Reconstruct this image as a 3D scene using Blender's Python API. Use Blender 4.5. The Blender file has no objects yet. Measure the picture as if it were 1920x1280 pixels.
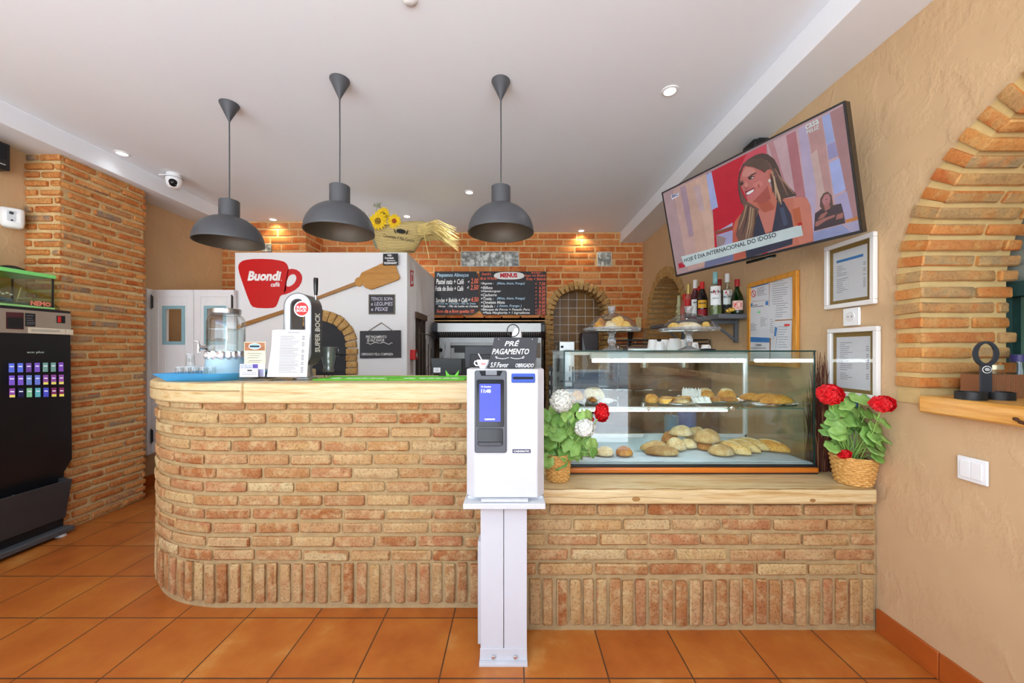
import bpy, math, random
from mathutils import Vector, Matrix, noise
PI = math.pi
SC = bpy.context.scene
C = SC.collection
V = Vector

# ---------------------------------------------------------------- camera
F, VX, VY, H = 700.0, 963.0, 657.0, 1.278      # focal length in px of the 1920x1280 frame, principal point, eye height
def W(px, py, d):                               # the place in the room at depth d behind a point of the photograph
    return V(((px - VX) * d / F, d, H - (py - VY) * d / F))
cam = bpy.data.cameras.new('camera')
cam.sensor_width = 36.0
cam.lens = 36.0 * F / 1920.0
cam.shift_x = -(VX - 960.0) / 1920.0
cam.shift_y = (VY - 640.0) / 1920.0
cam.clip_start = 0.05
camo = bpy.data.objects.new('camera', cam)
camo.location = (0, 0, H)
camo.rotation_euler = (PI / 2, 0, 0)
C.objects.link(camo)
SC.camera = camo

# ---------------------------------------------------------------- world, sun, daylight, side fill, exposure
wd = bpy.data.worlds.new('world')
SC.world = wd
wd.use_nodes = True
nt = wd.node_tree
nt.nodes.clear()
sky = nt.nodes.new('ShaderNodeTexSky')
sky.sky_type = 'NISHITA'
sky.sun_disc = False
sky.sun_elevation = math.radians(58)
sky.sun_rotation = math.radians(200)
bg = nt.nodes.new('ShaderNodeBackground')
bg.inputs['Strength'].default_value = 0.9
wo = nt.nodes.new('ShaderNodeOutputWorld')
nt.links.new(sky.outputs[0], bg.inputs[0])
nt.links.new(bg.outputs[0], wo.inputs[0])

def lamp(kind, name, loc, rot, energy, color=(1, 1, 1), **kw):
    l = bpy.data.lights.new(name, kind)
    l.energy = energy
    l.color = color
    for k, v in kw.items():
        setattr(l, k, v)
    o = bpy.data.objects.new(name, l)
    o.location = loc
    o.rotation_euler = rot
    C.objects.link(o)
    return o
so_ = lamp('SUN', 'sun', (0, -8, 8), (0, 0, 0), 30.0, (.95, .98, 1), angle=.01)
so_.rotation_euler = V((.50, -.16, -.85)).to_track_quat('-Z', 'Y').to_euler()
# daylight entering through the tall glazed front behind the camera
lamp('AREA', 'daylight_front', (-0.9, -1.0, 2.0), (math.radians(122), 0, 0), 108, (.86, .94, 1), shape='RECTANGLE', size=4.8, size_y=1.2)
lamp('AREA', 'side_fill', (-3.3, 0.3, 1.75), (math.radians(95), 0, math.radians(-80)), 18, (.84, .93, 1), shape='RECTANGLE', size=2.2, size_y=1.3)  # added fill lamp in front of the solid left wall, no window there

SC.view_settings.view_transform = 'Standard'
SC.view_settings.look = 'None'
SC.view_settings.gamma = 1.0
SC.view_settings.exposure = -0.35
SC.view_settings.use_curve_mapping = False
SC.cycles.max_bounces = 8
SC.cycles.diffuse_bounces = 5
SC.cycles.transparent_max_bounces = 40
SC.cycles.sample_clamp_indirect = 6.0
SC.cycles.caustics_reflective = False
SC.cycles.caustics_refractive = False

# ---------------------------------------------------------------- materials
def lin(c):
    if isinstance(c, str):
        c = tuple(int(c[i:i + 2], 16) / 255 for i in (0, 2, 4))
    return tuple(x / 12.92 if x <= .04045 else ((x + .055) / 1.055) ** 2.4 for x in c) + (1,)
def N(nt, t, **kw):
    n = nt.nodes.new('ShaderNode' + t)
    for k, v in kw.items():
        setattr(n, k, v)
    return n
def newmat(name):
    m = bpy.data.materials.new(name)
    m.use_nodes = True
    m.node_tree.nodes.clear()
    nt = m.node_tree
    b = N(nt, 'BsdfPrincipled')
    o = N(nt, 'OutputMaterial')
    nt.links.new(b.outputs[0], o.inputs[0])
    return m, nt, b
def ramp(nt, stops, fac, interp='LINEAR'):
    r = N(nt, 'ValToRGB')
    cr = r.color_ramp
    cr.interpolation = interp
    while len(cr.elements) < len(stops):
        cr.elements.new(.5)
    for e, (p, c) in zip(cr.elements, stops):
        e.position = p
        e.color = lin(c) if not (isinstance(c, tuple) and len(c) == 4) else c
    nt.links.new(fac, r.inputs[0])
    return r.outputs[0]
def noise_fac(nt, scale, detail=3, rough=.55, vec=None, stretch=None, kind='Object'):
    tc = N(nt, 'TexCoord')
    src = tc.outputs[kind]
    if stretch:
        mp = N(nt, 'Mapping')
        mp.inputs['Scale'].default_value = stretch
        nt.links.new(src, mp.inputs[0])
        src = mp.outputs[0]
    n = N(nt, 'TexNoise')
    n.inputs['Scale'].default_value = scale
    n.inputs['Detail'].default_value = detail
    n.inputs['Roughness'].default_value = rough
    nt.links.new(src, n.inputs['Vector'])
    return n.outputs['Fac']
def bump(nt, b, fac, strength=.3, dist=.004):
    bp = N(nt, 'Bump')
    bp.inputs['Strength'].default_value = strength
    bp.inputs['Distance'].default_value = dist
    nt.links.new(fac, bp.inputs['Height'])
    nt.links.new(bp.outputs[0], b.inputs['Normal'])
def scl(c, k):
    c = lin(c)
    return tuple(min(1, x * k) for x in c[:3]) + (1,)
_mats = {}
def pm(name, col, rough=.5, metal=0, var=.1, scale=9, bmp=0, bscale=80, emit=0, coat=0, trans=0, ior=1.45, stretch=None, alpha=1, spec=.5, bdist=.003):
    if name in _mats:
        return _mats[name]
    m, nt, b = newmat(name)
    f = noise_fac(nt, scale, stretch=stretch)
    c = ramp(nt, [(.25, scl(col, 1 - var)), (.75, scl(col, 1 + var))], f)
    nt.links.new(c, b.inputs['Base Color'])
    b.inputs['Roughness'].default_value = rough
    b.inputs['Metallic'].default_value = metal
    b.inputs['Coat Weight'].default_value = coat
    b.inputs['Coat Roughness'].default_value = .08
    b.inputs['Transmission Weight'].default_value = trans
    b.inputs['IOR'].default_value = ior
    b.inputs['Specular IOR Level'].default_value = spec
    if bmp:
        bump(nt, b, noise_fac(nt, bscale, 4, stretch=stretch), bmp, bdist)
    if emit:
        nt.links.new(c, b.inputs['Emission Color'])
        b.inputs['Emission Strength'].default_value = emit
    _mats[name] = m
    return m
def glassmat(name, tint='ffffff', f0=.04, gl=1.0, rough=.0):
    """clear pane: passes light straight on and mirrors by angle"""
    if name in _mats:
        return _mats[name]
    m = bpy.data.materials.new(name)
    m.use_nodes = True
    nt = m.node_tree
    nt.nodes.clear()
    lw = N(nt, 'LayerWeight')
    lw.inputs[0].default_value = .5
    p = N(nt, 'Math', operation='POWER')
    nt.links.new(lw.outputs['Facing'], p.inputs[0])
    p.inputs[1].default_value = 5
    a = N(nt, 'Math', operation='MULTIPLY_ADD')
    nt.links.new(p.outputs[0], a.inputs[0])
    a.inputs[1].default_value = (1 - f0) * gl
    a.inputs[2].default_value = f0
    t = N(nt, 'BsdfTransparent')
    f = noise_fac(nt, 3)
    c = ramp(nt, [(.3, scl(tint, .985)), (.7, scl(tint, 1.0))], f)
    nt.links.new(c, t.inputs[0])
    g = N(nt, 'BsdfGlossy')
    g.inputs['Roughness'].default_value = rough
    mx = N(nt, 'MixShader')
    nt.links.new(a.outputs[0], mx.inputs[0])
    nt.links.new(t.outputs[0], mx.inputs[1])
    nt.links.new(g.outputs[0], mx.inputs[2])
    o = N(nt, 'OutputMaterial')
    nt.links.new(mx.outputs[0], o.inputs[0])
    _mats[name] = m
    return m
def brickmat(name, stops, patch, speck=.25, rough=.85, pscale=9):
    m, nt, b = newmat(name)
    g = N(nt, 'NewGeometry')
    base = ramp(nt, stops, g.outputs['Random Per Island'])
    f = noise_fac(nt, pscale, 4, .6)
    pc = ramp(nt, patch, f)
    mx = N(nt, 'MixRGB', blend_type='MIX')
    fr = ramp(nt, [(.42, (0, 0, 0, 1)), (.62, (.7, .7, .7, 1))], noise_fac(nt, pscale * 1.7, 3))
    nt.links.new(fr, mx.inputs[0])
    nt.links.new(base, mx.inputs[1])
    nt.links.new(pc, mx.inputs[2])
    sp = ramp(nt, [(.38, (1 - speck * 1.6, 1 - speck * 1.7, 1 - speck * 1.8, 1)), (.5, (1, 1, 1, 1)), (.66, (1.0, 1.0, 1.0, 1))], noise_fac(nt, 95, 4, .7))
    mu = N(nt, 'MixRGB', blend_type='MULTIPLY')
    mu.inputs[0].default_value = 1
    nt.links.new(mx.outputs[0], mu.inputs[1])
    nt.links.new(sp, mu.inputs[2])
    nt.links.new(mu.outputs[0], b.inputs['Base Color'])
    b.inputs['Roughness'].default_value = rough
    b.inputs['Specular IOR Level'].default_value = .2
    bump(nt, b, noise_fac(nt, 110, 5, .65), .55, .004)
    return m
def woodmat(name, stops, scale=6, stretch=(1, 12, 12), rough=.45, knots=True):
    m, nt, b = newmat(name)
    f = noise_fac(nt, scale, 6, .6, stretch=stretch)
    c = ramp(nt, stops, f)
    f2 = noise_fac(nt, scale * 5, 4, .6, stretch=stretch)
    mu = N(nt, 'MixRGB', blend_type='MULTIPLY')
    mu.inputs[0].default_value = .55
    nt.links.new(c, mu.inputs[1])
    nt.links.new(ramp(nt, [(.3, (.72, .62, .5, 1)), (.55, (1, 1, 1, 1))], f2), mu.inputs[2])
    nt.links.new(mu.outputs[0], b.inputs['Base Color'])
    b.inputs['Roughness'].default_value = rough
    bump(nt, b, f2, .15, .002)
    return m

# ---------------------------------------------------------------- mesh helpers
def text_geo(s, bold=0.0):
    cu = bpy.data.curves.new('t', 'FONT')
    cu.body = s
    cu.size = 1
    cu.offset = bold
    cu.resolution_u = 2
    ob = bpy.data.objects.new('t', cu)
    me = ob.to_mesh()
    vs = [(v.co.x, v.co.y) for v in me.vertices]
    fs = [list(p.vertices) for p in me.polygons]
    ob.to_mesh_clear()
    bpy.data.objects.remove(ob)
    bpy.data.curves.remove(cu)
    return vs, fs
class MB:
    def __init__(s):
        s.v, s.f, s.m = [], [], []
    def add(s, vs, fs, m=0, M=None):
        b = len(s.v)
        s.v += [tuple(M @ V(v)) for v in vs] if M else [tuple(v) for v in vs]
        s.f += [[i + b for i in f] for f in fs]
        s.m += [m] * len(fs)
        return s
    def box(s, c, size, m=0, M=None):
        x, y, z = (k / 2 for k in size)
        vs = [(c[0] + a * x, c[1] + b * y, c[2] + d * z) for a in (-1, 1) for b in (-1, 1) for d in (-1, 1)]
        return s.add(vs, [(0, 1, 3, 2), (4, 6, 7, 5), (0, 4, 5, 1), (2, 3, 7, 6), (0, 2, 6, 4), (1, 5, 7, 3)], m, M)
    def bx(s, x0, x1, y0, y1, z0, z1, m=0, M=None):
        return s.box(((x0 + x1) / 2, (y0 + y1) / 2, (z0 + z1) / 2), (x1 - x0, y1 - y0, z1 - z0), m, M)
    def ring(s, rings, m=0, closed=True, cap=(False, False)):
        b = len(s.v)
        n = len(rings[0])
        for r in rings:
            s.v += [tuple(p) for p in r]
        for i in range(len(rings) - 1):
            for j in range(n if closed else n - 1):
                k = (j + 1) % n
                s.f.append([b + i * n + j, b + i * n + k, b + (i + 1) * n + k, b + (i + 1) * n + j])
                s.m.append(m)
        if cap[0]:
            s.f.append([b + j for j in reversed(range(n))]); s.m.append(m)
        if cap[1]:
            s.f.append([b + (len(rings) - 1) * n + j for j in range(n)]); s.m.append(m)
        return s
    def cyl(s, p0, p1, r0, r1=None, n=16, m=0, caps=True):
        p0, p1 = V(p0), V(p1)
        r1 = r0 if r1 is None else r1
        ax = (p1 - p0).normalized()
        a = ax.orthogonal().normalized()
        b = ax.cross(a)
        cs = [(math.cos(2 * PI * i / n), math.sin(2 * PI * i / n)) for i in range(n)]
        return s.ring([[p0 + (a * x + b * y) * r0 for x, y in cs], [p1 + (a * x + b * y) * r1 for x, y in cs]], m, True, (caps, caps))
    def lathe(s, prof, c=(0, 0, 0), n=32, m=0, cap=(False, False), sx=1, sy=1, M=None):
        rings = [[V((c[0] + r * sx * math.cos(2 * PI * i / n), c[1] + r * sy * math.sin(2 * PI * i / n), c[2] + z)) for i in range(n)] for r, z in prof]
        if M:
            rings = [[M @ p for p in r] for r in rings]
        return s.ring(rings, m, True, cap)
    def tube(s, pts, r, n=8, m=0, caps=True):
        pts = [V(p) for p in pts]
        rs = r if isinstance(r, (list, tuple)) else [r] * len(pts)
        rings = []
        a = None
        for i, p in enumerate(pts):
            t = (pts[min(i + 1, len(pts) - 1)] - pts[max(i - 1, 0)]).normalized()
            a = (a - t * a.dot(t)).normalized() if a is not None and (a - t * a.dot(t)).length > 1e-6 else t.orthogonal().normalized()
            b = t.cross(a)
            rings.append([p + (a * math.cos(2 * PI * k / n) + b * math.sin(2 * PI * k / n)) * rs[i] for k in range(n)])
        return s.ring(rings, m, True, (caps, caps))
    def prism(s, poly, o, ux, uy, th, m=0, ms=None):
        """polygon (x, y) in the frame o, ux, uy, thickened along ux x uy"""
        o, ux, uy = V(o), V(ux), V(uy)
        n = ux.cross(uy).normalized()
        k = len(poly)
        a = [o + ux * x + uy * y for x, y in poly]
        area = sum(poly[i][0] * poly[(i + 1) % k][1] - poly[(i + 1) % k][0] * poly[i][1] for i in range(k))
        if area < 0:
            a.reverse()
        b = len(s.v)
        s.v += [tuple(p) for p in a] + [tuple(p + n * th) for p in a]
        s.f.append([b + i for i in reversed(range(k))]); s.m.append(m)
        s.f.append([b + k + i for i in range(k)]); s.m.append(m)
        for i in range(k):
            j = (i + 1) % k
            s.f.append([b + i, b + j, b + k + j, b + k + i]); s.m.append(m if ms is None else ms)
        return s
    def flat(s, poly, o, ux, uy, off=0, m=0):
        o, ux, uy = V(o), V(ux), V(uy)
        n = ux.cross(uy).normalized() * off
        k = len(poly)
        area = sum(poly[i][0] * poly[(i + 1) % k][1] - poly[(i + 1) % k][0] * poly[i][1] for i in range(k))
        pl = poly if area > 0 else poly[::-1]
        return s.add([o + ux * x + uy * y + n for x, y in pl], [list(range(k))], m)
    def text(s, st, o, ux, uy, x, y, w, h, m=0, off=.0008, bold=0.0, shear=0.0, wave=0.0):
        """st fitted into the box with lower left corner (x, y), width w and height h of the frame"""
        vs, fs = text_geo(st, bold)
        if not vs:
            return s
        vs = [(a + shear * b, b) for a, b in vs]
        x0, x1 = min(a for a, b in vs), max(a for a, b in vs)
        y0, y1 = min(b for a, b in vs), max(b for a, b in vs)
        o, ux, uy = V(o), V(ux), V(uy)
        n = ux.cross(uy).normalized() * off
        out = [o + ux * (x + (a - x0) / (x1 - x0) * w) + uy * (y + (b - y0) / max(1e-6, y1 - y0) * h + wave * math.sin(7 * a)) + n for a, b in vs]
        return s.add(out, fs, m)
    def sphere(s, c, r, n=14, m=0, sc=(1, 1, 1), M=None):
        k = max(4, n // 2)
        prof = [(max(1e-5, r * math.sin(PI * i / k)), -r * math.cos(PI * i / k)) for i in range(k + 1)]
        rings = [[V((q * math.cos(2 * PI * j / n) * sc[0], q * math.sin(2 * PI * j / n) * sc[1], z * sc[2])) for j in range(n)] for q, z in prof]
        if M:
            rings = [[M @ p for p in r_] for r_ in rings]
        return s.ring([[p + V(c) for p in r_] for r_ in rings], m)
    def build(s, name, mats, parent=None, smooth=35, bevel=0, seg=2, **props):
        me = bpy.data.meshes.new(name)
        me.from_pydata(s.v, [], s.f)
        mats = mats if isinstance(mats, (list, tuple)) else [mats]
        for m in mats:
            me.materials.append(m)
        me.polygons.foreach_set('material_index', s.m)
        if smooth:
            me.polygons.foreach_set('use_smooth', [True] * len(s.f))
            me.set_sharp_from_angle(angle=math.radians(smooth))
        me.update()
        o = bpy.data.objects.new(name, me)
        C.objects.link(o)
        if parent:
            o.parent = parent
        if bevel:
            b = o.modifiers.new('bevel', 'BEVEL')
            b.width = bevel
            b.segments = seg
            b.limit_method = 'ANGLE'
            b.angle_limit = math.radians(40)
        for k, v in props.items():
            o[k] = v
        return o
def thing(name, label, cat, loc=(0, 0, 0), rz=0, group=None):
    o = bpy.data.objects.new(name, None)
    o.empty_display_size = .05
    C.objects.link(o)
    o.location = loc
    o.rotation_euler = (0, 0, rz)
    return tag(o, label, cat, group)
def tag(o, label, cat, group=None):
    o['label'] = label
    o['category'] = cat
    if group:
        o['group'] = group
    return o
def struct(o):
    o['kind'] = 'structure'
    return o
def dup(root, loc, rz=0, label=None, group=None, scale=None):
    r = root.copy(); C.objects.link(r)
    r.location = loc; r.rotation_euler = (0, 0, rz)
    if scale: r.scale = scale
    if label: r['label'] = label
    if group: r['group'] = group
    for ch in list(root.children):
        c = ch.copy(); C.objects.link(c); c.parent = r
        for g in list(ch.children):
            d = g.copy(); C.objects.link(d); d.parent = c
    return r
def at(o, loc, rz=0):
    o.location = loc
    o.rotation_euler = (0, 0, rz)
    return o

def brick(mb, fm, u0, u1, v0, v1, w0, w1, rg, r=.006, jit=.0016, m=0, long='u'):
    """one worn brick with rounded arrises, w is out of the wall"""
    du = [rg.uniform(-jit, jit) * 1.5 for _ in range(4)]
    L, S = u1 - u0, v1 - v0
    nu = max(2, int(L / .055)); nv = max(2, int(S / .055))
    us = [u0, u0 + r] + [u0 + L * i / nu for i in range(1, nu)] + [u1 - r, u1]
    vs = [v0, v0 + r] + [v0 + S * i / nv for i in range(1, nv)] + [v1 - r, v1]
    us = sorted(set(us)); vs = sorted(set(vs))
    a, b = len(us), len(vs)
    tilt = (rg.uniform(-1, 1) * jit * 1.2, rg.uniform(-1, 1) * jit)
    base = len(mb.v)
    sd = rg.uniform(0, 90)
    for j, v in enumerate(vs):
        for i, u in enumerate(us):
            eu, ev = i in (0, a - 1), j in (0, b - 1)
            w = w1 + tilt[0] * ((u - u0) / L * 2 - 1) + tilt[1] + noise.noise((u * 30 + sd, v * 30, sd)) * jit * 1.6
            uu, vv = u, v
            if eu or ev:
                w -= r * .75
                k = noise.noise((u * 45 + sd, v * 45, 3.1)) * jit * 1.6
                if eu: uu += k
                if ev: vv += k
                if eu and ev:
                    w -= r * .35
                    uu += r * .35 * (1 if i == 0 else -1)
                    vv += r * .35 * (1 if j == 0 else -1)
            mb.v.append(tuple(fm(uu, vv, w)))
    for j in range(b - 1):
        for i in range(a - 1):
            mb.f.append([base + j * a + i, base + j * a + i + 1, base + (j + 1) * a + i + 1, base + (j + 1) * a + i]); mb.m.append(m)
    rim = [(i, 0) for i in range(a)] + [(a - 1, j) for j in range(1, b)] + [(i, b - 1) for i in range(a - 2, -1, -1)] + [(0, j) for j in range(b - 2, 0, -1)]
    bb = len(mb.v)
    for i, j in rim:
        mb.v.append(tuple(fm(us[i], vs[j], w0)))
    k = len(rim)
    for q in range(k):
        i, j = rim[q]; i2, j2 = rim[(q + 1) % k]
        mb.f.append([base + j2 * a + i2, base + j * a + i, bb + q, bb + (q + 1) % k]); mb.m.append(m)
def brick_field(mb, fm, L, z0, bl, bh, ju, pitch, rows, w, rg, ok=None, r=.006, jit=.0016, m=0, stag=.5):
    for k in range(rows):
        za = z0 + k * pitch
        u = -rg.uniform(.02, .06) - (bl * stag if k % 2 else 0)
        while u < L:
            l = bl * rg.uniform(.9, 1.06)
            a, b = max(0, u), min(L, u + l)
            if b - a > .025:
                spans = [(a, b)]
                if ok:
                    n = 14
                    fl = [ok(a + (b - a) * i / n, za + bh * .5) and ok(a + (b - a) * i / n, za + bh * .9) and ok(a + (b - a) * i / n, za + bh * .1) for i in range(n + 1)]
                    spans, st = [], None
                    for i, x in enumerate(fl + [False]):
                        if x and st is None: st = i
                        if not x and st is not None:
                            spans.append((a + (b - a) * st / n, a + (b - a) * (i - 1) / n)); st = None
                for p, q in spans:
                    if q - p > .025:
                        zz = za + rg.uniform(-jit, jit)
                        brick(mb, fm, p, q, zz, zz + bh * rg.uniform(.94, 1.03), -.012, w * rg.uniform(.75, 1.15), rg, r, jit, m)
            u += l + ju * rg.uniform(.7, 1.3)
def sheet(mb, fm, u0, u1, v0, v1, step, m=0, ok=None, amp=.0, w=0.0):
    nu, nv = max(1, round((u1 - u0) / step)), max(1, round((v1 - v0) / step))
    b = len(mb.v)
    for j in range(nv + 1):
        for i in range(nu + 1):
            u, v = u0 + (u1 - u0) * i / nu, v0 + (v1 - v0) * j / nv
            mb.v.append(tuple(fm(u, v, w + amp * noise.noise((u * 14, v * 14, 1.7)))))
    for j in range(nv):
        for i in range(nu):
            if ok is None or ok(u0 + (u1 - u0) * (i + .5) / nu, v0 + (v1 - v0) * (j + .5) / nv):
                mb.f.append([b + j * (nu + 1) + i, b + j * (nu + 1) + i + 1, b + (j + 1) * (nu + 1) + i + 1, b + (j + 1) * (nu + 1) + i]); mb.m.append(m)
def arch_ring(mb, fm, cu, cv, r0, r1, foot, bt, jt, wa, wb, rg, m=0, jit=.002, span=(0, PI)):
    """bricks on edge round an arch (u, v plane) and down its two jambs to v = foot"""
    n = int((span[1] - span[0]) * (r0 + r1) / 2 / (bt + jt))
    for i in range(n):
        t = span[0] + (span[1] - span[0]) * (i + .5) / n
        ct, st = math.cos(t), math.sin(t)
        q = rg.uniform(-.006, .006)
        def g(a, b, w, ct=ct, st=st, q=q):
            rr = r0 + b + q
            tt = a * (rr / ((r0 + r1) / 2))
            return fm(cu + rr * ct - tt * st, cv + rr * st + tt * ct, w)
        brick(mb, g, -bt / 2, bt / 2, 0, r1 - r0, wa, wb + rg.uniform(-.004, .006), rg, .006, jit, m)
    k = 0
    z = cv - (bt + jt)
    while z > foot:
        for sgn in (-1, 1):
            q = rg.uniform(-.006, .006)
            a, b = cu + sgn * (r0 + q), cu + sgn * (r1 + q)
            brick(mb, fm, min(a, b), max(a, b), z, z + bt, wa, wb + rg.uniform(-.004, .006), rg, .006, jit, m)
        z -= bt + jt

# ---------------------------------------------------------------- the room
def tilemat(name, ax, size, off, stops, grout, gw, rough, bmp=.25, mott=5, coat=0):
    """square tiles laid on the object's own coordinates, each tile with its own firing colour"""
    m, nt, b = newmat(name)
    tc = N(nt, 'TexCoord')
    sp = N(nt, 'SeparateXYZ')
    nt.links.new(tc.outputs['Object'], sp.inputs[0])
    fl, ed = [], []
    for i in (0, 1):
        q = N(nt, 'Math', operation='SUBTRACT'); nt.links.new(sp.outputs['XYZ'.index(ax[i])], q.inputs[0]); q.inputs[1].default_value = off[i]
        d = N(nt, 'Math', operation='DIVIDE'); nt.links.new(q.outputs[0], d.inputs[0]); d.inputs[1].default_value = size
        f = N(nt, 'Math', operation='FLOOR'); nt.links.new(d.outputs[0], f.inputs[0]); fl.append(f.outputs[0])
        r = N(nt, 'Math', operation='FRACT'); nt.links.new(d.outputs[0], r.inputs[0])
        s = N(nt, 'Math', operation='SUBTRACT'); nt.links.new(r.outputs[0], s.inputs[0]); s.inputs[1].default_value = .5
        a = N(nt, 'Math', operation='ABSOLUTE'); nt.links.new(s.outputs[0], a.inputs[0]); ed.append(a.outputs[0])
    mx = N(nt, 'Math', operation='MAXIMUM'); nt.links.new(ed[0], mx.inputs[0]); nt.links.new(ed[1], mx.inputs[1])
    g = ramp(nt, [(.5 - gw / size / 2 - .004, (0, 0, 0, 1)), (.5 - gw / size / 2 + .001, (1, 1, 1, 1))], mx.outputs[0])
    cb = N(nt, 'CombineXYZ'); nt.links.new(fl[0], cb.inputs[0]); nt.links.new(fl[1], cb.inputs[1])
    wn = N(nt, 'TexWhiteNoise', noise_dimensions='2D'); nt.links.new(cb.outputs[0], wn.inputs['Vector'])
    f = noise_fac(nt, mott, 5, .6)
    ad = N(nt, 'Math', operation='MULTIPLY_ADD'); nt.links.new(wn.outputs['Value'], ad.inputs[0]); ad.inputs[1].default_value = .22; nt.links.new(f, ad.inputs[2])
    c = ramp(nt, stops, ad.outputs[0])
    mm = N(nt, 'MixRGB'); nt.links.new(g, mm.inputs[0]); nt.links.new(c, mm.inputs[1]); mm.inputs[2].default_value = lin(grout)
    nt.links.new(mm.outputs[0], b.inputs['Base Color'])
    b.inputs['Roughness'].default_value = rough
    b.inputs['Coat Weight'].default_value = coat
    b.inputs['Coat Roughness'].default_value = .2
    inv = N(nt, 'Math', operation='SUBTRACT'); inv.inputs[0].default_value = 1; nt.links.new(g, inv.inputs[1])
    hh = N(nt, 'Math', operation='MULTIPLY_ADD'); nt.links.new(f, hh.inputs[0]); hh.inputs[1].default_value = .25; nt.links.new(inv.outputs[0], hh.inputs[2])
    bump(nt, b, hh.outputs[0], bmp, .004)
    return m
M_floor = tilemat('terracotta_tiles', 'XY', .33, (-.289, 1.456), [(.28, '8c4517'), (.46, 'a45820'), (.6, 'ac6024'), (.74, 'b46c2a'), (.9, 'c28848')], '4a3020', .005, .38, coat=.1)
def plaster(name, col, var=.06, strength=.5):
    m, nt, b = newmat(name)
    f = noise_fac(nt, 1.6, 4, .6)
    nt.links.new(ramp(nt, [(.3, scl(col, 1 - var)), (.7, scl(col, 1 + var))], f), b.inputs['Base Color'])
    b.inputs['Roughness'].default_value = .75
    b.inputs['Specular IOR Level'].default_value = .3
    g = noise_fac(nt, 5, 6, .55, stretch=(1, 1, .7))
    r = ramp(nt, [(.44, (0, 0, 0, 1)), (.5, (1, 1, 1, 1)), (.56, (.35, .35, .35, 1))], g)
    bump(nt, b, r, strength, .006)
    return m
M_tan = plaster('ochre_plaster', 'c9a981', .07, .3)
M_ceil = pm('ceiling_paint', 'e9edf1', .8, var=.015, scale=2)
M_white = pm('white_plaster', 'e6e5e4', .7, var=.02, scale=3, bmp=.08, bscale=30)
M_mortar = pm('tan_mortar', 'ae9468', .95, var=.14, scale=20, bmp=.8, bscale=90, bdist=.006)
M_mortar2 = pm('warm_mortar', 'd6ad78', .9, var=.1, scale=14, bmp=.5, bscale=90)
M_rustic = brickmat('rustic_brick', [(0, 'a2693c'), (.17, 'b6925f'), (.34, 'a9714b'), (.5, 'bda06d'), (.67, '9c5f33'), (.84, 'af855a'), (1, 'c2ad7f')],
                    [(.3, 'a35d38'), (.5, 'c6ac7c'), (.7, 'a07145')], .22, .85, 12)
M_pillarb = brickmat('pillar_brick', [(0, 'b8622c'), (.2, 'cc8c4c'), (.4, 'b05626'), (.6, 'd0985c'), (.8, 'bb6a30'), (.92, 'c58248'), (.95, '8d7a66'), (1, '94806c')],
                     [(.3, 'b8602a'), (.5, 'd09a5c'), (.7, 'a85c2c')], .25, .85, 12)
M_red = brickmat('orange_red_brick', [(0, 'b24e1e'), (.18, 'cf7636'), (.36, 'bb5826'), (.54, 'd98c4e'), (.7, 'c4642e'), (.85, 'dd9a62'), (1, 'a8481c')],
                 [(.3, 'c2662e'), (.5, 'dc9858'), (.7, 'b25222')], .14, .7, 6)
M_archb = brickmat('arch_brick', [(0, 'b98f52'), (.3, 'c49a5c'), (.6, 'a97c45'), (1, 'c9a268')], [(.3, 'b58648'), (.5, 'cfae78'), (.7, 'a57c48')], .3)
M_dark = pm('near_black', '1a1a1b', .45, var=.15)

bm = MB(); bm.bx(-3.6, 2.2, -1.07, 5.3, -.08, 0)
struct(bm.build('floor', M_floor))
bm = MB(); bm.bx(-3.6, 2.2, -1.07, 5.3, 2.80, 2.9)
ceil = struct(bm.build('ceiling', M_ceil))
bm = MB(); bm.bx(-3.6, -3.12, -1.05, 4.42, 2.662, 2.80)
struct(bm.build('trim_1', M_ceil, bevel=.004))
bm = MB(); bm.bx(1.372, 1.9, -1.05, 5.0, 2.662, 2.80)
struct(bm.build('trim_2', M_ceil, bevel=.004))

XR, XL, YB, YF = 1.66, -3.43, 4.80, -1.05
# right wall with the arched window and the arched niche
AW = (.92, 1.55, .64, 1.06)        # arched window: centre Y, centre Z, half width of the hole, sill height
AN = (4.10, 1.66, .47, .80)
def hole(y, z, a):
    if z < a[3]: return False
    if z < a[1]: return abs(y - a[0]) < a[2]
    return math.hypot(y - a[0], z - a[1]) < a[2]
fR = lambda u, v, w: V((XR - w, u, v))
bm = MB(); sheet(bm, fR, YF, YB, 0, 2.70, .04, 0, lambda u, v: not hole(u, v, AW) and not hole(u, v, AN), .004)
wall_r = struct(bm.build('wall_right', M_tan, smooth=60))
rg = random.Random(3)
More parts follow.
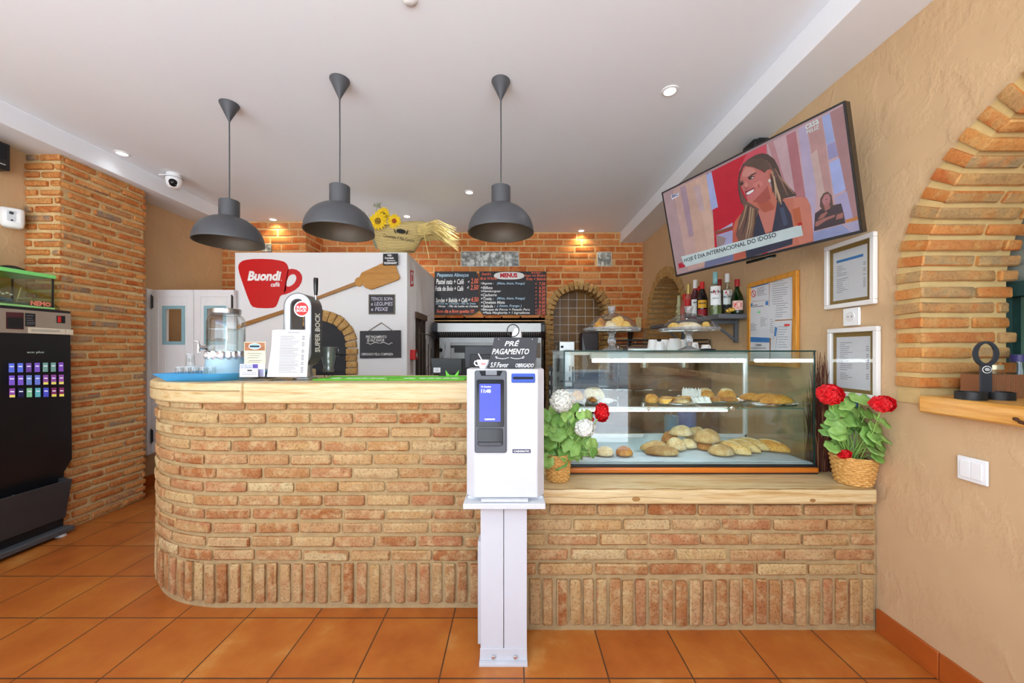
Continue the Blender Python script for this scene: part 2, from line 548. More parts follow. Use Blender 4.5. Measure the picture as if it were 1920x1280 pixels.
# reveal of the arched window: long bricks running through the wall
bm = MB()
fA = lambda u, v, w: V((XR - w, u, v))
def reveal_brick(mb, cy, cz, t, r0, r1, x0, x1, bt, m=0):
    """brick with its stretcher face towards the opening: t is its angle on the arch, x0..x1 through the wall"""
    ct, st = math.cos(t), math.sin(t)
    q = rg.uniform(-.004, .006)
    def g(u, v, w):
        rr = r1 - (w + (r1 - r0)) if False else r0 - w
        return V((u, cy + rr * ct - v * st, cz + rr * st + v * ct))
    brick(mb, g, x0, x1, -bt / 2, bt / 2, -(r1 - r0), q, rg, .006, .002, m)
def reveal(mb, a, r0, r1, depth, bt, jt, foot):
    n = int(PI * (r0 + .02) / (bt + jt))
    rows = [(a[0], a[1], PI * (i + .5) / n) for i in range(n)]
    z = a[1] - (bt + jt) * .6
    while z > foot + bt / 2:
        rows += [(a[0], z, 0.0), (a[0], z, PI)]
        z -= bt + jt
    for i, (cy, cz, t) in enumerate(rows):
        l1 = (.19 if (i // 2 if t in (0.0, PI) else i) % 2 else .30) * rg.uniform(.93, 1.05)
        reveal_brick(mb, cy, cz, t, r0, r1, XR - .012 + rg.uniform(-.006, .004), XR + min(l1, depth), bt)
        x = XR + l1 + .018
        while x < XR + depth - .03:
            l = min(.24, XR + depth + rg.uniform(-.01, .02) - x)
            reveal_brick(mb, cy, cz, t, r0, r1, x, x + l, bt)
            x += l + .018
reveal(bm, AW, .585, .69, .355, .041, .020, AW[3] + .03)
mort = MB()
def arch_sheet(mb, a, r, depth, foot, x0=None, n=40):
    x0 = XR - .0045 if x0 is None else x0
    pts = [(a[0] + r, foot)] + [(a[0] + r * math.cos(PI * i / n), a[1] + r * math.sin(PI * i / n)) for i in range(n + 1)] + [(a[0] - r, foot)]
    b = len(mb.v)
    for y, z in pts:
        mb.v += [(x0, y, z), (XR + depth, y, z)]
    for i in range(len(pts) - 1):
        mb.f.append([b + 2 * i, b + 2 * i + 1, b + 2 * i + 3, b + 2 * i + 2]); mb.m.append(1)
    return mb
arch_sheet(bm, AW, .60, .345, AW[3])
def ring_face(mb, a, r0, r1, foot, x, m=1, n=40):
    b = len(mb.v)
    for r in (r0, r1):
        pts = [(a[0] + r, foot)] + [(a[0] + r * math.cos(PI * i / n), a[1] + r * math.sin(PI * i / n)) for i in range(n + 1)] + [(a[0] - r, foot)]
        mb.v += [(x, y, z) for y, z in pts]
    k = n + 3
    for i in range(k - 1):
        mb.f.append([b + i, b + i + 1, b + k + i + 1, b + k + i]); mb.m.append(m)
ring_face(bm, AW, .60, .69, AW[3], XR - .004)
bm.build('brick_arch', [brickmat('window_arch_brick', [(0, 'b8682e'), (.2, 'c88a4a'), (.4, 'b46030'), (.55, 'c9995c'), (.7, 'bd7036'), (.82, 'a8875a'), (.92, '9a8460'), (1, 'c08a50')], [(.3, 'bf6a30'), (.5, 'c9a064'), (.7, 'b07038')], .14, .85, 9), pm('pale_mortar', 'c9ad74', .95, var=.1, scale=16, bmp=.6, bscale=70)], wall_r)
bm = MB()
reveal(bm, AN, .42, .53, .33, .042, .02, .85)
arch_sheet(bm, AN, .432, .33, .8); ring_face(bm, AN, .43, .53, .8, XR - .004)
bm.bx(XR + .33, XR + .36, AN[0] - .6, AN[0] + .6, .7, 2.3, 0)
bm.build('niche_arch', [M_archb, M_mortar], wall_r)

# window behind the arch: grey slatted shutter above a pane
bm = MB()
for i in range(12):
    z = 1.56 + i * .062
    bm.add([(2.10, .2, z), (2.10, 1.66, z), (2.075, .2, z + .066), (2.075, 1.66, z + .066), (2.115, .2, z), (2.115, 1.66, z), (2.09, .2, z + .066), (2.09, 1.66, z + .066)],
           [(0, 1, 3, 2), (4, 6, 7, 5), (0, 4, 5, 1), (2, 3, 7, 6), (0, 2, 6, 4), (1, 5, 7, 3)])
win = struct(bm.build('window_1', pm('grey_green_slats', '8f9388', .5)))
bm = MB()
bm.bx(2.05, 2.12, .2, 1.66, 1.50, 1.56); bm.bx(2.05, 2.12, .2, 1.66, 1.04, 1.09); bm.bx(2.05, 2.12, 1.56, 1.66, 1.04, 1.56)
bm.build('window_frame', pm('dark_green_frame', '23403c', .5), win)
bm = MB(); bm.bx(2.085, 2.091, .2, 1.56, 1.09, 1.50)
bm.build('pane', glassmat('window_glass', 'dfeeea', .06), win)
bm = MB(); bm.bx(2.35, 2.4, -.3, 2.3, .6, 2.6)
bm.build('outer_wall', pm('pale_green_render', '9aaea6', .8), win)

# back wall of orange brick, stepped forward on the left
fB = lambda u, v, w: V((u, YB - w, v))
OV = (-1.10, .405, 1.668)           # opening of the deck oven
NB = (.837, 1.738, .375, .6)
def okB(u, v):
    if OV[0] < u < OV[1] and v < OV[2]: return False
    if v > NB[1]: return math.hypot(u - NB[0], v - NB[1]) > NB[2]
    return not (abs(u - NB[0]) < NB[2] and v > NB[3])
GB = [(865 + 27 * i, 472, 891.5 + 27 * i, 499.5) for i in range(4)] + [(1120, 473, 1146, 499)]
GBr = []
for a, b, c, d in GB:
    p, q = W(a, d, YB), W(c, b, YB)
    GBr.append((p.x, q.x, p.z, q.z))
def okB2(u, v):
    if not okB(u, v): return False
    if v > NB[1] and math.hypot(u - NB[0], v - NB[1]) < .395: return False
    if v <= NB[1] and abs(u - NB[0]) < .395: return False
    return not any(a - .006 < u < b + .006 and c - .006 < v < d + .006 for a, b, c, d in GBr)
bm = MB()
sheet(bm, fB, -2.47, XR + .1, 0, 2.80, .03, 1, okB)
fBo = lambda u, v, w: fB(u - 2.47, v, w)
brick_field(bm, fBo, XR + 2.47 + .02, .935, .232, .064, .017, .0848, 22, .006, random.Random(5), lambda u, v: okB2(u - 2.47, v) and v < 2.8, .004, .0009)
# step on the left
fS = lambda u, v, w: V((u - 3.45, 4.40 - w, v))
sheet(bm, fS, 0, 1.0, 0, 2.80, .05, 1)
brick_field(bm, fS, 1.0, .935, .232, .064, .017, .0848, 22, .006, random.Random(6), lambda u, v: v < 2.8, .004, .0009)
fS2 = lambda u, v, w: V((-2.45 + w, 4.40 + u, v))
sheet(bm, fS2, 0, .42, 0, 2.80, .05, 1)
brick_field(bm, fS2, .42, .935, .232, .064, .017, .0848, 22, .006, random.Random(7), lambda u, v: v < 2.8, .004, .0009)
wall_b = struct(bm.build('wall_back', [M_red, M_mortar2]))
# recess of the deck oven
bm = MB()
bm.bx(OV[0], OV[1], 5.22, 5.26, 0, 1.8); bm.bx(OV[0], OV[1], YB, 5.26, OV[2], OV[2] + .05); bm.bx(OV[1], OV[1] + .05, YB + .01, 5.26, 0, OV[2] + .05); bm.bx(OV[0] - .05, OV[0], YB + .01, 5.26, 0, OV[2] + .05)
bm.build('oven_recess', pm('dark_recess_brick', '6d4a30', .9, var=.25, scale=12), wall_b)  # recess brick in a darker brown than the wall around it
# arched niche with brown tiles
bm = MB()
arch_ring(bm, fB, NB[0], NB[1], .325, .43, .62, .052, .012, -.05, .022, random.Random(8))
for z in [NB[1] - .055 * i for i in range(1, 16)]:
    pass
arch_ring(bm, lambda u, v, w: fB(u, v, w - .17), NB[0], NB[1], .335, .43, .62, .05, .014, -.12, .0, random.Random(9))
arch_ring(bm, lambda u, v, w: fB(u, v, w - .09), NB[0], NB[1], .33, .43, .62, .05, .014, -.06, .03, random.Random(10))
bm.build('niche_arch', M_archb, wall_b)
bm = MB(); bm.bx(NB[0] - .45, NB[0] + .45, 5.06, 5.09, .5, 2.25)
bm.build('niche_tiles', tilemat('brown_tiles', 'XZ', .114, (.857, .03), [(.2, '7a500c'), (.5, '8c6014'), (.8, '68450c')], 'd8d0c0', .006, .4, .2), wall_b)
M_gblock = newmat('glass_block')
_m, _nt, _b = M_gblock
_f = noise_fac(_nt, 22, 2, .5)
_nt.links.new(ramp(_nt, [(.3, '6d716d'), (.5, '9a9d98'), (.62, 'd8dcd6')], _f), _b.inputs['Base Color'])
_b.inputs['Roughness'].default_value = .12
bump(_nt, _b, noise_fac(_nt, 22, 2, .5), .8, .02)
for (a, b, c, d) in GBr:
    bm = MB(); bm.bx(a + .004, b - .004, YB - .012, YB + .05, c + .004, d - .004)
    g = bm.build('glass_block', _m, wall_b, bevel=.006)
    bm = MB()
    for s in ((a - .004, b + .004, c - .004, c + .004), (a - .004, b + .004, d - .004, d + .004), (a - .004, a + .004, c, d), (b - .004, b + .004, c, d)):
        bm.bx(s[0], s[1], YB - .014, YB + .02, s[2], s[3])
    bm.build('joint', pm('pale_joint', 'd6d0c4', .8), g)
p, q = W(492, 472, 4.38), W(509, 457, 4.38)
bm = MB(); bm.bx(p.x, q.x, 4.37, 4.42, p.z, q.z)
bm.build('glass_block', _m, wall_b, bevel=.006)

# left wall, its pillar of rustic brick
bm = MB(); sheet(bm, lambda u, v, w: V((XL + w, u, v)), YF, 4.42, 0, 2.70, .06, 0, None, .003)
struct(bm.build('wall_left', M_tan, smooth=60))
bm = MB()
fP1 = lambda u, v, w: V((XL + u, 2.63 - w, v))
fP2 = lambda u, v, w: V((-3.195 + w, 2.63 + u, v))
fP3 = lambda u, v, w: V((-3.195 - u, 3.22 + w, v))
sheet(bm, fP1, 0, .235, 0, 2.665, .05, 1); sheet(bm, fP2, 0, .59, 0, 2.665, .05, 1); sheet(bm, fP3, 0, .235, 0, 2.665, .05, 1)
brick_field(bm, fP1, .243, .012, .225, .039, .02, .0605, 44, .017, random.Random(11), lambda u, v: v < 2.66, .008, .0028)
brick_field(bm, fP2, .60, .012, .215, .039, .02, .0605, 44, .017, random.Random(12), lambda u, v: v < 2.66, .008, .0028, stag=.62)
brick_field(bm, fP3, .235, .012, .225, .039, .02, .0605, 44, .017, random.Random(13), lambda u, v: v < 2.66, .008, .0028)
struct(bm.build('brick_pillar', [M_pillarb, pm('pillar_mortar', 'cfb27e', .95, var=.14, scale=20, bmp=.8, bscale=90, bdist=.006)]))
# front wall behind the camera, glazed from floor to ceiling
bm = MB()
bm.bx(-3.6, -3.35, YF - .1, YF, 0, 2.8); bm.bx(1.5, 1.9, YF - .1, YF, 0, 2.8); bm.bx(-3.6, 1.9, YF - .1, YF, 2.66, 2.8)
for x in (-1.75, -.1):
    bm.bx(x - .04, x + .04, YF - .08, YF - .02, 0, 2.66)
struct(bm.build('wall_front', M_tan))
M_skirt = pm('terracotta_skirting', 'a8541f', .4, var=.12, scale=7)
bm = MB()
for y in [YF + i * .33 + .19 for i in range(13)]:
    y2 = min(y + .327, 1.70)
    if y2 > y: bm.bx(XR - .012, XR + .01, y, y2, 0, .105)
struct(bm.build('baseboard_right', M_skirt, bevel=.003))
bm = MB()
y = 3.24
while y < 4.38:
    bm.bx(XL - .01, XL + .012, y, min(y + .327, 4.39), 0, .105); y += .33
bm.bx(XL - .01, XL + .012, YF, 2.60, 0, .105)
struct(bm.build('baseboard_left', M_skirt, bevel=.003))

# terrace and the house across the street, which the glass mirrors
bm = MB()
for i in range(40):
    bm.bx(-7, 6, -1.2 - .2 * i - .19, -1.2 - .2 * i, -.12, -.05)
struct(bm.build('terrace_ground', pm('pale_decking', 'd8d8d8', .7, var=.08, scale=5, stretch=(.6, 6, 1))))
bm = MB(); bm.bx(-8, 7, -9.9, -9.7, -.1, 5)
for x in (-4.2, -1.9, .4, 2.7):
    bm.bx(x - .75, x + .75, -9.72, -9.66, .5, 2.3, 1); bm.bx(x - .65, x + .65, -9.66, -9.63, .6, 1.4, 2); bm.bx(x - .65, x + .65, -9.66, -9.63, 1.48, 2.2, 2)
struct(bm.build('outside_wall', [pm('grey_blue_render', '9aa4ad', .8), pm('white_frame', 'e8e6e0', .6), pm('street_window', '9b7a55', .2)]))

# ---------------------------------------------------------------- counters
M_pine = woodmat('pale_pine', [(.28, 'aa8248'), (.4, 'c9aa74'), (.5, 'd7c294'), (.6, 'cfb684'), (.72, 'b89256')], 2.2, (1.0, 9, 16), .35)
CX, CY, CR = -1.45, 2.592, .74
LB = .75                                        # straight run on the left flank
LA = CR * PI / 2
def fC(u, v, w):
    """along the front of the bar: left flank, rounded corner, straight front"""
    if u < LB: return V((CX - CR - w, CY + LB - u, v))
    if u < LB + LA:
        t = PI + (u - LB) / CR
        return V((CX + (CR + w) * math.cos(t), CY + (CR + w) * math.sin(t), v))
    return V((CX + u - LB - LA, CY - CR - w, v))
LT = LB + LA + 1.38
bar = thing('bar_counter', 'tall rounded bar counter of tan rustic brick under a thick pale pine top', 'counter', (0, 0, 0))
bm = MB()
rg = random.Random(21)
sheet(bm, fC, 0, LT, 0, 1.03, .05, 1, None, .003, -.004)
bm.bx(-.09, -.064, 1.86, 2.35, 0, 1.015, 1)
brick_field(bm, fC, LT - .005, .240, .212, .0480, .012, .0678, 12, .010, rg, lambda u, v: v < 1.03, .007, .0016)
u = .02
while u < LT - .05:
    brick(bm, fC, u, u + .046 * rg.uniform(.93, 1.08), .03 + rg.uniform(-.004, .006), .224 + rg.uniform(-.006, .004), -.012, .012 * rg.uniform(.7, 1.1), rg, .006, .0018)
    u += .0625 * rg.uniform(.96, 1.04)
bm.build('brick_front', [M_rustic, M_mortar], bar)
# pine top in two lengths, meeting at a joint
def slab(name, pts, z0, z1, parent, mat, bev=.012):
    b = MB(); b.prism(pts, (0, 0, 0), (1, 0, 0), (0, 1, 0), z1 - z0)
    b.v = [(x, y, z + z0) for x, y, z in b.v]
    return b.build(name, mat, parent, 40, bev, 3)
RT = .77
arc = [(CX + RT * math.cos(t), CY + RT * math.sin(t)) for t in [PI + PI / 2 * i / 20 for i in range(21)]]
XJ = (453 - VX) * 1.822 / F
yf = CY - RT
arc2 = [(CX + .30 * math.cos(t), 2.75 + .33 * math.sin(t)) for t in [PI * 1.0 + PI / 2 * i / 8 for i in range(9)]]
slab('worktop', [(CX - RT, CY + .72)] + arc + [(XJ - .0015, yf), (XJ - .0015, 2.42), (-1.45, 2.42)] + arc2[::-1] + [(-1.75, CY + .72)], 1.018, 1.119, bar, M_pine)
slab('worktop', [(XJ + .0015, yf), (-.06, yf), (-.06, 2.42), (XJ + .0015, 2.42)], 1.018, 1.119, bar, M_pine)
bm = MB(); bm.tube([(CX - RT - .001, CY + .5, 1.075)] + [(x * 1.0 + (x - CX) * .0016, y + (y - CY) * .0016, 1.081) for x, y in arc] + [(XJ - .01, yf - .001, 1.081)], .0022, 5)
bm.build('laminate_joint', pm('glue_line', '8a6a3c', .8), bar)

low = thing('display_counter', 'low straight brick counter under a pale pine plank carrying the glass case', 'counter', (0, 0, 0))
fL = lambda u, v, w: V((-.055 + u, 1.705 - w, v))
bm = MB()
sheet(bm, fL, 0, 1.712, 0, .60, .05, 1, None, .003, -.004)
bm.bx(-.055, -.02, 1.71, 2.7, 0, .6, 1)
rg = random.Random(22)
brick_field(bm, fL, 1.70, .258, .232, .0485, .013, .0676, 5, .011, rg, None, .007, .0018)
u = .01
while u < 1.69:
    brick(bm, fL, u, u + .047 * rg.uniform(.93, 1.08), .028 + rg.uniform(-.004, .006), .234 + rg.uniform(-.006, .004), -.012, .012 * rg.uniform(.7, 1.1), rg, .006, .002)
    u += .0605 * rg.uniform(.96, 1.04)
bm.build('brick_front', [M_rustic, M_mortar], low)
slab('worktop', [(-.057, 1.66), (1.622, 1.66), (1.645, 2.80), (-.057, 2.80)], .592, .661, low, M_pine)
rg = random.Random(2)
bm = MB()
bm.tube([(.05 + .04 * i, 1.664 + .003 * math.sin(i * 1.3), .6607 + .0004) for i in range(40)], [.0012 + .0008 * (math.sin(i * 2.1) > 0) for i in range(40)], 4)
bm.tube([(.1 + .05 * i, 1.659, .625 + .004 * math.sin(i * .9)) for i in range(14)], .0008, 4)
bm.build('grain_crack', pm('dark_grain', '8a6434', .9), low)
for x, z, r in ((.545, .618, .011), (1.33, .612, .008)):
    bm = MB(); bm.lathe([(r, 0), (r * .6, .0012), (r * .25, .0004), (.0005, .0)], n=16, sx=1.7, M=Matrix.Translation((x, 1.6598, z)) @ Matrix.Rotation(PI / 2, 4, 'X'))
    bm.build('knot', pm('wood_knot', '9c7340', .8, var=.4, scale=120), low)

# ---------------------------------------------------------------- glass display case
X0, X1, Y0, Y1, ZB, ZT = .254, 1.507, 1.87, 2.43, .661, 1.279
M_case = glassmat('case_glass', 'f8fcfa', .07)
M_edge = pm('green_glass_edge', '1f3a34', .15, var=.2)
M_alu = pm('brushed_aluminium', 'd6d7d9', .3, .6, var=.05)
M_whitep = pm('white_plastic', 'eceded', .4, var=.02)
M_orange = pm('orange_wood_trim', 'c96f22', .3, var=.15, scale=4, stretch=(.5, 8, 8), coat=.3)
M_chrome = pm('chrome', 'd8d8da', .12, 1, var=.03)
M_led = pm('lit_tube', 'f4f7ff', .4, var=.01, emit=30)
case = thing('display_case', 'glass bakery display case with orange base trim on the low counter', 'display case', (0, 0, 0))
bm = MB(); bm.bx(X0 - .012, X1 + .014, Y0 - .015, Y1 + .01, ZB + .006, ZB + .034)
bm.build('base_trim', M_orange, case, bevel=.008)
bm = MB(); bm.bx(X0 - .008, X1 + .008, Y0 - .006, Y1, ZB + .0345, ZB + .046); bm.bx(X0, X1 + .01, Y0 - .008, Y1, ZB + .0005, ZB + .006)
bm.build('black_seal', M_dark, case)
ZD = ZB + .047
bm = MB(); bm.bx(X0 + .003, X1 - .003, Y0 + .008, Y1 - .008, ZD, ZD + .006)
bm.build('deck', pm('pale_deck', 'b9c6c8', .35), case)
bm = MB(); bm.bx(X0, X1, Y0, Y0 + .006, ZD, ZT - .008); bm.build('front_pane', M_case, case)
for x, nm in ((X0, 'side_pane'), (X1 - .006, 'side_pane')):
    bm = MB(); bm.bx(x, x + .006, Y0 + .007, Y1, ZD, ZT - .008); bm.build(nm, M_case, case)
bm = MB(); bm.bx(X0 - .004, X1 + .004, Y0 - .003, Y1 + .004, ZT - .0075, ZT); bm.build('top_pane', glassmat('case_top_glass', 'e4efea', .06), case)
bm = MB()
for x in (X0, X1):
    bm.bx(x - .003, x + .003, Y0 - .001, Y0 + .003, ZD, ZT)
bm.bx(X0 - .004, X1 + .004, Y0 - .0042, Y0 - .003, ZT - .0075, ZT)
bm.build('polished_edge', M_edge, case)
bm = MB()
for x in (X0 + .004, X1 - .012):
    bm.bx(x - .004, x + .018, Y1 - .02, Y1, ZD, ZT - .01)
bm.bx(X0, X1, Y1 - .02, Y1, ZD + .006, ZD + .03); bm.bx(X0, X1, Y1 - .02, Y1, ZT - .03, ZT - .009)
bm.build('rear_frame', M_whitep, case, bevel=.002)
bm = MB(); bm.bx(.55, 1.0, Y1 - .012, Y1 - .008, ZD + .03, ZT - .03); bm.bx(.92, 1.49, Y1 - .006, Y1 - .002, ZD + .03, ZT - .03)
bm.build('sliding_pane', M_case, case)
bm = MB(); bm.bx(.49, 1.478, Y1 - .07, Y1 - .022, 1.225, 1.262); bm.build('light_housing', M_whitep, case, bevel=.004)
bm = MB(); bm.cyl((.50, Y1 - .06, 1.214), (1.47, Y1 - .06, 1.214), .011, n=12); bm.build('light_tube', M_led, case)
ZS = .985
bm = MB(); bm.bx(X0 + .012, X1 - .018, 1.915, 2.40, ZS - .006, ZS); bm.build('shelf_pane', glassmat('shelf_glass', 'e2efe9', .06), case)
bm = MB(); bm.bx(X0 + .012, X1 - .018, 1.913, 1.9149, ZS - .006, ZS); bm.build('shelf_edge', pm('green_shelf_edge', '4f6e60', .15), case)
bm = MB(); bm.bx(.33, 1.09, 1.900, 1.913, ZS - .001, ZS + .006)
bm.build('shelf_rail', M_alu, case, bevel=.001)
bm = MB(); bm.cyl((.33, 1.908, ZS - .013), (1.09, 1.908, ZS - .013), .0045, n=12)
bm.build('shelf_light', pm('lit_shelf_tube', 'f4f7ff', .4, var=.01, emit=60), case)
for x in (.687, 1.118):
    bm = MB(); bm.cyl((x, 1.8985, ZS - .005), (x, 1.914, ZS - .005), .011, n=16)
    bm.build('shelf_clip', M_chrome, case, bevel=.001)

# striped cloth on the deck
def cloth_mat():
    m, nt, b = newmat('blue_striped_cloth')
    tc = N(nt, 'TexCoord')
    w = N(nt, 'TexWave', wave_type='BANDS', bands_direction='Y')
    w.inputs['Scale'].default_value = 32
    w.inputs['Distortion'].default_value = .4
    nt.links.new(tc.outputs['Object'], w.inputs['Vector'])
    nt.links.new(ramp(nt, [(.35, '7fa3b4'), (.55, 'e6eef0')], w.outputs['Fac']), b.inputs['Base Color'])
    b.inputs['Roughness'].default_value = .9
    return m
bm = MB()
sheet(bm, lambda u, v, w: V((u, v, ZD + .009 + w + (.035 * max(0, (v - 2.30) / .12) if .85 < u < 1.2 else 0))), X0 + .012, X1 - .012, Y0 + .012, Y1 - .03, .02, 0, None, .003)
o = tag(bm.build('cloth', cloth_mat()), 'pale blue striped cloth lining the bottom of the glass case', 'cloth')
so = o.modifiers.new('solid', 'SOLIDIFY'); so.thickness = .0015; so.offset = 1
ZC = ZD + .0135

# ---------------------------------------------------------------- bread
def bread(mb, c, r, rz=0, sd=0, amp=.06, n=22, flat=.72, m=0, dome=1.0, tail=1.0):
    """rounded loaf: c is the middle of its underside"""
    M = Matrix.Translation(V(c)) @ Matrix.Rotation(rz, 4, 'Z')
    k = n // 2
    rings = []
    for i in range(k + 1):
        ph = PI * i / k
        z0 = -math.cos(ph)
        q = math.sin(ph)
        z = z0 if z0 > 0 else z0 * (1 - flat)
        ring = []
        for j in range(n):
            t = 2 * PI * j / n
            x, y = math.copysign(abs(math.cos(t)) ** tail, math.cos(t)), math.copysign(abs(math.sin(t)) ** tail, math.sin(t))
            d = 1 + amp * noise.noise((x * q * 1.8 + sd, y * q * 1.8, z * 1.5 + sd * 2)) * 2
            ring.append(M @ V((r[0] * x * max(q, .02) * d, r[1] * y * max(q, .02) * d, r[2] * (z * d + (1 - flat)) / (2 - flat) * 1.0)))
        rings.append(ring)
    mb.ring(rings, m)
def crust(name, a, b, c, seed=0, sp=60):
    if name in _mats: return _mats[name]
    m, nt, bs = newmat(name)
    f = noise_fac(nt, 14, 4, .6)
    cc = ramp(nt, [(.3, a), (.5, b), (.7, c)], f)
    mu = N(nt, 'MixRGB', blend_type='MULTIPLY')
    mu.inputs[0].default_value = .9
    nt.links.new(cc, mu.inputs[1])
    k = .62 if sp > 100 else .86
    nt.links.new(ramp(nt, [(.4, (k, k * .86, k * .66, 1)), (.52, (1, 1, 1, 1)), (.6, (1.0, 1.0, .96, 1))], noise_fac(nt, sp * 2, 3, .6)), mu.inputs[2])
    nt.links.new(mu.outputs[0], bs.inputs['Base Color'])
    bs.inputs['Roughness'].default_value = .65
    bump(nt, bs, noise_fac(nt, sp, 5, .65), .9, .006)
    _mats[name] = m
    return m
K_pale = crust('pale_crust', 'c9a468', 'e2cfa0', 'eee2c2')
K_seed = crust('seeded_crust', 'b98a4a', 'd6b67c', 'efe0b8', sp=140)
K_grain = crust('grain_crust', '7d5a28', 'a98048', 'dcc48c', sp=160)
K_baguette = crust('baguette_crust', 'c98f3e', 'e3bf74', 'f0dca8')
K_gold = crust('golden_crust', 'b9741e', 'd89a35', 'e8bb5e')
K_brown = crust('browned_crust', '8f4f1c', 'b97a2f', 'd9a856')
K_cream = pm('custard_filling', 'd9a63a', .4, var=.2, scale=40)
def loaf(name, label, c, r, mat, rz=0, sd=1, grp=None, cat='bread', tail=1.0, score=None, amp=.06):
    b = MB(); bread(b, (0, 0, 0), r, 0, sd, amp, tail=tail)
    o = tag(b.build(name, mat, smooth=80), label, cat, grp)
    at(o, c, rz)
    if score:
        b = MB()
        for x0, x1, y0, y1 in score:
            pts = []
            for i in range(7):
                t = i / 6
                x, y = x0 + (x1 - x0) * t, y0 + (y1 - y0) * t
                e = max(0, 1 - (x / r[0]) ** 2 - (y / r[1]) ** 2) ** .5
                pts.append((x, y, r[2] * (e + .28) / 1.28 * .985))
            b.tube(pts, [.0015] + [r[1] * .16] * 5 + [.0015], 6)
        b.build('score_mark', K_pale, o, 80)
    return o
GR = 'bread rolls on the bottom cloth'
def fl(px, d, z=ZC): return V(((px - VX) * d / F, d, z))
# bottom deck, middle: rustic rolls and seeded loaves
loaf('seeded_loaf', 'dark grain-crusted pointed loaf at the front of the bread heap', fl(1241, 1.99), (.088, .042, .05), K_grain, -.12, 1, 'loaves in the bread heap', amp=.08)
loaf('seeded_loaf', 'flour-dusted pointed loaf just behind the dark grain-crusted loaf', fl(1228, 2.075), (.085, .04, .055), K_seed, .2, 2, 'loaves in the bread heap', amp=.08)
loaf('bread_roll', 'split floury roll behind the right end of the grain-crusted loaf', fl(1268, 2.09), (.058, .05, .07), K_pale, .4, 3, GR)
loaf('bread_roll', 'pale roll between the split floury roll and the round seeded bun', fl(1291, 2.13), (.05, .045, .055), K_pale, 0, 4, GR)
loaf('bread_roll', 'large pale oval roll crowning the top of the heap', fl(1277, 2.20, ZC + .055), (.07, .05, .06), K_pale, .15, 5, GR)
loaf('bread_roll', 'pale roll half hidden behind the big round seeded bun', fl(1305, 2.235, ZC), (.055, .05, .105), K_pale, 0, 6, GR)
loaf('bread_bun', 'small browned bun under the big round seeded bun', fl(1322, 2.10), (.045, .045, .045), K_brown, 0, 7)
loaf('bread_bun', 'big round seeded bun resting on a small browned bun', fl(1326, 2.09, ZC + .040), (.066, .06, .078), K_seed, 0, 8)
loaf('bread_bun', 'flat oat-sprinkled bun in front of the baguettes', fl(1352, 1.99), (.065, .052, .058), K_seed, 0, 9)
loaf('bread_roll', 'brown roll at the far left back of the heap', fl(1256, 2.24), (.05, .045, .075), K_brown, 0, 10, GR)
for i, (px, d, w, lab) in enumerate(((1372, 2.03, 0, 'leftmost of the four small baguettes, beside the oat bun'), (1390, 2.075, 0, 'second small baguette from the left in the case'),
                                     (1406, 2.11, 0, 'third small baguette from the left in the case'), (1443, 2.07, 0, 'rightmost small baguette, most golden and set apart'))):
    loaf('baguette', lab, fl(px, d), (.098, .031, .062), K_baguette if i < 3 else K_gold, -.95 + .06 * i, 20 + i, 'small baguettes', amp=.03, score=[(-.06, .055, .006, -.008)])
for i, (px, d, mat, lab) in enumerate(((1103, 2.0, K_pale, 'pinkish pale roll at the left end of the case bottom'), (1134, 1.98, K_pale, 'round pale roll second from the left on the case bottom'), (1170, 1.98, K_brown, 'browned roll third from the left on the case bottom'))):
    loaf('bread_roll', lab, fl(px, d), (.046, .042, .05), mat, 0, 30 + i, GR)

# upper shelf: trays, doilies, pastries
def tray(px0, px1, d, label, dy=.12):
    a, b = (px0 - VX) * d / F, (px1 - VX) * d / F
    cx, rx = (a + b) / 2, (b - a) / 2
    t = thing('serving_tray', label, 'tray', (cx, d + dy * .0, ZS + .001), 0, 'trays on the case shelf')
    m = MB(); m.lathe([(.0001, .004), (.9, .004), (1, .012), (1.0, .0135), (.9, .006), (.0001, .006)], n=40, sx=rx, sy=dy)
    m.build('plate', M_chrome, t)
    m = MB()
    n = 72
    m.ring([[V((rx * r * math.cos(2 * PI * i / n) * (1 + k * .04 * math.sin(i * PI / 2)), dy * r * math.sin(2 * PI * i / n) * (1 + k * .04 * math.sin(i * PI / 2)), .0075 + z + k * .004 * math.sin(i * 1.9))) for i in range(n)] for r, z, k in ((.01, 0, 0), (.8, 0, 0), (.97, .007, 1))])
    m.build('doily', pm('paper_doily', 'f2f2ef', .8, var=.03), t)
    return t
tray(1076, 1156, 2.10, 'leftmost tray on the case shelf, holding rolls and a croissant')
tray(1232, 1306, 2.03, 'tray of custard tarts in the middle of the case shelf', .09)
tray(1308, 1402, 2.14, 'tray of seeded buns right of the custard tarts', .11)
tray(1408, 1497, 1.955, 'rightmost tray on the case shelf, under the long glazed loaf', .045)
ZP = ZS + .0125
fs = lambda px, d: fl(px, d, ZP)
loaf('croissant', 'orange glazed croissant at the left end of the upper shelf', fs(1082, 2.08), (.042, .03, .06), K_gold, .6, 41, cat='pastry')
loaf('bread_roll', 'large pale floury loaf on the leftmost shelf tray', fs(1113, 2.12), (.062, .055, .075), K_pale, 0, 42)
loaf('pastry', 'small orange pastry in front of the floury loaf', fs(1112, 2.045), (.02, .017, .03), K_brown, 0, 43)
loaf('bread_roll', 'single golden roll alone between two trays on the shelf', fl(1222, 2.06, ZS + .001), (.038, .036, .055), K_gold, 0, 44)
def tart(px, d, lab, rz=0):
    t = thing('custard_tart', lab, 'pastry', fs(px, d), rz, 'custard tarts')
    m = MB(); m.lathe([(.001, 0), (.026, 0), (.036, .021), (.037, .024), (.033, .022), (.03, .018)], n=28); m.build('pastry_shell', K_gold, t)
    m = MB(); m.lathe([(.031, .017), (.02, .021), (.0005, .022)], n=24); m.build('filling', K_cream, t, 80)
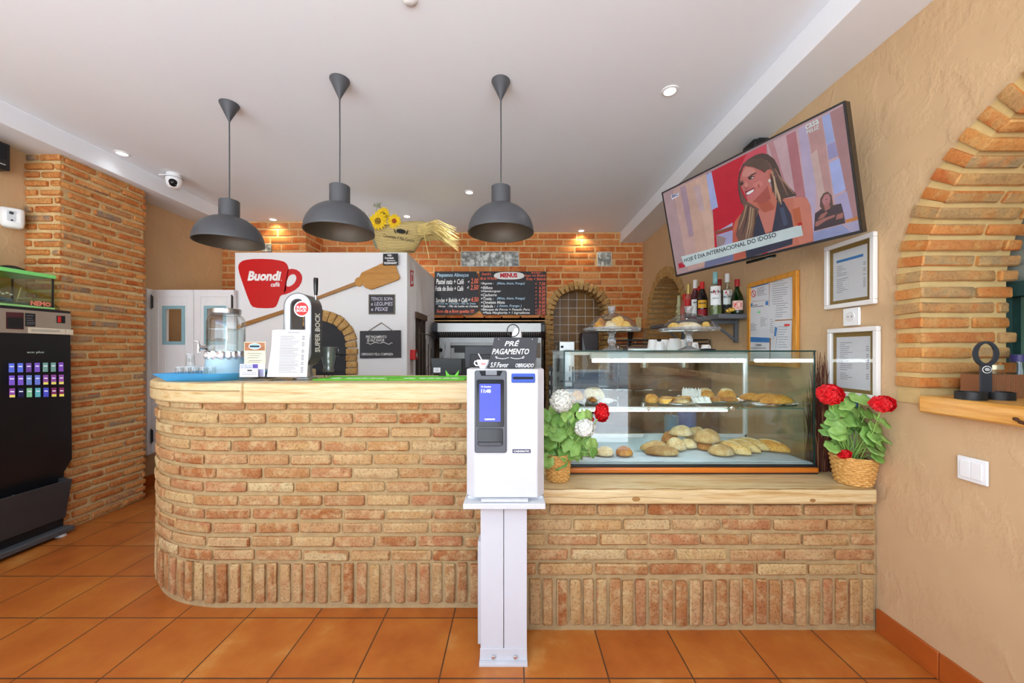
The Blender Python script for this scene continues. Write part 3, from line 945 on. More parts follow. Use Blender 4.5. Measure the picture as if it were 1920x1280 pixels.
for px, d, lab in ((1247, 1.995, 'custard tart at the front left of the tart tray'), (1252, 2.06, 'custard tart at the back left of the tart tray'), (1285, 2.08, 'custard tart at the back right of the tart tray'), (1272, 2.035, 'custard tart in the middle of the tart tray')):
    tart(px, d, lab)
loaf('sugared_pastry', 'pale nut-sprinkled pastry at the front of the tart tray', fs(1278, 1.975), (.042, .028, .03), K_seed, 0, 45, cat='pastry')
m = MB()
for i in range(9):
    pass
def napkin(px, d, label, h, rz=0):
    m = MB(); n = 14
    rows = []
    for j in range(5):
        rows.append([V((.05 * (i / n - .5) * 2, .012 * math.sin(i * 1.3) * j / 4 + .03 * j / 4, h * j / 4 * (.75 + .25 * abs(math.sin(i * 1.7))))) for i in range(n + 1)])
    m.ring(rows, closed=False)
    o = tag(m.build('paper_napkin', pm('paper_doily', 'f2f2ef'), smooth=80), label, 'napkin')
    at(o, fs(px, d), rz)
    s = o.modifiers.new('solid', 'SOLIDIFY'); s.thickness = .0008
napkin(1296, 2.12, 'white scalloped paper standing up behind the tarts', .07, -.5)
napkin(1318, 1.995, 'crumpled white paper in front of the seeded buns', .035, .1)
for px, d, r, mat, lab in ((1322, 2.14, (.052, .045, .062), K_gold, 'left golden braided bun on the seeded bun tray'), (1362, 2.15, (.05, .045, .06), K_gold, 'right golden braided bun on the seeded bun tray')):
    loaf('braided_bun', lab, fs(px, d), r, mat, 0, px, 'golden buns', cat='pastry', amp=.03, score=[(-.03, .03, -.012 * k, -.012 * k) for k in (-1, 0.2, 1.4)])
for px, d, lab in ((1341, 2.06, 'flat browned pastry below the left braided bun'), (1369, 2.055, 'flat browned pastry below the right braided bun')):
    loaf('flat_pastry', lab, fs(px, d), (.042, .026, .026), K_brown, .1, px, 'flat pastries', cat='pastry', amp=.12)
loaf('topped_bread', 'seed-topped flat bread left of the long glazed loaf', fs(1408, 2.11), (.06, .04, .042), K_gold, 0, 51)
loaf('milk_loaf', 'long glossy golden loaf at the right end of the shelf', fs(1456, 1.955), (.09, .033, .05), K_gold, .03, 52, amp=.02)
loaf('milk_loaf', 'golden loaf behind the long glossy loaf', fs(1436, 2.035), (.08, .03, .048), K_gold, .05, 53, amp=.02)

# blue cutlery pots behind the case
M_steel = pm('stainless_steel', 'b9bbbc', .28, .9, var=.06)
def pot(px, d, r, h, lab, mat, holes):
    t = thing('cutlery_pot', lab, 'cutlery pot', fl(px, d, .661), 0)
    m = MB(); m.lathe([(.0005, .002), (r * .92, .002), (r, h), (r * 1.04, h + .004), (r * .96, h), (r * .88, .006), (.0005, .006)], n=32); m.build('pot', mat, t)
    rg = random.Random(px)
    for i in range(6):
        a = rg.uniform(0, 6.28)
        m = MB(); m.tube([(r * .4 * math.cos(a), r * .4 * math.sin(a), .012), (r * .9 * math.cos(a), r * .9 * math.sin(a), h + rg.uniform(.04, .09))], .003, 6)
        e = V((r * .95 * math.cos(a), r * .95 * math.sin(a), h + .095)); m.sphere(e - V((0, 0, .01)), .016, 10, 0, (.7, .25, 1.2))
        m.build('spoon', M_steel, t)
pot(1259, 2.56, .047, .165, 'shorter blue cutlery pot behind the glass case', pm('blue_pot', '6ab4e6', .4), True)
pot(1288, 2.60, .062, .20, 'taller blue cutlery pot behind the glass case', pm('deep_blue_pot', '5a94ee', .4), False)

# ---------------------------------------------------------------- upright faces seen from the front
UX, UZ, O0 = V((1, 0, 0)), V((0, 0, 1)), V((0, 0, 0))
def pxz(pts, d, L=O0):
    out = []
    for x, y in pts:
        p = W(x, y, d) - V(L)
        out.append((p.x, p.z))
    return out
def tpx(mb, s, x0, y0, x1, y1, d, L=O0, m=0, off=.0012, **k):
    a, b = W(x0, y1, d) - V(L), W(x1, y0, d) - V(L)
    mb.text(s, (0, d - L[1], 0), UX, UZ, a.x, a.z, b.x - a.x, b.z - a.z, m, off, **k)
def qpx(mb, x0, y0, x1, y1, d, L=O0, m=0, off=.001, th=None):
    p = pxz([(x0, y1), (x1, y1), (x1, y0), (x0, y0)], d, L)
    if th: mb.prism(p, (0, d - L[1], 0), UX, UZ, th, m)
    else: mb.flat(p, (0, d - L[1], 0), UX, UZ, off, m)
def rrect(x0, y0, x1, y1, r, n=5):
    p = []
    for cx, cy, a in ((x1 - r, y0 + r, -PI / 2), (x1 - r, y1 - r, 0), (x0 + r, y1 - r, PI / 2), (x0 + r, y0 + r, PI)):
        p += [(cx + r * math.cos(a + PI / 2 * i / n), cy + r * math.sin(a + PI / 2 * i / n)) for i in range(n + 1)]
    return p
M_ink = pm('chalk_white', 'f2f2ee', .8, var=.03, scale=60)
M_inkblack = pm('black_ink', '222226', .7, var=.05)
M_slate = pm('slate_black', '3b3b3e', .75, var=.08, scale=12)
M_grey = pm('charcoal_plastic', '55585c', .4, var=.04)
M_blackgl = pm('glossy_black', '0e0e10', .12, var=.1)
M_paper = pm('white_paper', 'd4d4d6', .8, var=.02, scale=5)
M_print = pm('grey_print', '75757c', .8, var=.15, scale=90)
M_blue = pm('print_blue', '3f78b4', .7, var=.06)
M_redp = pm('sign_red', 'c8201c', .5, var=.05)
M_kiosk = pm('white_powder_coat', 'c9cbce', .35, var=.015)

# ---------------------------------------------------------------- payment kiosk
KD = 1.49
L = V((-.035, 1.56, 0))
k = thing('payment_kiosk', 'white self-service payment machine with blue screen on a steel pedestal', 'payment machine', L)
xa, xb, xc, xd = [(p - VX) * KD / F - L.x for p in (873, 889, 1008, 1021)]
za, zb = W(0, 933, KD).z, W(0, 692, KD).z
y0, y1 = KD - L.y, 1.648 - L.y
b = MB(); b.prism([(xa, y1), (xa, y0 + .035), (xb, y0), (xc, y0), (xd, y0 + .035), (xd, y1)], (0, 0, za), (1, 0, 0), (0, 1, 0), zb - za)
b.build('housing', M_kiosk, k, bevel=.004, seg=3)
b = MB(); b.bx(xa + .006, xd - .006, y0 + .02, y1, za - .012, za, 0); qpx(b, 903, 933, 990, 937, KD + .004, L, 0, th=.02)
b.build('base_rim', M_kiosk, k)
def face(name, mats, polys, parent, d=KD, bevel=.002, smooth=35):
    b = MB()
    for px, th, m, off in polys:
        b.prism(pxz(px, d, L), (0, d - L.y - off, 0), UX, UZ, th, m)
    return b.build(name, mats, parent, smooth, bevel)
rp = lambda x0, y0, x1, y1, r: rrect(x0, y0, x1, y1, r, 4)
mod = face('card_module', [M_grey], [(rp(890, 694, 950, 848, 4), .009, 0, 0)], k, bevel=.004)
face('reader_slot', [M_blackgl], [([(899, 695), (942, 695), (938, 704), (903, 704)], .0015, 0, .009)], mod, bevel=0)
face('reader_tongue', [pm('mid_grey_plastic', '77797d', .4)], [([(911, 694), (932, 694), (932, 703), (911, 703)], .004, 0, .0095)], mod)
face('screen_bezel', [M_blackgl], [(rp(894, 711, 945, 799, 3), .003, 0, .0085)], mod, bevel=.001)
scr = face('screen', [pm('lit_blue_screen', '3b45d8', .3, var=.06, scale=6, emit=.75)], [([(899.5, 719), (938.5, 719), (938.5, 789), (899.5, 789)], .0004, 0, .0116)], mod, bevel=0)
b = MB()
for s, x0, yy0, x1, yy1, bo in (('01 Outubro', 903, 722.6, 921, 725.6, .01), ('11:48', 903, 729, 920.5, 735.5, .03), ('CASHMATIC', 909, 783.2, 928.5, 786.2, .03)):
    tpx(b, s, x0, yy0, x1, yy1, KD, L, 0, .0126, bold=bo)
b.build('lettering', pm('lit_white', 'f4f4ff', .5, var=.01, emit=.8), scr, smooth=0)
face('coin_tray', [M_blackgl], [(rp(896, 802, 943, 834, 4), .003, 0, .0085)], mod, bevel=.0015)
face('tray_lip', [pm('tray_grey', '3c3e42', .3)], [([(897, 827), (942, 827), (940, 834), (899, 834)], .008, 0, .0105)], mod, bevel=.002)
nb = face('note_slot', [pm('blue_plastic', '2c4fae', .3)], [(rp(959, 700, 1003, 717, 2), .006, 0, 0)], k, bevel=.002)
face('slot_mouth', [M_blackgl], [([(962, 706), (1000, 706), (1000, 710.5), (962, 710.5)], .0006, 0, .006)], nb, bevel=0)
b = MB(); qpx(b, 961, 842, 995, 849, KD, L, 0, th=.001); tpx(b, 'CASHMATIC', 963, 843.6, 993, 847.4, KD, L, 1, .0016, bold=.03)
b.build('name_plate', [pm('navy_plate', '23264a', .4), M_ink], k, smooth=0)
# pedestal
bz = .004
zt = W(0, 955, 1.46).z
b = MB(); b.bx((868 - VX) * 1.46 / F - L.x, (1023 - VX) * 1.46 / F - L.x, 1.46 - L.y, 1.655 - L.y, zt, za - .0125)
b.build('support_plate', M_kiosk, k, bevel=.003)
b = MB()
xl, xr, xs = [(p - VX) * 1.53 / F - L.x for p in (901, 988, 944.5)]
b.bx(xl, xs - .0012, 1.53 - L.y, 1.65 - L.y, .012, zt - .0005); b.bx(xs + .0012, xr, 1.53 - L.y, 1.65 - L.y, .012, zt - .0005)
b.bx(xl - .018, xl - .0005, 1.60 - L.y, 1.66 - L.y, .02, .46)
ped = b.build('pedestal', M_kiosk, k, bevel=.0015)
b = MB(); b.bx(xl - .004, xr + .002, 1.508 - L.y, 1.66 - L.y, 0, .0115); b.bx(xl - .002, xr, 1.526 - L.y, 1.5295 - L.y, .012, .06)
b.build('foot_plate', M_kiosk, k, bevel=.001)
for px in (925, 966):
    b = MB(); x = (px - VX) * 1.525 / F - L.x
    b.cyl((x, 1.5255 - L.y, .03), (x, 1.516 - L.y, .03), .008, n=6)
    b.build('bolt', M_chrome, k, bevel=.001)
# on top of the kiosk: slate sign, cup, stands
zK = zb
L = V((W(962, 690, 1.55).x, 1.55, zK))
def leaning_sign(L):
    t = thing('slate_sign', 'black slate sign with white PRÉ PAGAMENTO lettering on top of the payment machine', 'sign', L)
    poly = pxz([(915, 690.5), (1001.5, 690), (1009, 633), (927, 632)], 1.55, L)
    zmin = min(p[1] for p in poly)
    poly = [(x, z - zmin + .0005) for x, z in poly]
    b = MB(); b.prism(poly, (0, 0, 0), UX, UZ, .006)
    b.build('board', M_slate, t, bevel=.001)
    b = MB()
    for s, x0, y0, x1, y1, sh in (('PRÉ', 946, 637, 974, 648.5, .3), ('PAGAMENTO', 922.5, 653.5, 992, 664, .35), ('S.F.Favor', 919.5, 679, 953.5, 688.5, .3), ('OBRIGADO', 966.5, 681, 1000.5, 688.5, .3)):
        tpx(b, s, x0, y0, x1, y1, 1.55, L, 0, .0072, bold=.012, shear=sh)
    def swirl(x0, x1, y, fl):
        pts = []
        for i in range(26):
            q = i / 25
            if q < .3:
                a = q / .3 * 1.6 * PI
                pts.append((x0 + fl * 2.2 * (1 - math.cos(a)) * .7, y - 2 * math.sin(a)))
            else:
                r = (q - .3) / .7
                pts.append((x0 + (x1 - x0) * r + fl * 1.5 * (1 - r), y + 2.2 * math.sin(r * PI)))
        P = [V((p[0], -.007, p[1])) for p in pxz(pts, 1.55, L)]
        b.tube(P, .0011, 5)
    swirl(929, 954.5, 670, 1); swirl(983, 957, 670, -1)
    for x, y in ((935, 636), (998, 636)):
        p = W(x, y, 1.55) - L; b.cyl((p.x, -.006, p.z), (p.x, -.0075, p.z), .0016, n=8)
    b.build('lettering', M_ink, t, smooth=0)
leaning_sign(L)
t = thing('sign_stand', 'black wire ring stand rising behind the slate sign on the payment machine', 'holder', (W(962, 0, 1.58).x, 1.58, zK))
b = MB(); b.lathe([(.0005, 0), (.028, 0), (.028, .006), (.0005, .008)], n=24); b.build('base', M_dark, t)
zz = W(0, 620, 1.60).z - zK
b = MB(); b.tube([(0, 0, .006), (0, 0, zz - .03)], .0028, 8); b.tube([(.026 * math.sin(a) * .95, 0, zz + .026 * -math.cos(a)) for a in [2 * PI * i / 30 for i in range(31)]], .0022, 8)
b.build('ring', M_dark, t)
t = thing('pump_bottle', 'white pump bottle showing behind the slate sign', 'bottle', (W(969, 0, 1.63).x, 1.627, zK))
b = MB(); b.lathe([(.0005, 0), (.02, 0), (.0215, .005), (.0215, .146), (.018, .158), (.009, .163), (.009, .171)], n=24); b.build('bottle', M_whitep, t)
zz = W(0, 617, 1.63).z - zK
b = MB(); b.cyl((0, 0, .166), (0, 0, zz - .006), .008, n=16); b.bx(-.012, .009, -.008, .008, zz - .008, zz); b.build('pump', M_whitep, t, bevel=.001)
t = thing('coffee_cup', 'white coffee cup with red print and a straw on the payment machine', 'cup', (W(906, 0, 1.56).x, 1.56, zK))
b = MB(); b.lathe([(.0005, .003), (.013, 0), (.015, .004), (.024, .02), (.027, .036), (.0255, .036), (.022, .02), (.012, .007), (.0005, .006)], n=30); b.build('cup', M_whitep, t)
b = MB(); b.tube([(-.024, 0, .03), (-.034, 0, .03), (-.037, 0, .021), (-.03, 0, .012), (-.021, 0, .012)], .003, 8); b.build('handle', M_whitep, t)
b = MB(); b.text('Buondi', (0, -.0263, 0), V((1, 0, 0)), V((.0, -.06, 1)), -.006, .016, .018, .010, 0, .0012, bold=.03, shear=.25); b.build('lettering', M_redp, t, smooth=0)
b = MB(); b.tube([(.008, 0, .010), (-.020, -.004, .062)], .0022, 8); b.build('straw', M_whitep, t)

# ---------------------------------------------------------------- on the bar top
ZT1 = 1.1195
def top(px, d): return V(((px - VX) * d / F, d, ZT1))
M_gl = glassmat('clear_glass', 'fbfdfd', .05, 1.0)
M_glthick = pm('drinking_glass', 'f4f8f8', .02, trans=1, var=.01, ior=1.45)
# tray with tumblers and the drink dispenser
L = V((W(392, 0, 2.03).x, 2.03, ZT1))
t = thing('serving_tray', 'bright blue shallow tray with sloping sides on the left end of the bar', 'tray', L)
bo = [(-.14, -.10), (.095, -.10), (.21, .01), (.21, .215), (-.14, .215)]
def scp(p, k, dx=0): return [(x * k + dx, y * k) for x, y in p]
b = MB()
rr = [[V((x, y, 0)) for x, y in bo], [V((x * 1.32, y * 1.32, .040)) for x, y in bo], [V((x * 1.27, y * 1.27, .041)) for x, y in bo], [V((x * .97, y * .97, .004)) for x, y in bo]]
b.ring(rr, 0, True, (True, True)); b.build('tray', pm('bright_blue_plastic', '4aa3dc', .35, var=.04), t, bevel=.001)
def tumbler(name='drinking_glass'):
    t = thing(name, '', 'glass')
    b = MB(); b.lathe([(.0005, .068), (.0168, .068), (.018, .064), (.0202, .001), (.0198, 0), (.0188, .001), (.0165, .058), (.0005, .059)], n=20)
    b.build('glass', M_gl, t)
    b = MB()
    for zc, r in ((.067, .017), (.0015, .0198)):
        b.tube([(r * math.cos(a), r * math.sin(a), zc) for a in [2 * PI * i / 20 for i in range(21)]], .0013, 5, caps=False)
    b.build('rim', pm('glass_rim', 'dfe6e8', .1, var=.05), t)
    return t
tm = tumbler()
pos = [(-.112, -.052, 'upturned tumbler at the left front of the blue tray'), (-.062, -.065, 'second upturned tumbler along the front of the blue tray'), (-.02, -.068, 'third upturned tumbler along the front of the blue tray'),
       (.022, -.066, 'fourth upturned tumbler along the front of the blue tray'), (.064, -.062, 'rightmost upturned tumbler along the front of the blue tray'), (-.088, -.002, 'upturned tumbler in the second row left on the blue tray'), (-.105, .05, 'upturned tumbler in the second row middle of the blue tray')]
for i, (x, y, lab) in enumerate(pos):
    p = L + V((x, y, .0045))
    if i == 0: at(tm, p); tm['label'] = lab; tm['group'] = 'tumblers on the blue tray'
    else: dup(tm, p, .3 * i, lab, 'tumblers on the blue tray')
dup(tm, L + V((-.075, -.03, .0735)), .2, 'upturned tumbler stacked on top of the others by the dispenser', 'tumblers on the blue tray')
# dispenser
Ld = V((W(424, 0, 2.115).x, 2.115, ZT1 + .0045))
t = thing('drink_dispenser', 'glass jar drink dispenser with tap on a pale blue base wrapped with foil', 'drink dispenser', Ld)
q = 2.115 / F
h = lambda y: W(0, y, 2.115).z - Ld.z
b = MB(); b.lathe([(.0005, 0), (.106, 0), (.106, .004), (.088, h(666)), (.0005, h(666))], n=40); b.build('base', pm('pale_blue_base', 'a9c8d2', .5, var=.04), t)
zj = h(665)
prof = [(.0005, zj + .004), (.078, zj + .002), (.088, zj + .012), (.0905, zj + .03), (.0905, h(603)), (.083, h(595)), (.068, h(590)), (.066, h(586))]
b = MB(); b.lathe(prof + [(r - .004, z) for r, z in prof[::-1]], n=48); b.build('jar', M_gl, t)
b = MB(); b.lathe([(.0005, zj + .012), (.08, zj + .012), (.086, zj + .03), (.086, h(617)), (.0005, h(617))], n=48); b.build('water', glassmat('water', 'f6fbfb', .07), t)
b = MB(); b.lathe([(.066, h(588)), (.071, h(588)), (.071, h(580)), (.066, h(579)), (.0005, h(578.5))], n=40); b.build('lid', M_steel, t)
b = MB(); b.ring([[V(((.0915 + .004 * math.sin(i * 2.3) + dr) * math.cos(2 * PI * i / 60), (.0915 + .004 * math.sin(i * 2.3) + dr) * math.sin(2 * PI * i / 60), z + .005 * math.sin(i * 1.7 + z * 90))) for i in range(60)] for z, dr in ((h(672), .001), (h(668), .005), (h(663), .001), (h(659), .003))])
b.build('foil_wrap', pm('aluminium_foil', 'e6e6e8', .25, .75, var=.05), t, smooth=20)
b = MB(); b.cyl((-.05, -.075, h(652)), (-.068, -.104, h(652)), .011, n=16); b.cyl((-.068, -.104, h(646)), (-.068, -.104, h(661)), .008, n=14); b.tube([(-.068, -.104, h(646)), (-.068, -.107, h(641)), (-.085, -.11, h(640))], .004, 8); b.build('tap', M_chrome, t)
b = MB()
b.tube([(.07 * math.cos(a), .07 * math.sin(a) - .004, h(592) + .004) for a in [2 * PI * i / 40 for i in range(41)]], .0018, 6, caps=False)
b.tube([(.07, -.01, h(592)), (.088, -.012, h(600)), (.092, -.012, h(610))], .002, 6); b.tube([(-.07, -.01, h(592)), (-.085, -.012, h(598)), (-.07, -.03, h(604))], .002, 6)
b.build('wire_clasp', M_steel, t)
# card holder
L = top(473, 1.955)
t = thing('card_holder', 'clear holder with business cards in front of a cream leaflet', 'card holder', L)
b = MB(); b.bx(-.067, .062, -.012, -.0095, 0, .060); b.bx(-.067, .062, .02, .0225, 0, .065); b.bx(-.067, .062, -.0095, .02, 0, .003); b.build('holder', M_gl, t)
def card(name, x0, y0, x1, y1, d, dy, mats, draw, lab=None):
    b = MB(); qpx(b, x0, y0, x1, y1, d + dy, L, 0, th=.001)
    draw(b, d + dy)
    o = b.build(name, mats, t, 0)
    if lab: o['label'] = lab
M_cream = pm('cream_card', 'eadcb4', .8, var=.03)
def dr(b, d):
    qpx(b, 459, 642, 497, 657, d, L, 1, .0014); 
    p = [((478 + 11.5 * math.cos(2 * PI * i / 24)), (649 + 6 * math.sin(2 * PI * i / 24))) for i in range(24)]
    b.flat(pxz(p, d, L), (0, d - L.y, 0), UX, UZ, .0018, 2)
    p = [((478 + 10 * math.cos(2 * PI * i / 24)), (649 + 4.6 * math.sin(2 * PI * i / 24))) for i in range(24)]
    b.flat(pxz(p, d, L), (0, d - L.y, 0), UX, UZ, .0021, 3)
    qpx(b, 469, 647.6, 487, 650.6, d, L, 4, .0024)
    for i, y in enumerate((662, 666, 670, 675, 678)):
        qpx(b, 464 + (i % 2) * 3, y, 491 - (i % 3) * 3, y + 1.1, d, L, 5, .0016)
card('leaflet', 458, 641, 498, 684, 1.955, .012, [M_cream, pm('warm_photo', 'a06a48', .6, var=.4, scale=60), M_paper, pm('badge_blue', '8fb9cf', .6), M_inkblack, M_print], dr)
def dr(b, d):
    qpx(b, 474, 682.5, 484, 690, d, L, 1, .0014); qpx(b, 484, 692, 494, 705, d, L, 2, .0014); qpx(b, 451, 683, 473, 690, d, L, 3, .0014)
card('brochure', 450, 682, 497, 706, 1.955, .004, [M_paper, pm('violet_print', '5a4a9c', .6), pm('pale_violet', 'a7a4d0', .6), pm('grey_photo', 'b4b8c4', .6, var=.3, scale=80)], dr)
def dr(b, d):
    qpx(b, 464, 693, 473, 695.5, d, L, 1, .0014)
    for y in (698.5, 701.5): qpx(b, 454, y, 481, y + .8, d, L, 2, .0014)
card('business_card', 449.5, 690.5, 484, 706.5, 1.955, -.016, [M_paper, M_inkblack, M_print], dr)
# menu sheets
L = top(541, 1.95)
t = thing('menu_stand', 'upright printed price list in a clear stand before the beer tap', 'menu', L)
b = MB(); b.bx(-.115, .1, 0, .06, 0, .004); b.build('stand_base', M_gl, t)
def sheetpx(name, poly, d, dy, mats, lines, parent):
    b = MB(); b.prism(pxz(poly, d, L), (0, dy, 0), UX, UZ, .0012, 0)
    for x0, y0, x1, y1, m in lines:
        b.flat(pxz([(x0, y1), (x1, y1), (x1, y0), (x0, y0)], d, L), (0, dy, 0), UX, UZ, .0016, m)
    return b.build(name, mats, parent, 0)
sheetpx('back_sheet', [(503, 706), (530, 706), (530, 619), (508, 619)], 1.95, .012, [M_paper, pm('print_photo', '6a6f95', .6, var=.5, scale=70)], [(512, 622, 515, 690, 1)], t)
ln = [(540, 622.5, 562, 623.6, 1)]
rg = random.Random(4)
y = 630
while y < 699:
    x0 = 526 - (y - 630) * .055
    ln += [(x0, y, x0 + rg.uniform(22, 38), y + .8, 1)]
    if rg.random() < .7: ln += [(567 - (y - 630) * .05, y, 572 - (y - 630) * .05, y + 1, 2)]
    y += 2.9
sheetpx('price_list', [(500.5, 706.5), (575.5, 706.5), (582, 618), (514, 618)], 1.95, 0, [M_paper, M_print, M_inkblack], ln, t)
# beer tap
DT = 2.06
L = top(565, DT)
t = thing('beer_tap', 'stadium-shaped chrome and white beer tap column with red badge and black handle', 'beer tap', L)
def stadium(cx, hw, ytop, ybot, n=14):
    r = hw
    return [(cx + r * math.cos(PI * i / n), ytop + r - r * math.sin(PI * i / n)) for i in range(n + 1)] + [(cx - r * math.cos(PI * i / n), ybot - r + r * math.sin(PI * i / n)) for i in range(n + 1)]
def ringprism(b, po, pi, y, th, m, ms=None, mi=None):
    k = len(po)
    base = len(b.v)
    for P, yy in ((po, y), (pi, y), (po, y - th), (pi, y - th)):
        b.v += [(x, yy, z) for x, z in P]
    for i in range(k):
        j = (i + 1) % k
        for q, mm in (((i, j, k + j, k + i), m), ((2 * k + i, 3 * k + i, 3 * k + j, 2 * k + j), m), ((i, 2 * k + i, 2 * k + j, j), m if ms is None else ms), ((k + i, k + j, 3 * k + j, 3 * k + i), m if mi is None else mi)):
            b.f.append([base + a for a in q]); b.m.append(mm)
cxp = 558.5
S = lambda hw, yt, yb: pxz(stadium(cxp, hw, yt, yb), DT, L)
b = MB(); ringprism(b, S(26, 549, 688), S(12.5, 561, 676), .115, .113, 0, 0, 1)
body = b.build('column', [pm('dark_chrome', '5c5e61', .3, .4, var=.1), M_steel], t, 40, .002)
b = MB(); ringprism(b, S(24.8, 550.2, 686.8), S(14.2, 559.5, 677.5), .0015, .004, 0)
b.build('front_ring', pm('white_tap_ring', 'd9dbdf', .3, var=.01), t, 40, .001)  # plain white ring without emission
b = MB(); ringprism(b, S(26.05, 548.8, 688.2), S(25.3, 549.5, 687.5), .0005, .003, 0); ringprism(b, S(23.6, 551.3, 685.6), S(23.1, 551.8, 685.1), -.0022, .0008, 0); ringprism(b, S(13.2, 560.4, 676.6), S(12.3, 561.2, 675.8), .0005, .003, 0)
b.build('dark_outline', M_grey, t, 0)
b = MB(); p = pxz([(567, 579)], DT, L)[0]
b.cyl((p[0], .004, p[1]), (p[0], -.005, p[1]), 14.6 * DT / F, n=40); b.cyl((p[0], -.0051, p[1]), (p[0], -.0056, p[1]), 13.4 * DT / F, n=40, m=1); b.cyl((p[0], -.0057, p[1]), (p[0], -.0061, p[1]), 12.2 * DT / F, n=40, m=2)
b.bx(p[0] - .002, p[0] + .002, 0, .003, p[1] + .03, p[1] + .06, 0)
for s, y0, y1 in (('SUPER', 573.6, 578.7), ('BOCK', 579.7, 584.8)):
    tpx(b, s, 557.2, y0, 576.8, y1, DT, L, 1, .0068, bold=.05)
b.build('badge', [M_chrome, M_paper, M_redp], t, 40)
b = MB()
xs = pxz([(584.5, 600)], DT, L)[0][0]
z0, z1 = W(0, 660, DT + .06).z - L.z, W(0, 586, DT + .06).z - L.z
b.text('SUPER BOCK', (xs + .0005, .06, 0), V((0, 0, 1)), V((0, -1, 0)), z0, -.028, z1 - z0, .055, 0, -.001, bold=.03)
b.v = [(xs + .0006, y, z) for x, y, z in b.v]
zc = W(0, 570, DT + .06).z - L.z
b.build('side_lettering', M_ink, t, smooth=0)
b = MB(); b.lathe([(.0005, 0), (.062, 0), (.062, .008), (.04, .014), (.034, .05), (.034, .085)], c=(-.01, .06, 0), n=32); b.build('pedestal', M_steel, t)
hx, hz = pxz([(590.5, 553)], DT + .04, L)[0]
b = MB(); b.cyl((hx, .05, hz - .025), (hx, .05, hz + .003), .006, n=14); b.build('handle_stem', M_chrome, t)
b = MB(); zt_ = W(0, 521, DT + .05).z - L.z; b.lathe([(.0085, hz), (.011, hz + .03), (.0125, zt_ - .006), (.011, zt_), (.0005, zt_)], c=(hx, .05, 0), n=20, cap=(True, False)); b.build('handle', M_blackgl, t)
# things beside the tap
L = top(616, 2.25)
t = thing('milk_jug', 'dark steel jug with a loop handle right of the beer tap', 'jug', L)
h2 = lambda y: W(0, y, 2.25).z - L.z
b = MB(); b.lathe([(.0005, .03), (.028, .03), (.032, .04), (.026, .055), (.036, h2(672)), (.040, h2(660)), (.040, h2(650)), (.037, h2(650)), (.033, h2(672)), (.02, .06), (.0005, .055)], n=32); b.build('bowl', pm('smoked_glass', '7f8682', .1, .5, var=.2), t)
b = MB(); b.tube([(.038, 0, h2(650)), (.058, 0, h2(652)), (.062, 0, h2(662)), (.052, 0, h2(670)), (.038, 0, h2(668))], .003, 8); b.build('handle', M_gl, t)
b = MB()
for a in (0, 2.1, 4.2): b.tube([(.026 * math.cos(a), .026 * math.sin(a), 0), (.026 * math.cos(a), .026 * math.sin(a), .031)], .002, 6)
b.build('wire_foot', M_dark, t)
b = MB(); L = top(576, 2.17); b.bx(-.017, .017, -.02, .02, 0, .05)
at(tag(b.build('tin', pm('orange_tin', 'b5551d', .4), bevel=.003), 'small orange tin at the foot of the beer tap', 'tin'), L)
# red-lidded jar behind the price list
L = top(523, 2.30)
t = thing('storage_jar', 'glass jar with a red lid half hidden behind the price list', 'jar', L)
b = MB(); b.lathe([(.0005, 0), (.03, 0), (.03, .21), (.026, .215)], n=24); b.build('jar', M_gl, t)
b = MB(); b.lathe([(.034, .21), (.034, .232), (.0005, .234)], n=24); b.build('lid', M_redp, t)
b = MB(); b.lathe([(.024, .235), (.022, .262), (.0005, .27)], n=24); b.build('knob', M_gl, t)
# green bar mats
M_green = pm('lime_rubber', '62b52c', .6, var=.06, bmp=.4, bscale=180)
for i, (a, c, lab) in enumerate(((585, 727, 'left lime green rubber bar mat on the back of the bar'), (728.5, 871, 'right lime green rubber bar mat, beside the payment machine'))):
    d = 1.965
    x0, x1 = (a - VX) * d / F, (c - VX) * d / F
    t = thing('bar_mat', lab, 'bar mat', ((x0 + x1) / 2, 2.07, ZT1), 0, 'lime green bar mats')
    w = (x1 - x0) / 2
    b = MB(); b.bx(-w, w, -.10, .10, 0, .006); b.bx(-w, w, .085, .10, .006, .011); b.bx(-w, w, -.10, -.09, .006, .009); b.build('mat', M_green, t, bevel=.002)
    b = MB()
    for q0, q1 in ((-.72, -.42), (-.30, -.12), (-.08, .10), (.14, .30), (.36, .52), (.56, .78)):
        b.bx(w * q0, w * q1, -.03, .012, .0062, .0070)
    b.build('white_print', M_ink, t, 0)
# monitors at the back of the bar
L = top(838, 2.33)
t = thing('till_display', 'small black customer display seen from behind, with a white sticker', 'monitor', L)
b = MB(); b.prism(pxz([(811, 701), (866, 701), (866, 672), (807, 671)], 2.33, L), (0, .022, 0), UX, UZ, .022); b.build('shell', M_dark, t, bevel=.003)
b = MB(); b.bx(-.012, .012, .002, .02, 0, .02); b.bx(-.05, .05, -.015, .04, 0, .006); b.build('foot', M_dark, t, bevel=.002)
b = MB(); qpx(b, 813, 689, 826, 698, 2.33, L, 0, .0025)
for y in (691, 693, 695): qpx(b, 815, y, 823, y + .7, 2.33, L, 1, .003)
b.build('sticker', [M_paper, M_print], t, 0)
L = top(915, 2.30)
t = thing('till_monitor', 'large black till monitor seen from behind, left of the slate sign', 'monitor', L)
p = pxz([(871, 692), (960, 692), (960, 648), (871, 648)], 2.30, L)
zlo = max(.05, p[0][1])
b = MB(); b.prism([(p[0][0], zlo), (p[1][0], zlo), (p[2][0], p[2][1]), (p[3][0], p[3][1])], (0, .03, 0), UX, UZ, .03); b.build('shell', M_grey if False else pm('monitor_black', '2a2b2f', .4), t, bevel=.006)
p = pxz([(882, 664), (950, 664)], 2.30, L)
b = MB(); b.bx(p[0][0], p[1][0], -.012, -.0005, zlo + .01, p[0][1]); b.build('rear_recess', M_dark, t, bevel=.003)
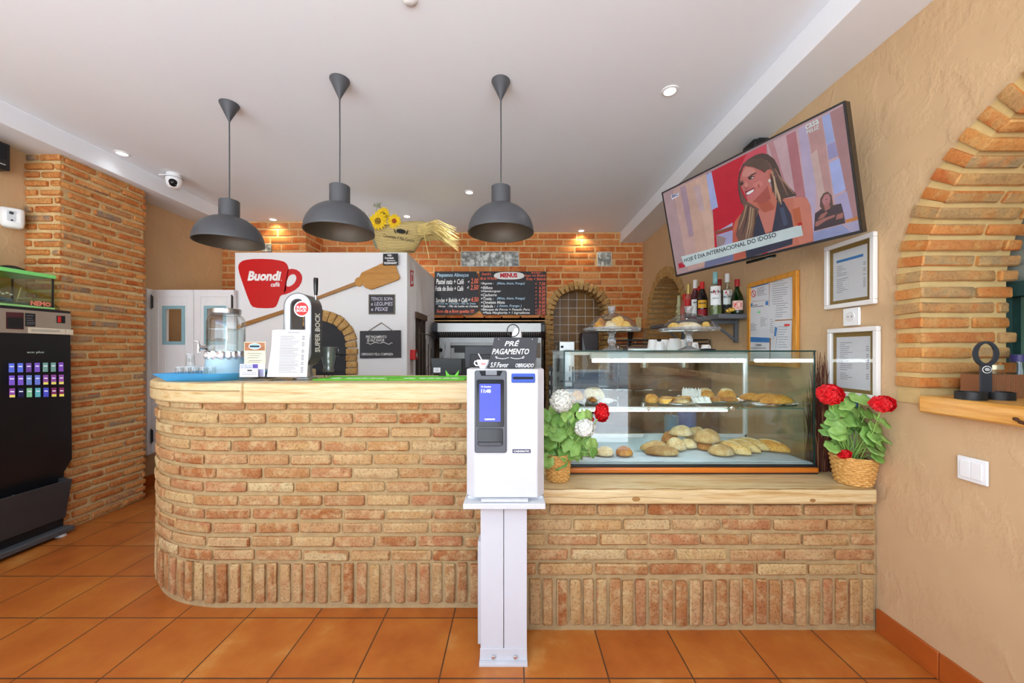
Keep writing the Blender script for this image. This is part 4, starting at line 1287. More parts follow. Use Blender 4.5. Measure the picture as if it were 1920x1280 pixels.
b = MB(); b.bx(-.03, .03, .005, .03, 0, zlo + .02); b.bx(-.1, .1, -.03, .07, 0, .008); b.build('stand', M_dark, t, bevel=.003)
t = thing('bottle_opener_caddy', 'lime green plastic caddy at the back of the right bar mat', 'caddy', top(848, 2.19) + V((0, 0, 0)))
b = MB(); b.bx(-.035, .035, -.012, .012, 0, .014)
b.add([(-.035, -.012, .014), (-.035, .012, .014), (-.04, 0, .045), (-.015, -.012, .014), (-.015, .012, .014), (.035, -.012, .014), (.035, .012, .014), (.04, 0, .045), (.015, -.012, .014), (.015, .012, .014)], [(0, 2, 1), (3, 4, 2), (0, 3, 2), (1, 2, 4), (5, 6, 7), (8, 7, 9), (5, 7, 8), (6, 9, 7)])
b.build('caddy', pm('lime_plastic', '6cc832', .4), t)

# ---------------------------------------------------------------- pizza oven block
DO = 3.55
ov = thing('pizza_oven', 'white plastered oven block with a brick arch, black door and red coffee cup emblem', 'oven', (0, 0, 0))
XO0, XO1, ZO = W(440, 0, DO).x, W(763, 0, DO).x, W(0, 473, DO).z
b = MB(); b.bx(XO0, XO1, DO, 4.795, 0, ZO)
# the front 40 cm on the left stand free of the stepped wall
b.v = b.v[:0]; b.f = []; b.m = []
b.prism([(XO0, DO), (XO1, DO), (XO1, 4.785), (-2.43, 4.785), (-2.43, 4.385), (XO0, 4.385)], (0, 0, 0), (1, 0, 0), (0, 1, 0), ZO)
b.build('body', M_white, ov, 35, .006)
ac = pxz([(600, 652)], DO)[0]
k = DO / F
b = MB()
arch_ring(b, lambda u, v, w: V((u, DO - w, v)), ac[0], ac[1], 51 * k, 71 * k, .9, .056, .006, -.01, .03, random.Random(31))
b.build('brick_arch', M_archb, ov)
b = MB(); pl = [(ac[0] + 52 * k * math.cos(PI * i / 24), ac[1] + 52 * k * math.sin(PI * i / 24)) for i in range(25)] + [(ac[0] - 52 * k, 1.0), (ac[0] + 52 * k, 1.0)]
b.prism(pl, (0, DO, 0), UX, UZ, .006); b.build('oven_door', pm('black_iron', '2b2c30', .7, var=.15, bmp=.5, bscale=40), ov)
b = MB(); hx = pxz([(641, 663)], DO)[0]; b.tube([(hx[0] - .05, DO - .01, hx[1]), (hx[0] - .03, DO - .03, hx[1]), (hx[0] + .03, DO - .025, hx[1] - .01)], .006, 8); b.build('door_latch', M_dark, ov)
# red cup emblem
cup = [(447, 502), (447.6, 497), (450, 492.5), (455, 489), (462, 487), (475, 485.5), (492, 485.2), (510, 486), (524, 488), (533, 490.5), (537.5, 494), (540, 499), (541.5, 505), (538, 525), (536, 545), (530, 551), (525, 556), (523, 562), (520, 570), (517, 575), (512, 577), (500, 577.8), (482, 577), (474, 575), (470, 570), (465, 558), (455, 530), (449, 512)]
hand_o = [(540, 505.0), (548, 503.8), (556, 505.5), (562, 509.5), (566, 515.5), (567, 522), (565.5, 529), (561, 537), (554, 543), (545, 548), (537, 551), (532, 551)]
hand_i = [(541, 519), (545, 515), (550, 513.8), (554, 515.5), (556, 519.5), (555.5, 524), (553, 529.5), (548.5, 534), (543, 537), (538.5, 537.2), (536.5, 534), (537.5, 528)]
b = MB()
yE = DO - .0005
b.prism(pxz(cup, DO), (0, yE, 0), UX, UZ, .002)
ringprism(b, pxz(hand_o, DO)[::1], pxz([hand_i[0]] + hand_i[1:], DO), yE, .002, 0)
b.prism(pxz([(530, 503), (540.3, 505), (539.5, 518), (536, 528), (535, 540), (538, 551), (528, 553)], DO), (0, yE, 0), UX, UZ, .0019)
cupo = b.build('cup_emblem', pm('cup_red', 'c40a0c', .45, var=.02), ov, 0)
b = MB(); tpx(b, 'Buondi', 464.5, 508, 528, 526.5, DO, O0, 0, .004, bold=.045, shear=.22); tpx(b, 'caffè', 508, 529, 525, 537.5, DO, O0, 0, .004, bold=.02, shear=.15)
qpx(b, 527.5, 525, 529, 526.4, DO, O0, 0, .004)
b.build('lettering', M_ink, cupo, smooth=0)
# red fire sign and small red box on the oven's flank
fo = lambda px, py: W(px, py, XO1 * F / (px - VX))
def flank(pts, th, mb, m=0):
    P = [fo(x, y) for x, y in pts]
    n = V((1, 0, 0))
    mb.prism([(p.y, p.z) for p in P], (XO1 + .0005, 0, 0), V((0, 1, 0)), V((0, 0, 1)), th, m)
t = thing('fire_sign', 'small red framed fire safety sign on the side of the white oven block', 'sign', (0, 0, 0))
b = MB(); flank([(769, 537), (775, 536), (775, 508), (769, 506)], .003, b, 0)
b.build('board', M_redp, t)
b = MB(); flank([(770, 533), (774, 532), (774, 511), (770, 509)], .004, b, 0); flank([(771, 527), (773, 527), (773, 516), (771, 515)], .005, b, 1)
b.build('pictogram', [M_paper, M_redp], t, 0)
t = thing('alarm_box', 'small red alarm call box low on the side of the white oven block', 'alarm', (0, 0, 0))
b = MB(); flank([(768.5, 674), (774.5, 673), (774.5, 656), (768.5, 655.5)], .05, b, 0); b.build('box', M_redp, t, bevel=.003)
b = MB(); flank([(770, 670), (773, 669.5), (773, 661), (770, 661)], .052, b, 0); b.build('front_label', M_paper, t, 0)
# wood store opening in the flank, its shade painted as a flat dark sheet
b = MB(); flank([(779, 704), (797, 704), (797, 592), (779, 585)], .004, b, 0); b.build('wood_store_shade', pm('opening_shade_brown', '2e251c', .9), ov)
b = MB(); flank([(778, 596), (798, 602), (798, 592), (778, 584)], .02, b, 0); b.build('lintel', pm('dark_timber', '5a4430', .7), ov)
t = thing('twig_bundle', 'bare dark twigs with an iron rack leaning against the white oven side', 'twigs', (XO1 + .08, 3.98, 0))
rg = random.Random(8)
b = MB()
for i in range(5):
    y = -.28 + .13 * i
    b.tube([(0, y, 0), (.0, y, 1.5 - .05 * i)], .006, 6)
for z in (.2, .95, 1.45):
    b.tube([(0, -.3, z), (0, .3, z)], .006, 6)
b.build('rack', pm('rusty_iron', '4a3a30', .7), t)
b = MB()
def twig(p, d, l, r, n):
    pts = [p]; q = V(p); d = V(d)
    for i in range(5):
        d = (d + V((rg.uniform(-.25, .25), rg.uniform(-.3, .3), rg.uniform(-.05, .2)))).normalized()
        q = q + d * l / 5; q.x = max(q.x, -.02); q.y = max(-.33, min(.33, q.y)); pts.append(q.copy())
    b.tube(pts, [r * (1 - .15 * i) for i in range(6)], 5)
    if n:
        for i in (2, 3, 4): twig(pts[i], d + V((rg.uniform(-.6, .6), rg.uniform(-.9, .9), .2)), l * .45, r * .55, n - 1)
for i in range(7): twig((.04, rg.uniform(-.25, .3), rg.uniform(0, .7)), (.08, rg.uniform(-.2, .2), 1), rg.uniform(.6, .9), .006, 2)
b.build('twigs', pm('dark_bark', '3a2c22', .9), t)
# pizza peel hung across the front
t = thing('pizza_peel', 'long-handled brown wooden pizza peel hung diagonally across the white oven', 'pizza peel', (0, DO - .012, 0))
L = V((0, DO - .012, 0))
M_peel = woodmat('peel_wood', [(.3, 'a8701f'), (.6, 'bd8530'), (.8, 'a06a22')], 3, (1, 14, 14), .5)
b = MB(); b.prism(pxz([(667, 526), (672, 520.5), (675, 521), (680, 512), (686, 509), (726, 491), (743, 498), (751, 521), (749, 525), (703, 542), (697, 543.5), (687, 540), (681, 533.5), (676, 538), (669, 536)], DO, L), (0, 0, 0), UX, UZ, .016); b.build('blade', M_peel, t, bevel=.004)
b = MB(); b.prism(pxz([(442, 613), (455, 606), (530, 582), (667, 529), (670, 535.5), (600, 561), (530, 589), (456, 614), (442, 619)], DO, L), (0, .002, 0), UX, UZ, .016); b.build('handle', woodmat('peel_handle_wood', [(.3, '8d5f28'), (.6, 'a9783a'), (.8, '80531f')], 3, (1, 14, 14), .5), t, bevel=.004)
# framed chalkboard, hanging slate, small card
def board(name, label, quad, d, dy, mats, frame=0, hang=None, lines=(), cat='sign'):
    L = V((W(sum(p[0] for p in quad) / 4, 0, d).x, d - dy, W(0, max(p[1] for p in quad), d).z))
    t = thing(name, label, cat, L)
    b = MB(); b.prism(pxz(quad, d, L), (0, 0, 0), UX, UZ, .006); b.build('board', mats[0], t, bevel=.001)
    if frame:
        b = MB(); xs = [p[0] for p in quad]; ys = [p[1] for p in quad]
        a0, a1, c0, c1 = min(xs), max(xs), min(ys), max(ys)
        for q in ((a0, c0, a1, c0 + frame), (a0, c1 - frame, a1, c1), (a0, c0 + frame, a0 + frame, c1 - frame), (a1 - frame, c0 + frame, a1, c1 - frame)):
            b.prism(pxz([(q[0], q[3]), (q[2], q[3]), (q[2], q[1]), (q[0], q[1])], d, L), (0, 0, 0), UX, UZ, .012)
        b.build('frame', mats[2], t, bevel=.002)
    b = MB()
    for ln in lines:
        s, x0, y0, x1, y1 = ln[:5]
        kw = dict(bold=.004, shear=.12); kw.update(ln[5] if len(ln) > 5 else {})
        m = kw.pop('m', 0)
        tpx(b, s, x0, y0, x1, y1, d, L, m, .0072 + dy, **kw)
    if lines: b.build('lettering', mats[1], t, smooth=0)
    if hang:
        b = MB(); b.tube([V((p[0], -.004, p[1])) for p in pxz(hang, d, L)], .004, 6); b.build('cord', pm('jute_cord', '6a6258', .9), t)
    return t, L
board('chalkboard', 'small framed chalkboard reading TENOS SOPA on the white oven', [(692, 589), (741, 589), (741, 552), (692, 552)], DO, .002, [M_slate, pm('lilac_chalk', 'cfcbd8', .9), pm('grey_wood_frame', '6d6556', .7)], 2.2,
      lines=[('TENOS SOPA', 696.5, 557, 737, 563.5), ('e LEGUMES', 696.5, 566, 737, 573), ('e PEIXE', 696.5, 576, 728, 583)])
t, L = board('slate_sign', 'black slate sign hung by a cord low on the white oven front', [(676, 671.5), (753, 670), (752.5, 619), (676, 620.5)], DO, .012, [M_slate, M_ink], 0, [(690, 622), (716, 605), (740, 622)],
      [('PRÉ PAGAMENTO', 687.5, 627.5, 726, 634), ('SE FAZ FAVOR', 689.5, 635, 722, 640.5), ('OBRIGADO PELA COMPREEN', 679, 661.5, 738, 666)])
b = MB()
for x0, x1 in ((689, 712), (737, 714)):
    pts = [(x0 + (x1 - x0) * i / 14, 643.5 + 1.6 * math.sin(i / 14 * 2 * PI) - (2 * math.sin(i) if i < 4 else 0)) for i in range(15)]
    b.tube([V((p[0], -.0075, p[1])) for p in pxz(pts, DO, L)], .0026, 5)
b.build('flourish', M_ink, t)
board('wifi_card', 'tiny black card with white lettering above the peel blade', [(721, 499), (749, 498.5), (748.5, 477), (721, 477.5)], DO, .036, [pm('card_black', '1c1d20', .6), M_ink],
      lines=[('WEB :', 729, 479, 738, 482.5, dict(bold=.03)), ('Convidado', 724, 483.5, 741, 487.5, dict(bold=.03)), ('Password :', 729, 489, 744, 491.5, dict(bold=.03)), ('PIZZERIABAPST', 723, 493, 747.5, 497, dict(bold=.03))])

# ---------------------------------------------------------------- straw bag with sunflowers on the oven
Lb = V((W(757, 0, 3.75).x, 3.75, ZO + .001))
t = thing('straw_basket', 'flared straw bag with a black bread emblem lying on the oven, fringe to the right', 'basket', Lb)
def straw_mat():
    m, nt, bs = newmat('woven_straw')
    tc = N(nt, 'TexCoord'); w = N(nt, 'TexWave', wave_type='BANDS', bands_direction='Z')
    w.inputs['Scale'].default_value = 22; w.inputs['Distortion'].default_value = 1.2; w.inputs['Detail Scale'].default_value = 4
    nt.links.new(tc.outputs['Object'], w.inputs['Vector'])
    nt.links.new(ramp(nt, [(.1, '9c8248'), (.5, 'd0b878'), (.9, 'e0cc92')], w.outputs['Fac']), bs.inputs['Base Color'])
    bs.inputs['Roughness'].default_value = .8
    bump(nt, bs, w.outputs['Fac'], .6, .006)
    return m
M_straw = straw_mat()
k = 3.75 / F
zt_ = lambda y: (W(0, y, 3.75).z - Lb.z)
prof = [(715, 778, 473), (709, 785, 462), (703, 795, 447), (698, 806, 432), (702, 800, 424)]
rings = []
for x0, x1, y in prof:
    cx, rx = ((x0 + x1) / 2 - 757) * k, (x1 - x0) / 2 * k
    rings.append([V((cx + rx * math.cos(2 * PI * i / 40), rx * .42 * math.sin(2 * PI * i / 40), max(0, zt_(y)) + .03 * math.cos(2 * PI * i / 40) * (zt_(y) / .25))) for i in range(40)])
rin = [[V((p.x * .97, p.y * .9, p.z + .0)) for p in r] for r in rings[::-1]]
b = MB(); b.ring(rings + rin, 0, True, (True, True)); b.build('bag', M_straw, t, 80)
rg = random.Random(6)
b = MB()
for i in range(150):
    y = rg.uniform(-.13, .13)
    p0 = V(((798 - 757) * k, y, zt_(rg.uniform(428, 446))))
    L_ = rg.uniform(.14, .34)
    dz = rg.uniform(-.35, .12)
    p1 = p0 + V((L_ * .5, y * .3, L_ * .5 * (dz + .35))); p2 = p0 + V((L_, y * .6 + rg.uniform(-.04, .04), L_ * (dz - .1)))
    b.tube([p0 - V((.05, 0, 0)), p0, p1, p2], [.004, .0045, .0035, .0015], 5)
b.tube([(.23, -.1, zt_(445)), (.26, -.12, zt_(470)), (.28, -.12, zt_(490))], .004, 5)
o = b.build('straw_fringe', pm('loose_straw', 'd8c27e', .8, var=.25, scale=14), t)
b = MB()
n = V((0, -1, 0))
yf_ = -.42 * 46 * k - .022
def lp(s, x0, y0, x1, y1, tilt=0, **kw):
    a, c = W(x0, y1, 3.75) - Lb, W(x1, y0, 3.75) - Lb
    b.text(s, (0, yf_, 0), V((1, 0, tilt)), UZ, a.x, a.z - a.x * tilt, c.x - a.x, c.z - a.z, 0, .002, **kw)
lp('Conversão d\' Pão Caseiro', 727, 445, 783, 451, -.18, bold=.01, shear=.2)
e = [(759 + 8.6 * math.cos(2 * PI * i / 24), 441 + 4.2 * math.sin(2 * PI * i / 24) + 1.2 * math.cos(2 * PI * i / 24)) for i in range(24)]
b.flat(pxz(e, 3.75, Lb), (0, yf_, 0), UX, UZ, .002)
for s in (-1, 1):
    b.tube([V((p[0], yf_, p[1])) for p in pxz([(759 + s * 12.5, 438 + s), (759 + s * 11.5, 442 + s), (759 + s * 9, 446 + s)], 3.75, Lb)], [.003, .006, .003], 5)
b.build('emblem', pm('stamp_black', '25221e', .8), t, smooth=0)
M_petal = pm('petal_yellow', 'f4cc1c', .6, var=.12, scale=30)
def sunflower(px, py, d, r, label, tilt):
    Ls = W(px, py, d)
    t = thing('sunflower', label, 'flower', Ls, 0, 'sunflowers in the straw bag')
    rg = random.Random(int(px))
    b = MB()
    for ringi, (ra, rb, nn) in enumerate(((.28, 1.0, 17), (.25, .82, 15))):
        for i in range(nn):
            a = 2 * PI * (i + .5 * ringi) / nn + rg.uniform(-.08, .08)
            ca, sa = math.cos(a), math.sin(a)
            R_ = r * rb * rg.uniform(.9, 1.05)
            w = r * .17
            yo = -.006 * ringi - .004
            pts = [(ra * r, -w * .5, 0), (ra * r, w * .5, 0), (R_ * .65, w, -.012), (R_ * .65, -w, -.012), (R_, 0, -.004), (R_ * .65, 0, -.004)]
            P = [V((x * ca - z * sa, yo + yy, x * sa + z * ca)) for x, z, yy in pts]
            b.add(P, [(0, 1, 2, 5), (0, 5, 3), (5, 2, 4), (3, 5, 4)])
    p = b.build('petals', M_petal, t, 80)
    so = p.modifiers.new('s', 'SOLIDIFY'); so.thickness = .001
    b = MB(); b.sphere((0, -.008, 0), r * .36, 18, 0, (1, .35, 1)); b.build('flower_disc', pm('seed_brown' if tilt else 'seed_red_brown', '8a6a20' if tilt else '9a4a1e', .9, var=.5, scale=60, bmp=.8, bscale=160), t, 80)
    b = MB(); b.tube([(0, .004, 0), (.01, .03, -.05), (.02, .06, -.12)], .004, 6); b.build('stem', pm('stem_green', '5f7d35', .7), t)
sunflower(709.5, 415, 3.62, .100, 'large front sunflower at the left of the straw bag', 1)
sunflower(740, 415, 3.64, .078, 'smaller sunflower with a red-brown centre right of the large one', 0)
sunflower(719, 402, 3.72, .075, 'sunflower half hidden behind the large front sunflower', 1)
t = thing('dried_stems', 'grey-green dried stems sticking up behind the sunflowers', 'dried flowers', W(706, 450, 3.78))
b = MB()
for i in range(16):
    a = rg.uniform(-1, .2)
    q = V((a * .16, rg.uniform(-.03, .05), rg.uniform(.14, .3)))
    b.tube([(0, 0, -.1), q * .5, q], [.003, .0025, .0015], 5)
b.build('stems', pm('grey_green_stem', '8a9078', .8), t)
b = MB()
for i in range(9):
    b.sphere((rg.uniform(-.03, .05), rg.uniform(-.03, .03), .36 + rg.uniform(-.02, .02)), .012, 8)
b.tube([(.005, 0, -.05), (.0, 0, .36)], .003, 5)
b.build('seed_heads', pm('grey_seed_heads', 'a3a690', .9), t, 80)

# ---------------------------------------------------------------- menu boards on the back wall
DBk = YB - .02
def menu(name, label, quad, lines, extra=None):
    return board(name, label, quad, DBk, .002, [M_slate, [M_ink, pm('red_chalk', 'f07a5c', .9), pm('blue_chalk', 'b4d4e6', .9), pm('bright_red_chalk', 'cc2030', .9)]], 0, None, lines)
w, r_, bl = dict(m=0), dict(m=1), dict(m=2)
hb = dict(bold=.022, shear=.2)
def ww(d): return dict(hb, **d)
menu('menu_board', 'left black menu board headed Pequenos Almoços on the brick wall', [(815, 590), (886, 590), (898, 582), (898, 522), (893, 509), (815, 509)],
     [('Pequenos Almoços', 819.5, 512, 879, 521, ww(bl)), ('Pastel nata + Café', 818, 523, 870, 533, ww(w)), ('€', 877, 526.5, 881, 530, ww(w)), ('2.00', 883, 521.5, 897, 532, ww(r_)),
      ('Fatia de Bolo + Café', 816, 536, 869, 545.5, ww(w)), ('€', 876, 537, 880, 541, ww(w)), ('2.50', 882, 534, 897, 543.5, ww(r_)),
      ('Sandes + Bebida + Café', 817, 558.5, 876.5, 567, ww(w)), ('€', 878, 560, 882, 564, ww(w)), ('4.50', 883, 557, 897, 566, ww(r_)),
      ('(Sandes de: croissant : Pão de Deus', 817, 567.5, 892, 571.5, ww(bl)), ('Mistas   : Pão de Lenha ou Cereais.', 822, 572, 897, 576, ww(w)), ('Bom dia e Bom apetite !!!!', 819, 580, 889, 588.5, ww(r_))])
items = [('+Baguete :', '(Mista, Atum, Frango)', '7.50', 24, 532), ('+Bifana', '', '6.50', 22, 539.5), ('+Hamburguer', '', '8.50', 38, 546.5), ('+Cachorro', '', '6.50', 30, 553), ('+Tosta :', '(Mista, Atum, Frango)', '7.50', 24, 560),
         ('+Omelete Mista', '', '9.00', 45, 567), ('+Salada :', '( Atum, Frango )', '9.50', 27, 574), ('+Bitoque de Porco = Panado Peru', '', '12.00', 92, 581), ('+Pizza Margherita + 1 ingrediente', '', '10.50', 88, 587)]
ls = [("Snack's", 903, 511, 921, 516, ww(r_)), ('de as 16 horas', 900.5, 518.5, 932, 524.5, ww(r_)), ('Inclui :', 996, 509.6, 1017, 513, ww(r_)), ('Sopa ou Batata', 983, 514.5, 1023, 519.5, ww(r_)), ('Frita + Bebida', 986.5, 520.5, 1023.5, 525.5, ww(r_))]
for a, p_, pr, wd_, y in items:
    x0 = 901.5 if not a.startswith('+P') else 905
    ls.append((a, x0, y - 3, x0 + wd_, y + 2.6, ww(w)))
    if p_: ls.append((p_, 930 + (2 if 'Atum, F' in p_ else 0), y - 3, 984 if 'Mista' in p_ else 978, y + 2.6, ww(bl)))
    ls.append(('€', 1003.5, y - 1.8, 1006.5, y + 1.8, ww(r_)))
    ls.append((pr, 1010.5 if len(pr) == 4 else 1007.5, y - 3, 1022.5, y + 2.8, ww(r_)))
t, L = menu('menu_board', 'right black menu board headed MENUS with snack prices', [(906, 590), (1024, 590), (1024, 509), (899, 509), (899, 581)], ls)
b = MB()
e = [(954.5 + 28.5 * math.copysign(abs(math.cos(2 * PI * i / 40)) ** .6, math.cos(2 * PI * i / 40)), 517 + 7 * math.sin(2 * PI * i / 40)) for i in range(40)]
b.prism(pxz(e, DBk, L), (0, -.006, 0), UX, UZ, .0008, 0); tpx(b, 'MENUS', 938, 512, 970, 520.5, DBk, L, 1, .0105, bold=.05)
b.build('title_patch', [M_ink, pm('bright_red_chalk', 'cc2030', .9)], t, smooth=0)

# ---------------------------------------------------------------- deck oven in its recess
DV = 4.42
L = V((W(916, 0, DV).x, DV, 0))
t = thing('deck_oven', 'stainless deck oven with a wide slanted hood under the menu boards', 'oven', L)
q = lambda px, py, d=DV: W(px, py, d) - L
b = MB()
b.bx(q(822, 0).x, q(1016, 0).x, .05, .78, .0, q(0, 632).z)
b.build('body', pm('oven_steel', '9b9c9b', .42, .7, var=.08), t, bevel=.004)
b = MB()
x0, x1 = q(821, 0).x, q(1014, 0).x
zt_, zm, zb_ = q(0, 606).z, q(0, 622).z, q(0, 632).z
b.ring([[V((x, y, z)) for y, z in ((.35, zt_), (-.02, zt_), (-.02, zm), (.10, zb_), (.35, zb_))] for x in (x0, x1)], 0, True, (True, True))
b.build('hood', pm('hood_steel', 'b9bab7', .35, .35, var=.03), t)
b = MB()
for xa_, xb_ in ((q(810, 0).x, x0 - .001), (x1 + .001, q(1022, 0).x)):
    b.ring([[V((x, y, z)) for y, z in ((.35, zt_ + .012), (-.01, zt_ + .012), (-.035, zt_ - .02), (-.035, zm), (.09, zb_ - .01), (.35, zb_ - .01))] for x in (xa_, xb_)], 0, True, (True, True))
b.build('hood_end_cap', pm('hood_black', '2f3136', .35), t, bevel=.006)
b = MB()
for i in range(46):
    x = x0 + (x1 - x0) * (i + .5) / 46
    b.add([(x - .005, -.021, zm - .003), (x + .005, -.021, zm - .003), (x + .005, .095, zb_ - .002), (x - .005, .095, zb_ - .002)], [(0, 1, 2, 3)])
b.build('vent_grille', M_dark, t, 0)
b = MB(); qq = q(845, 642, DV + .04); q2 = q(1005, 720, DV + .04); b.bx(qq.x, q2.x, .03, .049, .8, qq.z); b.build('oven_door', pm('door_steel', '8d8e8c', .42, .5, var=.12, scale=4), t, bevel=.004)
b = MB(); b.bx(qq.x, q2.x, .022, .0295, q(0, 644).z - .05, q(0, 644).z - .02); qa, qc = q(851, 652), q(872, 661); b.bx(qa.x, qc.x + .0, .027, .0295, qc.z, qa.z); b.bx(qq.x + .02, q2.x - .02, .026, .0295, .85, q(0, 672).z)
b.build('door_window', M_dark, t)
b = MB(); p = q(825, 656); b.cyl((p.x, .049, p.z), (p.x, .025, p.z), .024, n=24); b.build('knob', M_blackgl, t, bevel=.003)
p = q(1011, 655)
b = MB(); b.bx(p.x - .03, p.x + .02, .044, .0495, p.z - .1, p.z + .08); b.build('control_panel', pm('panel_brown', '6a5a48', .4), t)

# ---------------------------------------------------------------- saloon doors
DSd = 3.49
def leaf(px0, px1, label, hinge):
    x0, x1 = W(px0, 0, DSd).x, W(px1, 0, DSd).x
    z1, z0 = W(0, 543, DSd).z, W(0, 848, DSd).z
    L = V((x0, DSd, z0)); w, h_ = x1 - x0, z1 - z0
    t = thing('saloon_door', label, 'door', L, 0, 'white saloon doors')
    s = DSd / F
    wx0, wx1 = (w / 2 - 15 * s) + .01, (w / 2 + 17 * s) + .01
    wz0, wz1 = h_ - 98 * s, h_ - 35 * s
    b = MB()
    b.bx(0, wx0, 0, .035, 0, h_); b.bx(wx1, w, 0, .035, 0, h_); b.bx(wx0, wx1, 0, .035, wz1, h_); b.bx(wx0, wx1, 0, .035, 0, wz0)
    b.build('panel', pm('gloss_white_paint', 'e8e7e6', .35, var=.02), t, bevel=.002)
    b = MB()
    e = 12 * s
    for a, c, d_, f_ in ((e, e + .008, e, h_ - e), (w - e - .008, w - e, e, h_ - e), (e + .008, w - e - .008, e, e + .008), (e + .008, w - e - .008, h_ - e - .008, h_ - e)):
        b.bx(a, c, -.006, -.0002, d_, f_)
    b.build('moulding', pm('gloss_white_paint', 'e8e7e6'), t, bevel=.002)
    b = MB(); g = 5 * s
    for a, c, d_, f_ in ((wx0 - g, wx0 + .006, wz0 - g, wz1 + g), (wx1 - .006, wx1 + g, wz0 - g, wz1 + g), (wx0 + .006, wx1 - .006, wz0 - g, wz0 + .006), (wx0 + .006, wx1 - .006, wz1 - .006, wz1 + g)):
        b.bx(a, c, -.007, -.0002, d_, f_)
    b.build('window_surround', pm('pale_blue_paint', '8fb4bc', .5, var=.03), t, bevel=.001)
    b = MB()
    hx = .005 if hinge == 'l' else w - .017
    for z in (.1, h_ - .17):
        b.bx(hx, hx + .012, -.012, -.0003, z, z + .11)
    for z in (.1, h_ - .17): b.cyl((hx + .006, -.012, z - .01), (hx + .006, -.012, z + .12), .006, n=10)
    b.build('hinge', pm('black_hinge', '38342e', .4, .6), t)
leaf(284, 362.5, 'left white saloon door leaf with a pale blue framed opening', 'l')
leaf(363.5, 438.5, 'right white saloon door leaf beside the white oven block', 'r')
b = MB(); z1, z0 = W(0, 543, DSd).z, W(0, 852, DSd).z; b.bx(XL + .001, W(283, 0, DSd).x, 3.455, 3.53, z0, z1 + .005)
struct(b.build('trim_3', pm('gloss_white_paint', 'e8e7e6'), bevel=.003))

# ---------------------------------------------------------------- cake stands on the glass case
ZCT = 1.2795
M_cut = glassmat('cut_glass', 'f2f6f6', .10, 1.0)
def cut_mat():
    m, nt, b = newmat('pressed_glass')
    f = noise_fac(nt, 60, 2)
    nt.links.new(ramp(nt, [(.3, 'd3d8da'), (.6, 'ffffff')], f), b.inputs['Base Color'])
    b.inputs['Roughness'].default_value = .06
    b.inputs['Transmission Weight'].default_value = .78
    b.inputs['IOR'].default_value = 1.45
    return m
M_press = cut_mat()
def cake_stand(px, d, label, cakes):
    s = d / F
    L = V(((px - VX) * s, d, ZCT))
    t = thing('cake_stand', label, 'cake stand', L, 0, 'domed glass cake stands')
    hp = (656 - 618) * s
    R_ = 53 * s
    b = MB(); b.lathe([(.0005, .004), (.058, .001), (.058, .004), (.03, .014), (.016, .024), (.021, .042), (.024, .058), (.017, .074), (.016, .082), (.02, .09), (.026, hp - .012), (.0005, hp - .012)], n=30); b.build('foot', M_press, t)
    b = MB()
    n = 60
    rr = [(.0005, hp - .011, 0), (R_ * .9, hp - .009, 0), (R_ * .97, hp - .006, .0), (R_, hp + .004, 1), (R_ * .985, hp + .010, 1), (R_ * .95, hp, 0), (R_ * .9, hp - .003, 0), (.0005, hp - .004, 0)]
    b.ring([[V((r * math.cos(2 * PI * i / n) * (1 + .012 * w * (i % 2)), r * math.sin(2 * PI * i / n) * (1 + .012 * w * (i % 2)), z)) for i in range(n)] for r, z, w in rr])
    b.build('plate', M_press, t)
    hd = hp + 31 * s
    Rd = 45.5 * s
    pr = [(Rd * math.cos(a), hp + (hd - hp) * math.sin(a)) for a in [PI / 2 * i / 14 for i in range(15)]]
    b = MB(); b.lathe(pr[:-1] + [(.0005, hd)], n=48); b.build('dome', glassmat('dome_glass', 'f6f9fa', .1), t, 80)
    b = MB(); b.lathe([(.0005, hd), (.014, hd), (.016, hd + .004), (8.2 * s, hd + 13 * s), (7 * s, hd + 13 * s), (.014, hd + .012), (.0005, hd + .012)], n=14); b.build('knob', M_press, t)
    for i, (x, y, r, z, mat, nm, lab) in enumerate(cakes):
        b = MB(); bread(b, (0, 0, 0), r, 0, i + px, .07)
        at(tag(b.build(nm, mat, smooth=80), lab, 'pastry'), L + V((x, y, hp + .0005 + z)))
K_cake = crust('cake_crumb', 'd9a23c', 'e9c060', 'f2d88a')
cake_stand(1147, 2.13, 'left domed glass cake stand holding mixed buns, on the glass case', [
    (-.08, -.02, (.026, .026, .045), 0, K_gold, 'small_bun', 'small golden bun at the left under the left glass dome'), (-.055, .03, (.03, .03, .07), 0, K_brown, 'small_bun', 'orange-brown bun standing behind on the left cake stand'),
    (-.01, -.01, (.035, .03, .05), 0, K_pale, 'small_bun', 'pale sugared bun in the middle of the left cake stand'), (.04, .02, (.045, .035, .08), 0, K_cake, 'sponge_cake', 'tallest yellow sponge cake on the left cake stand'), (.075, -.02, (.03, .03, .05), 0, K_cake, 'sponge_cake', 'yellow cake at the right under the left glass dome')])
cake_stand(1291, 2.07, 'right domed glass cake stand holding sponge slices, on the glass case', [
    (-.085, -.01, (.035, .03, .04), 0, K_cake, 'sponge_slice', 'yellow slice at the left under the right glass dome'), (.0, .0, (.075, .05, .045), 0, K_pale, 'nut_cake', 'long nut-topped cake across the middle of the right cake stand'), (.09, -.01, (.024, .026, .045), 0, K_cake, 'sponge_slice', 'yellow slice at the right under the right glass dome')])
# napkin pile / dark dish on the case
t = thing('side_plate', 'flat white plate on the case between the two cake stands', 'plate', W(1203, 0, 2.2) * 1)
at(t, V((W(1203, 0, 2.25).x, 2.25, ZCT)))
b = MB(); b.lathe([(.0005, .001), (.04, .0), (.065, .008), (.064, .010), (.04, .003), (.0005, .003)], n=32); b.build('plate', M_whitep, t)
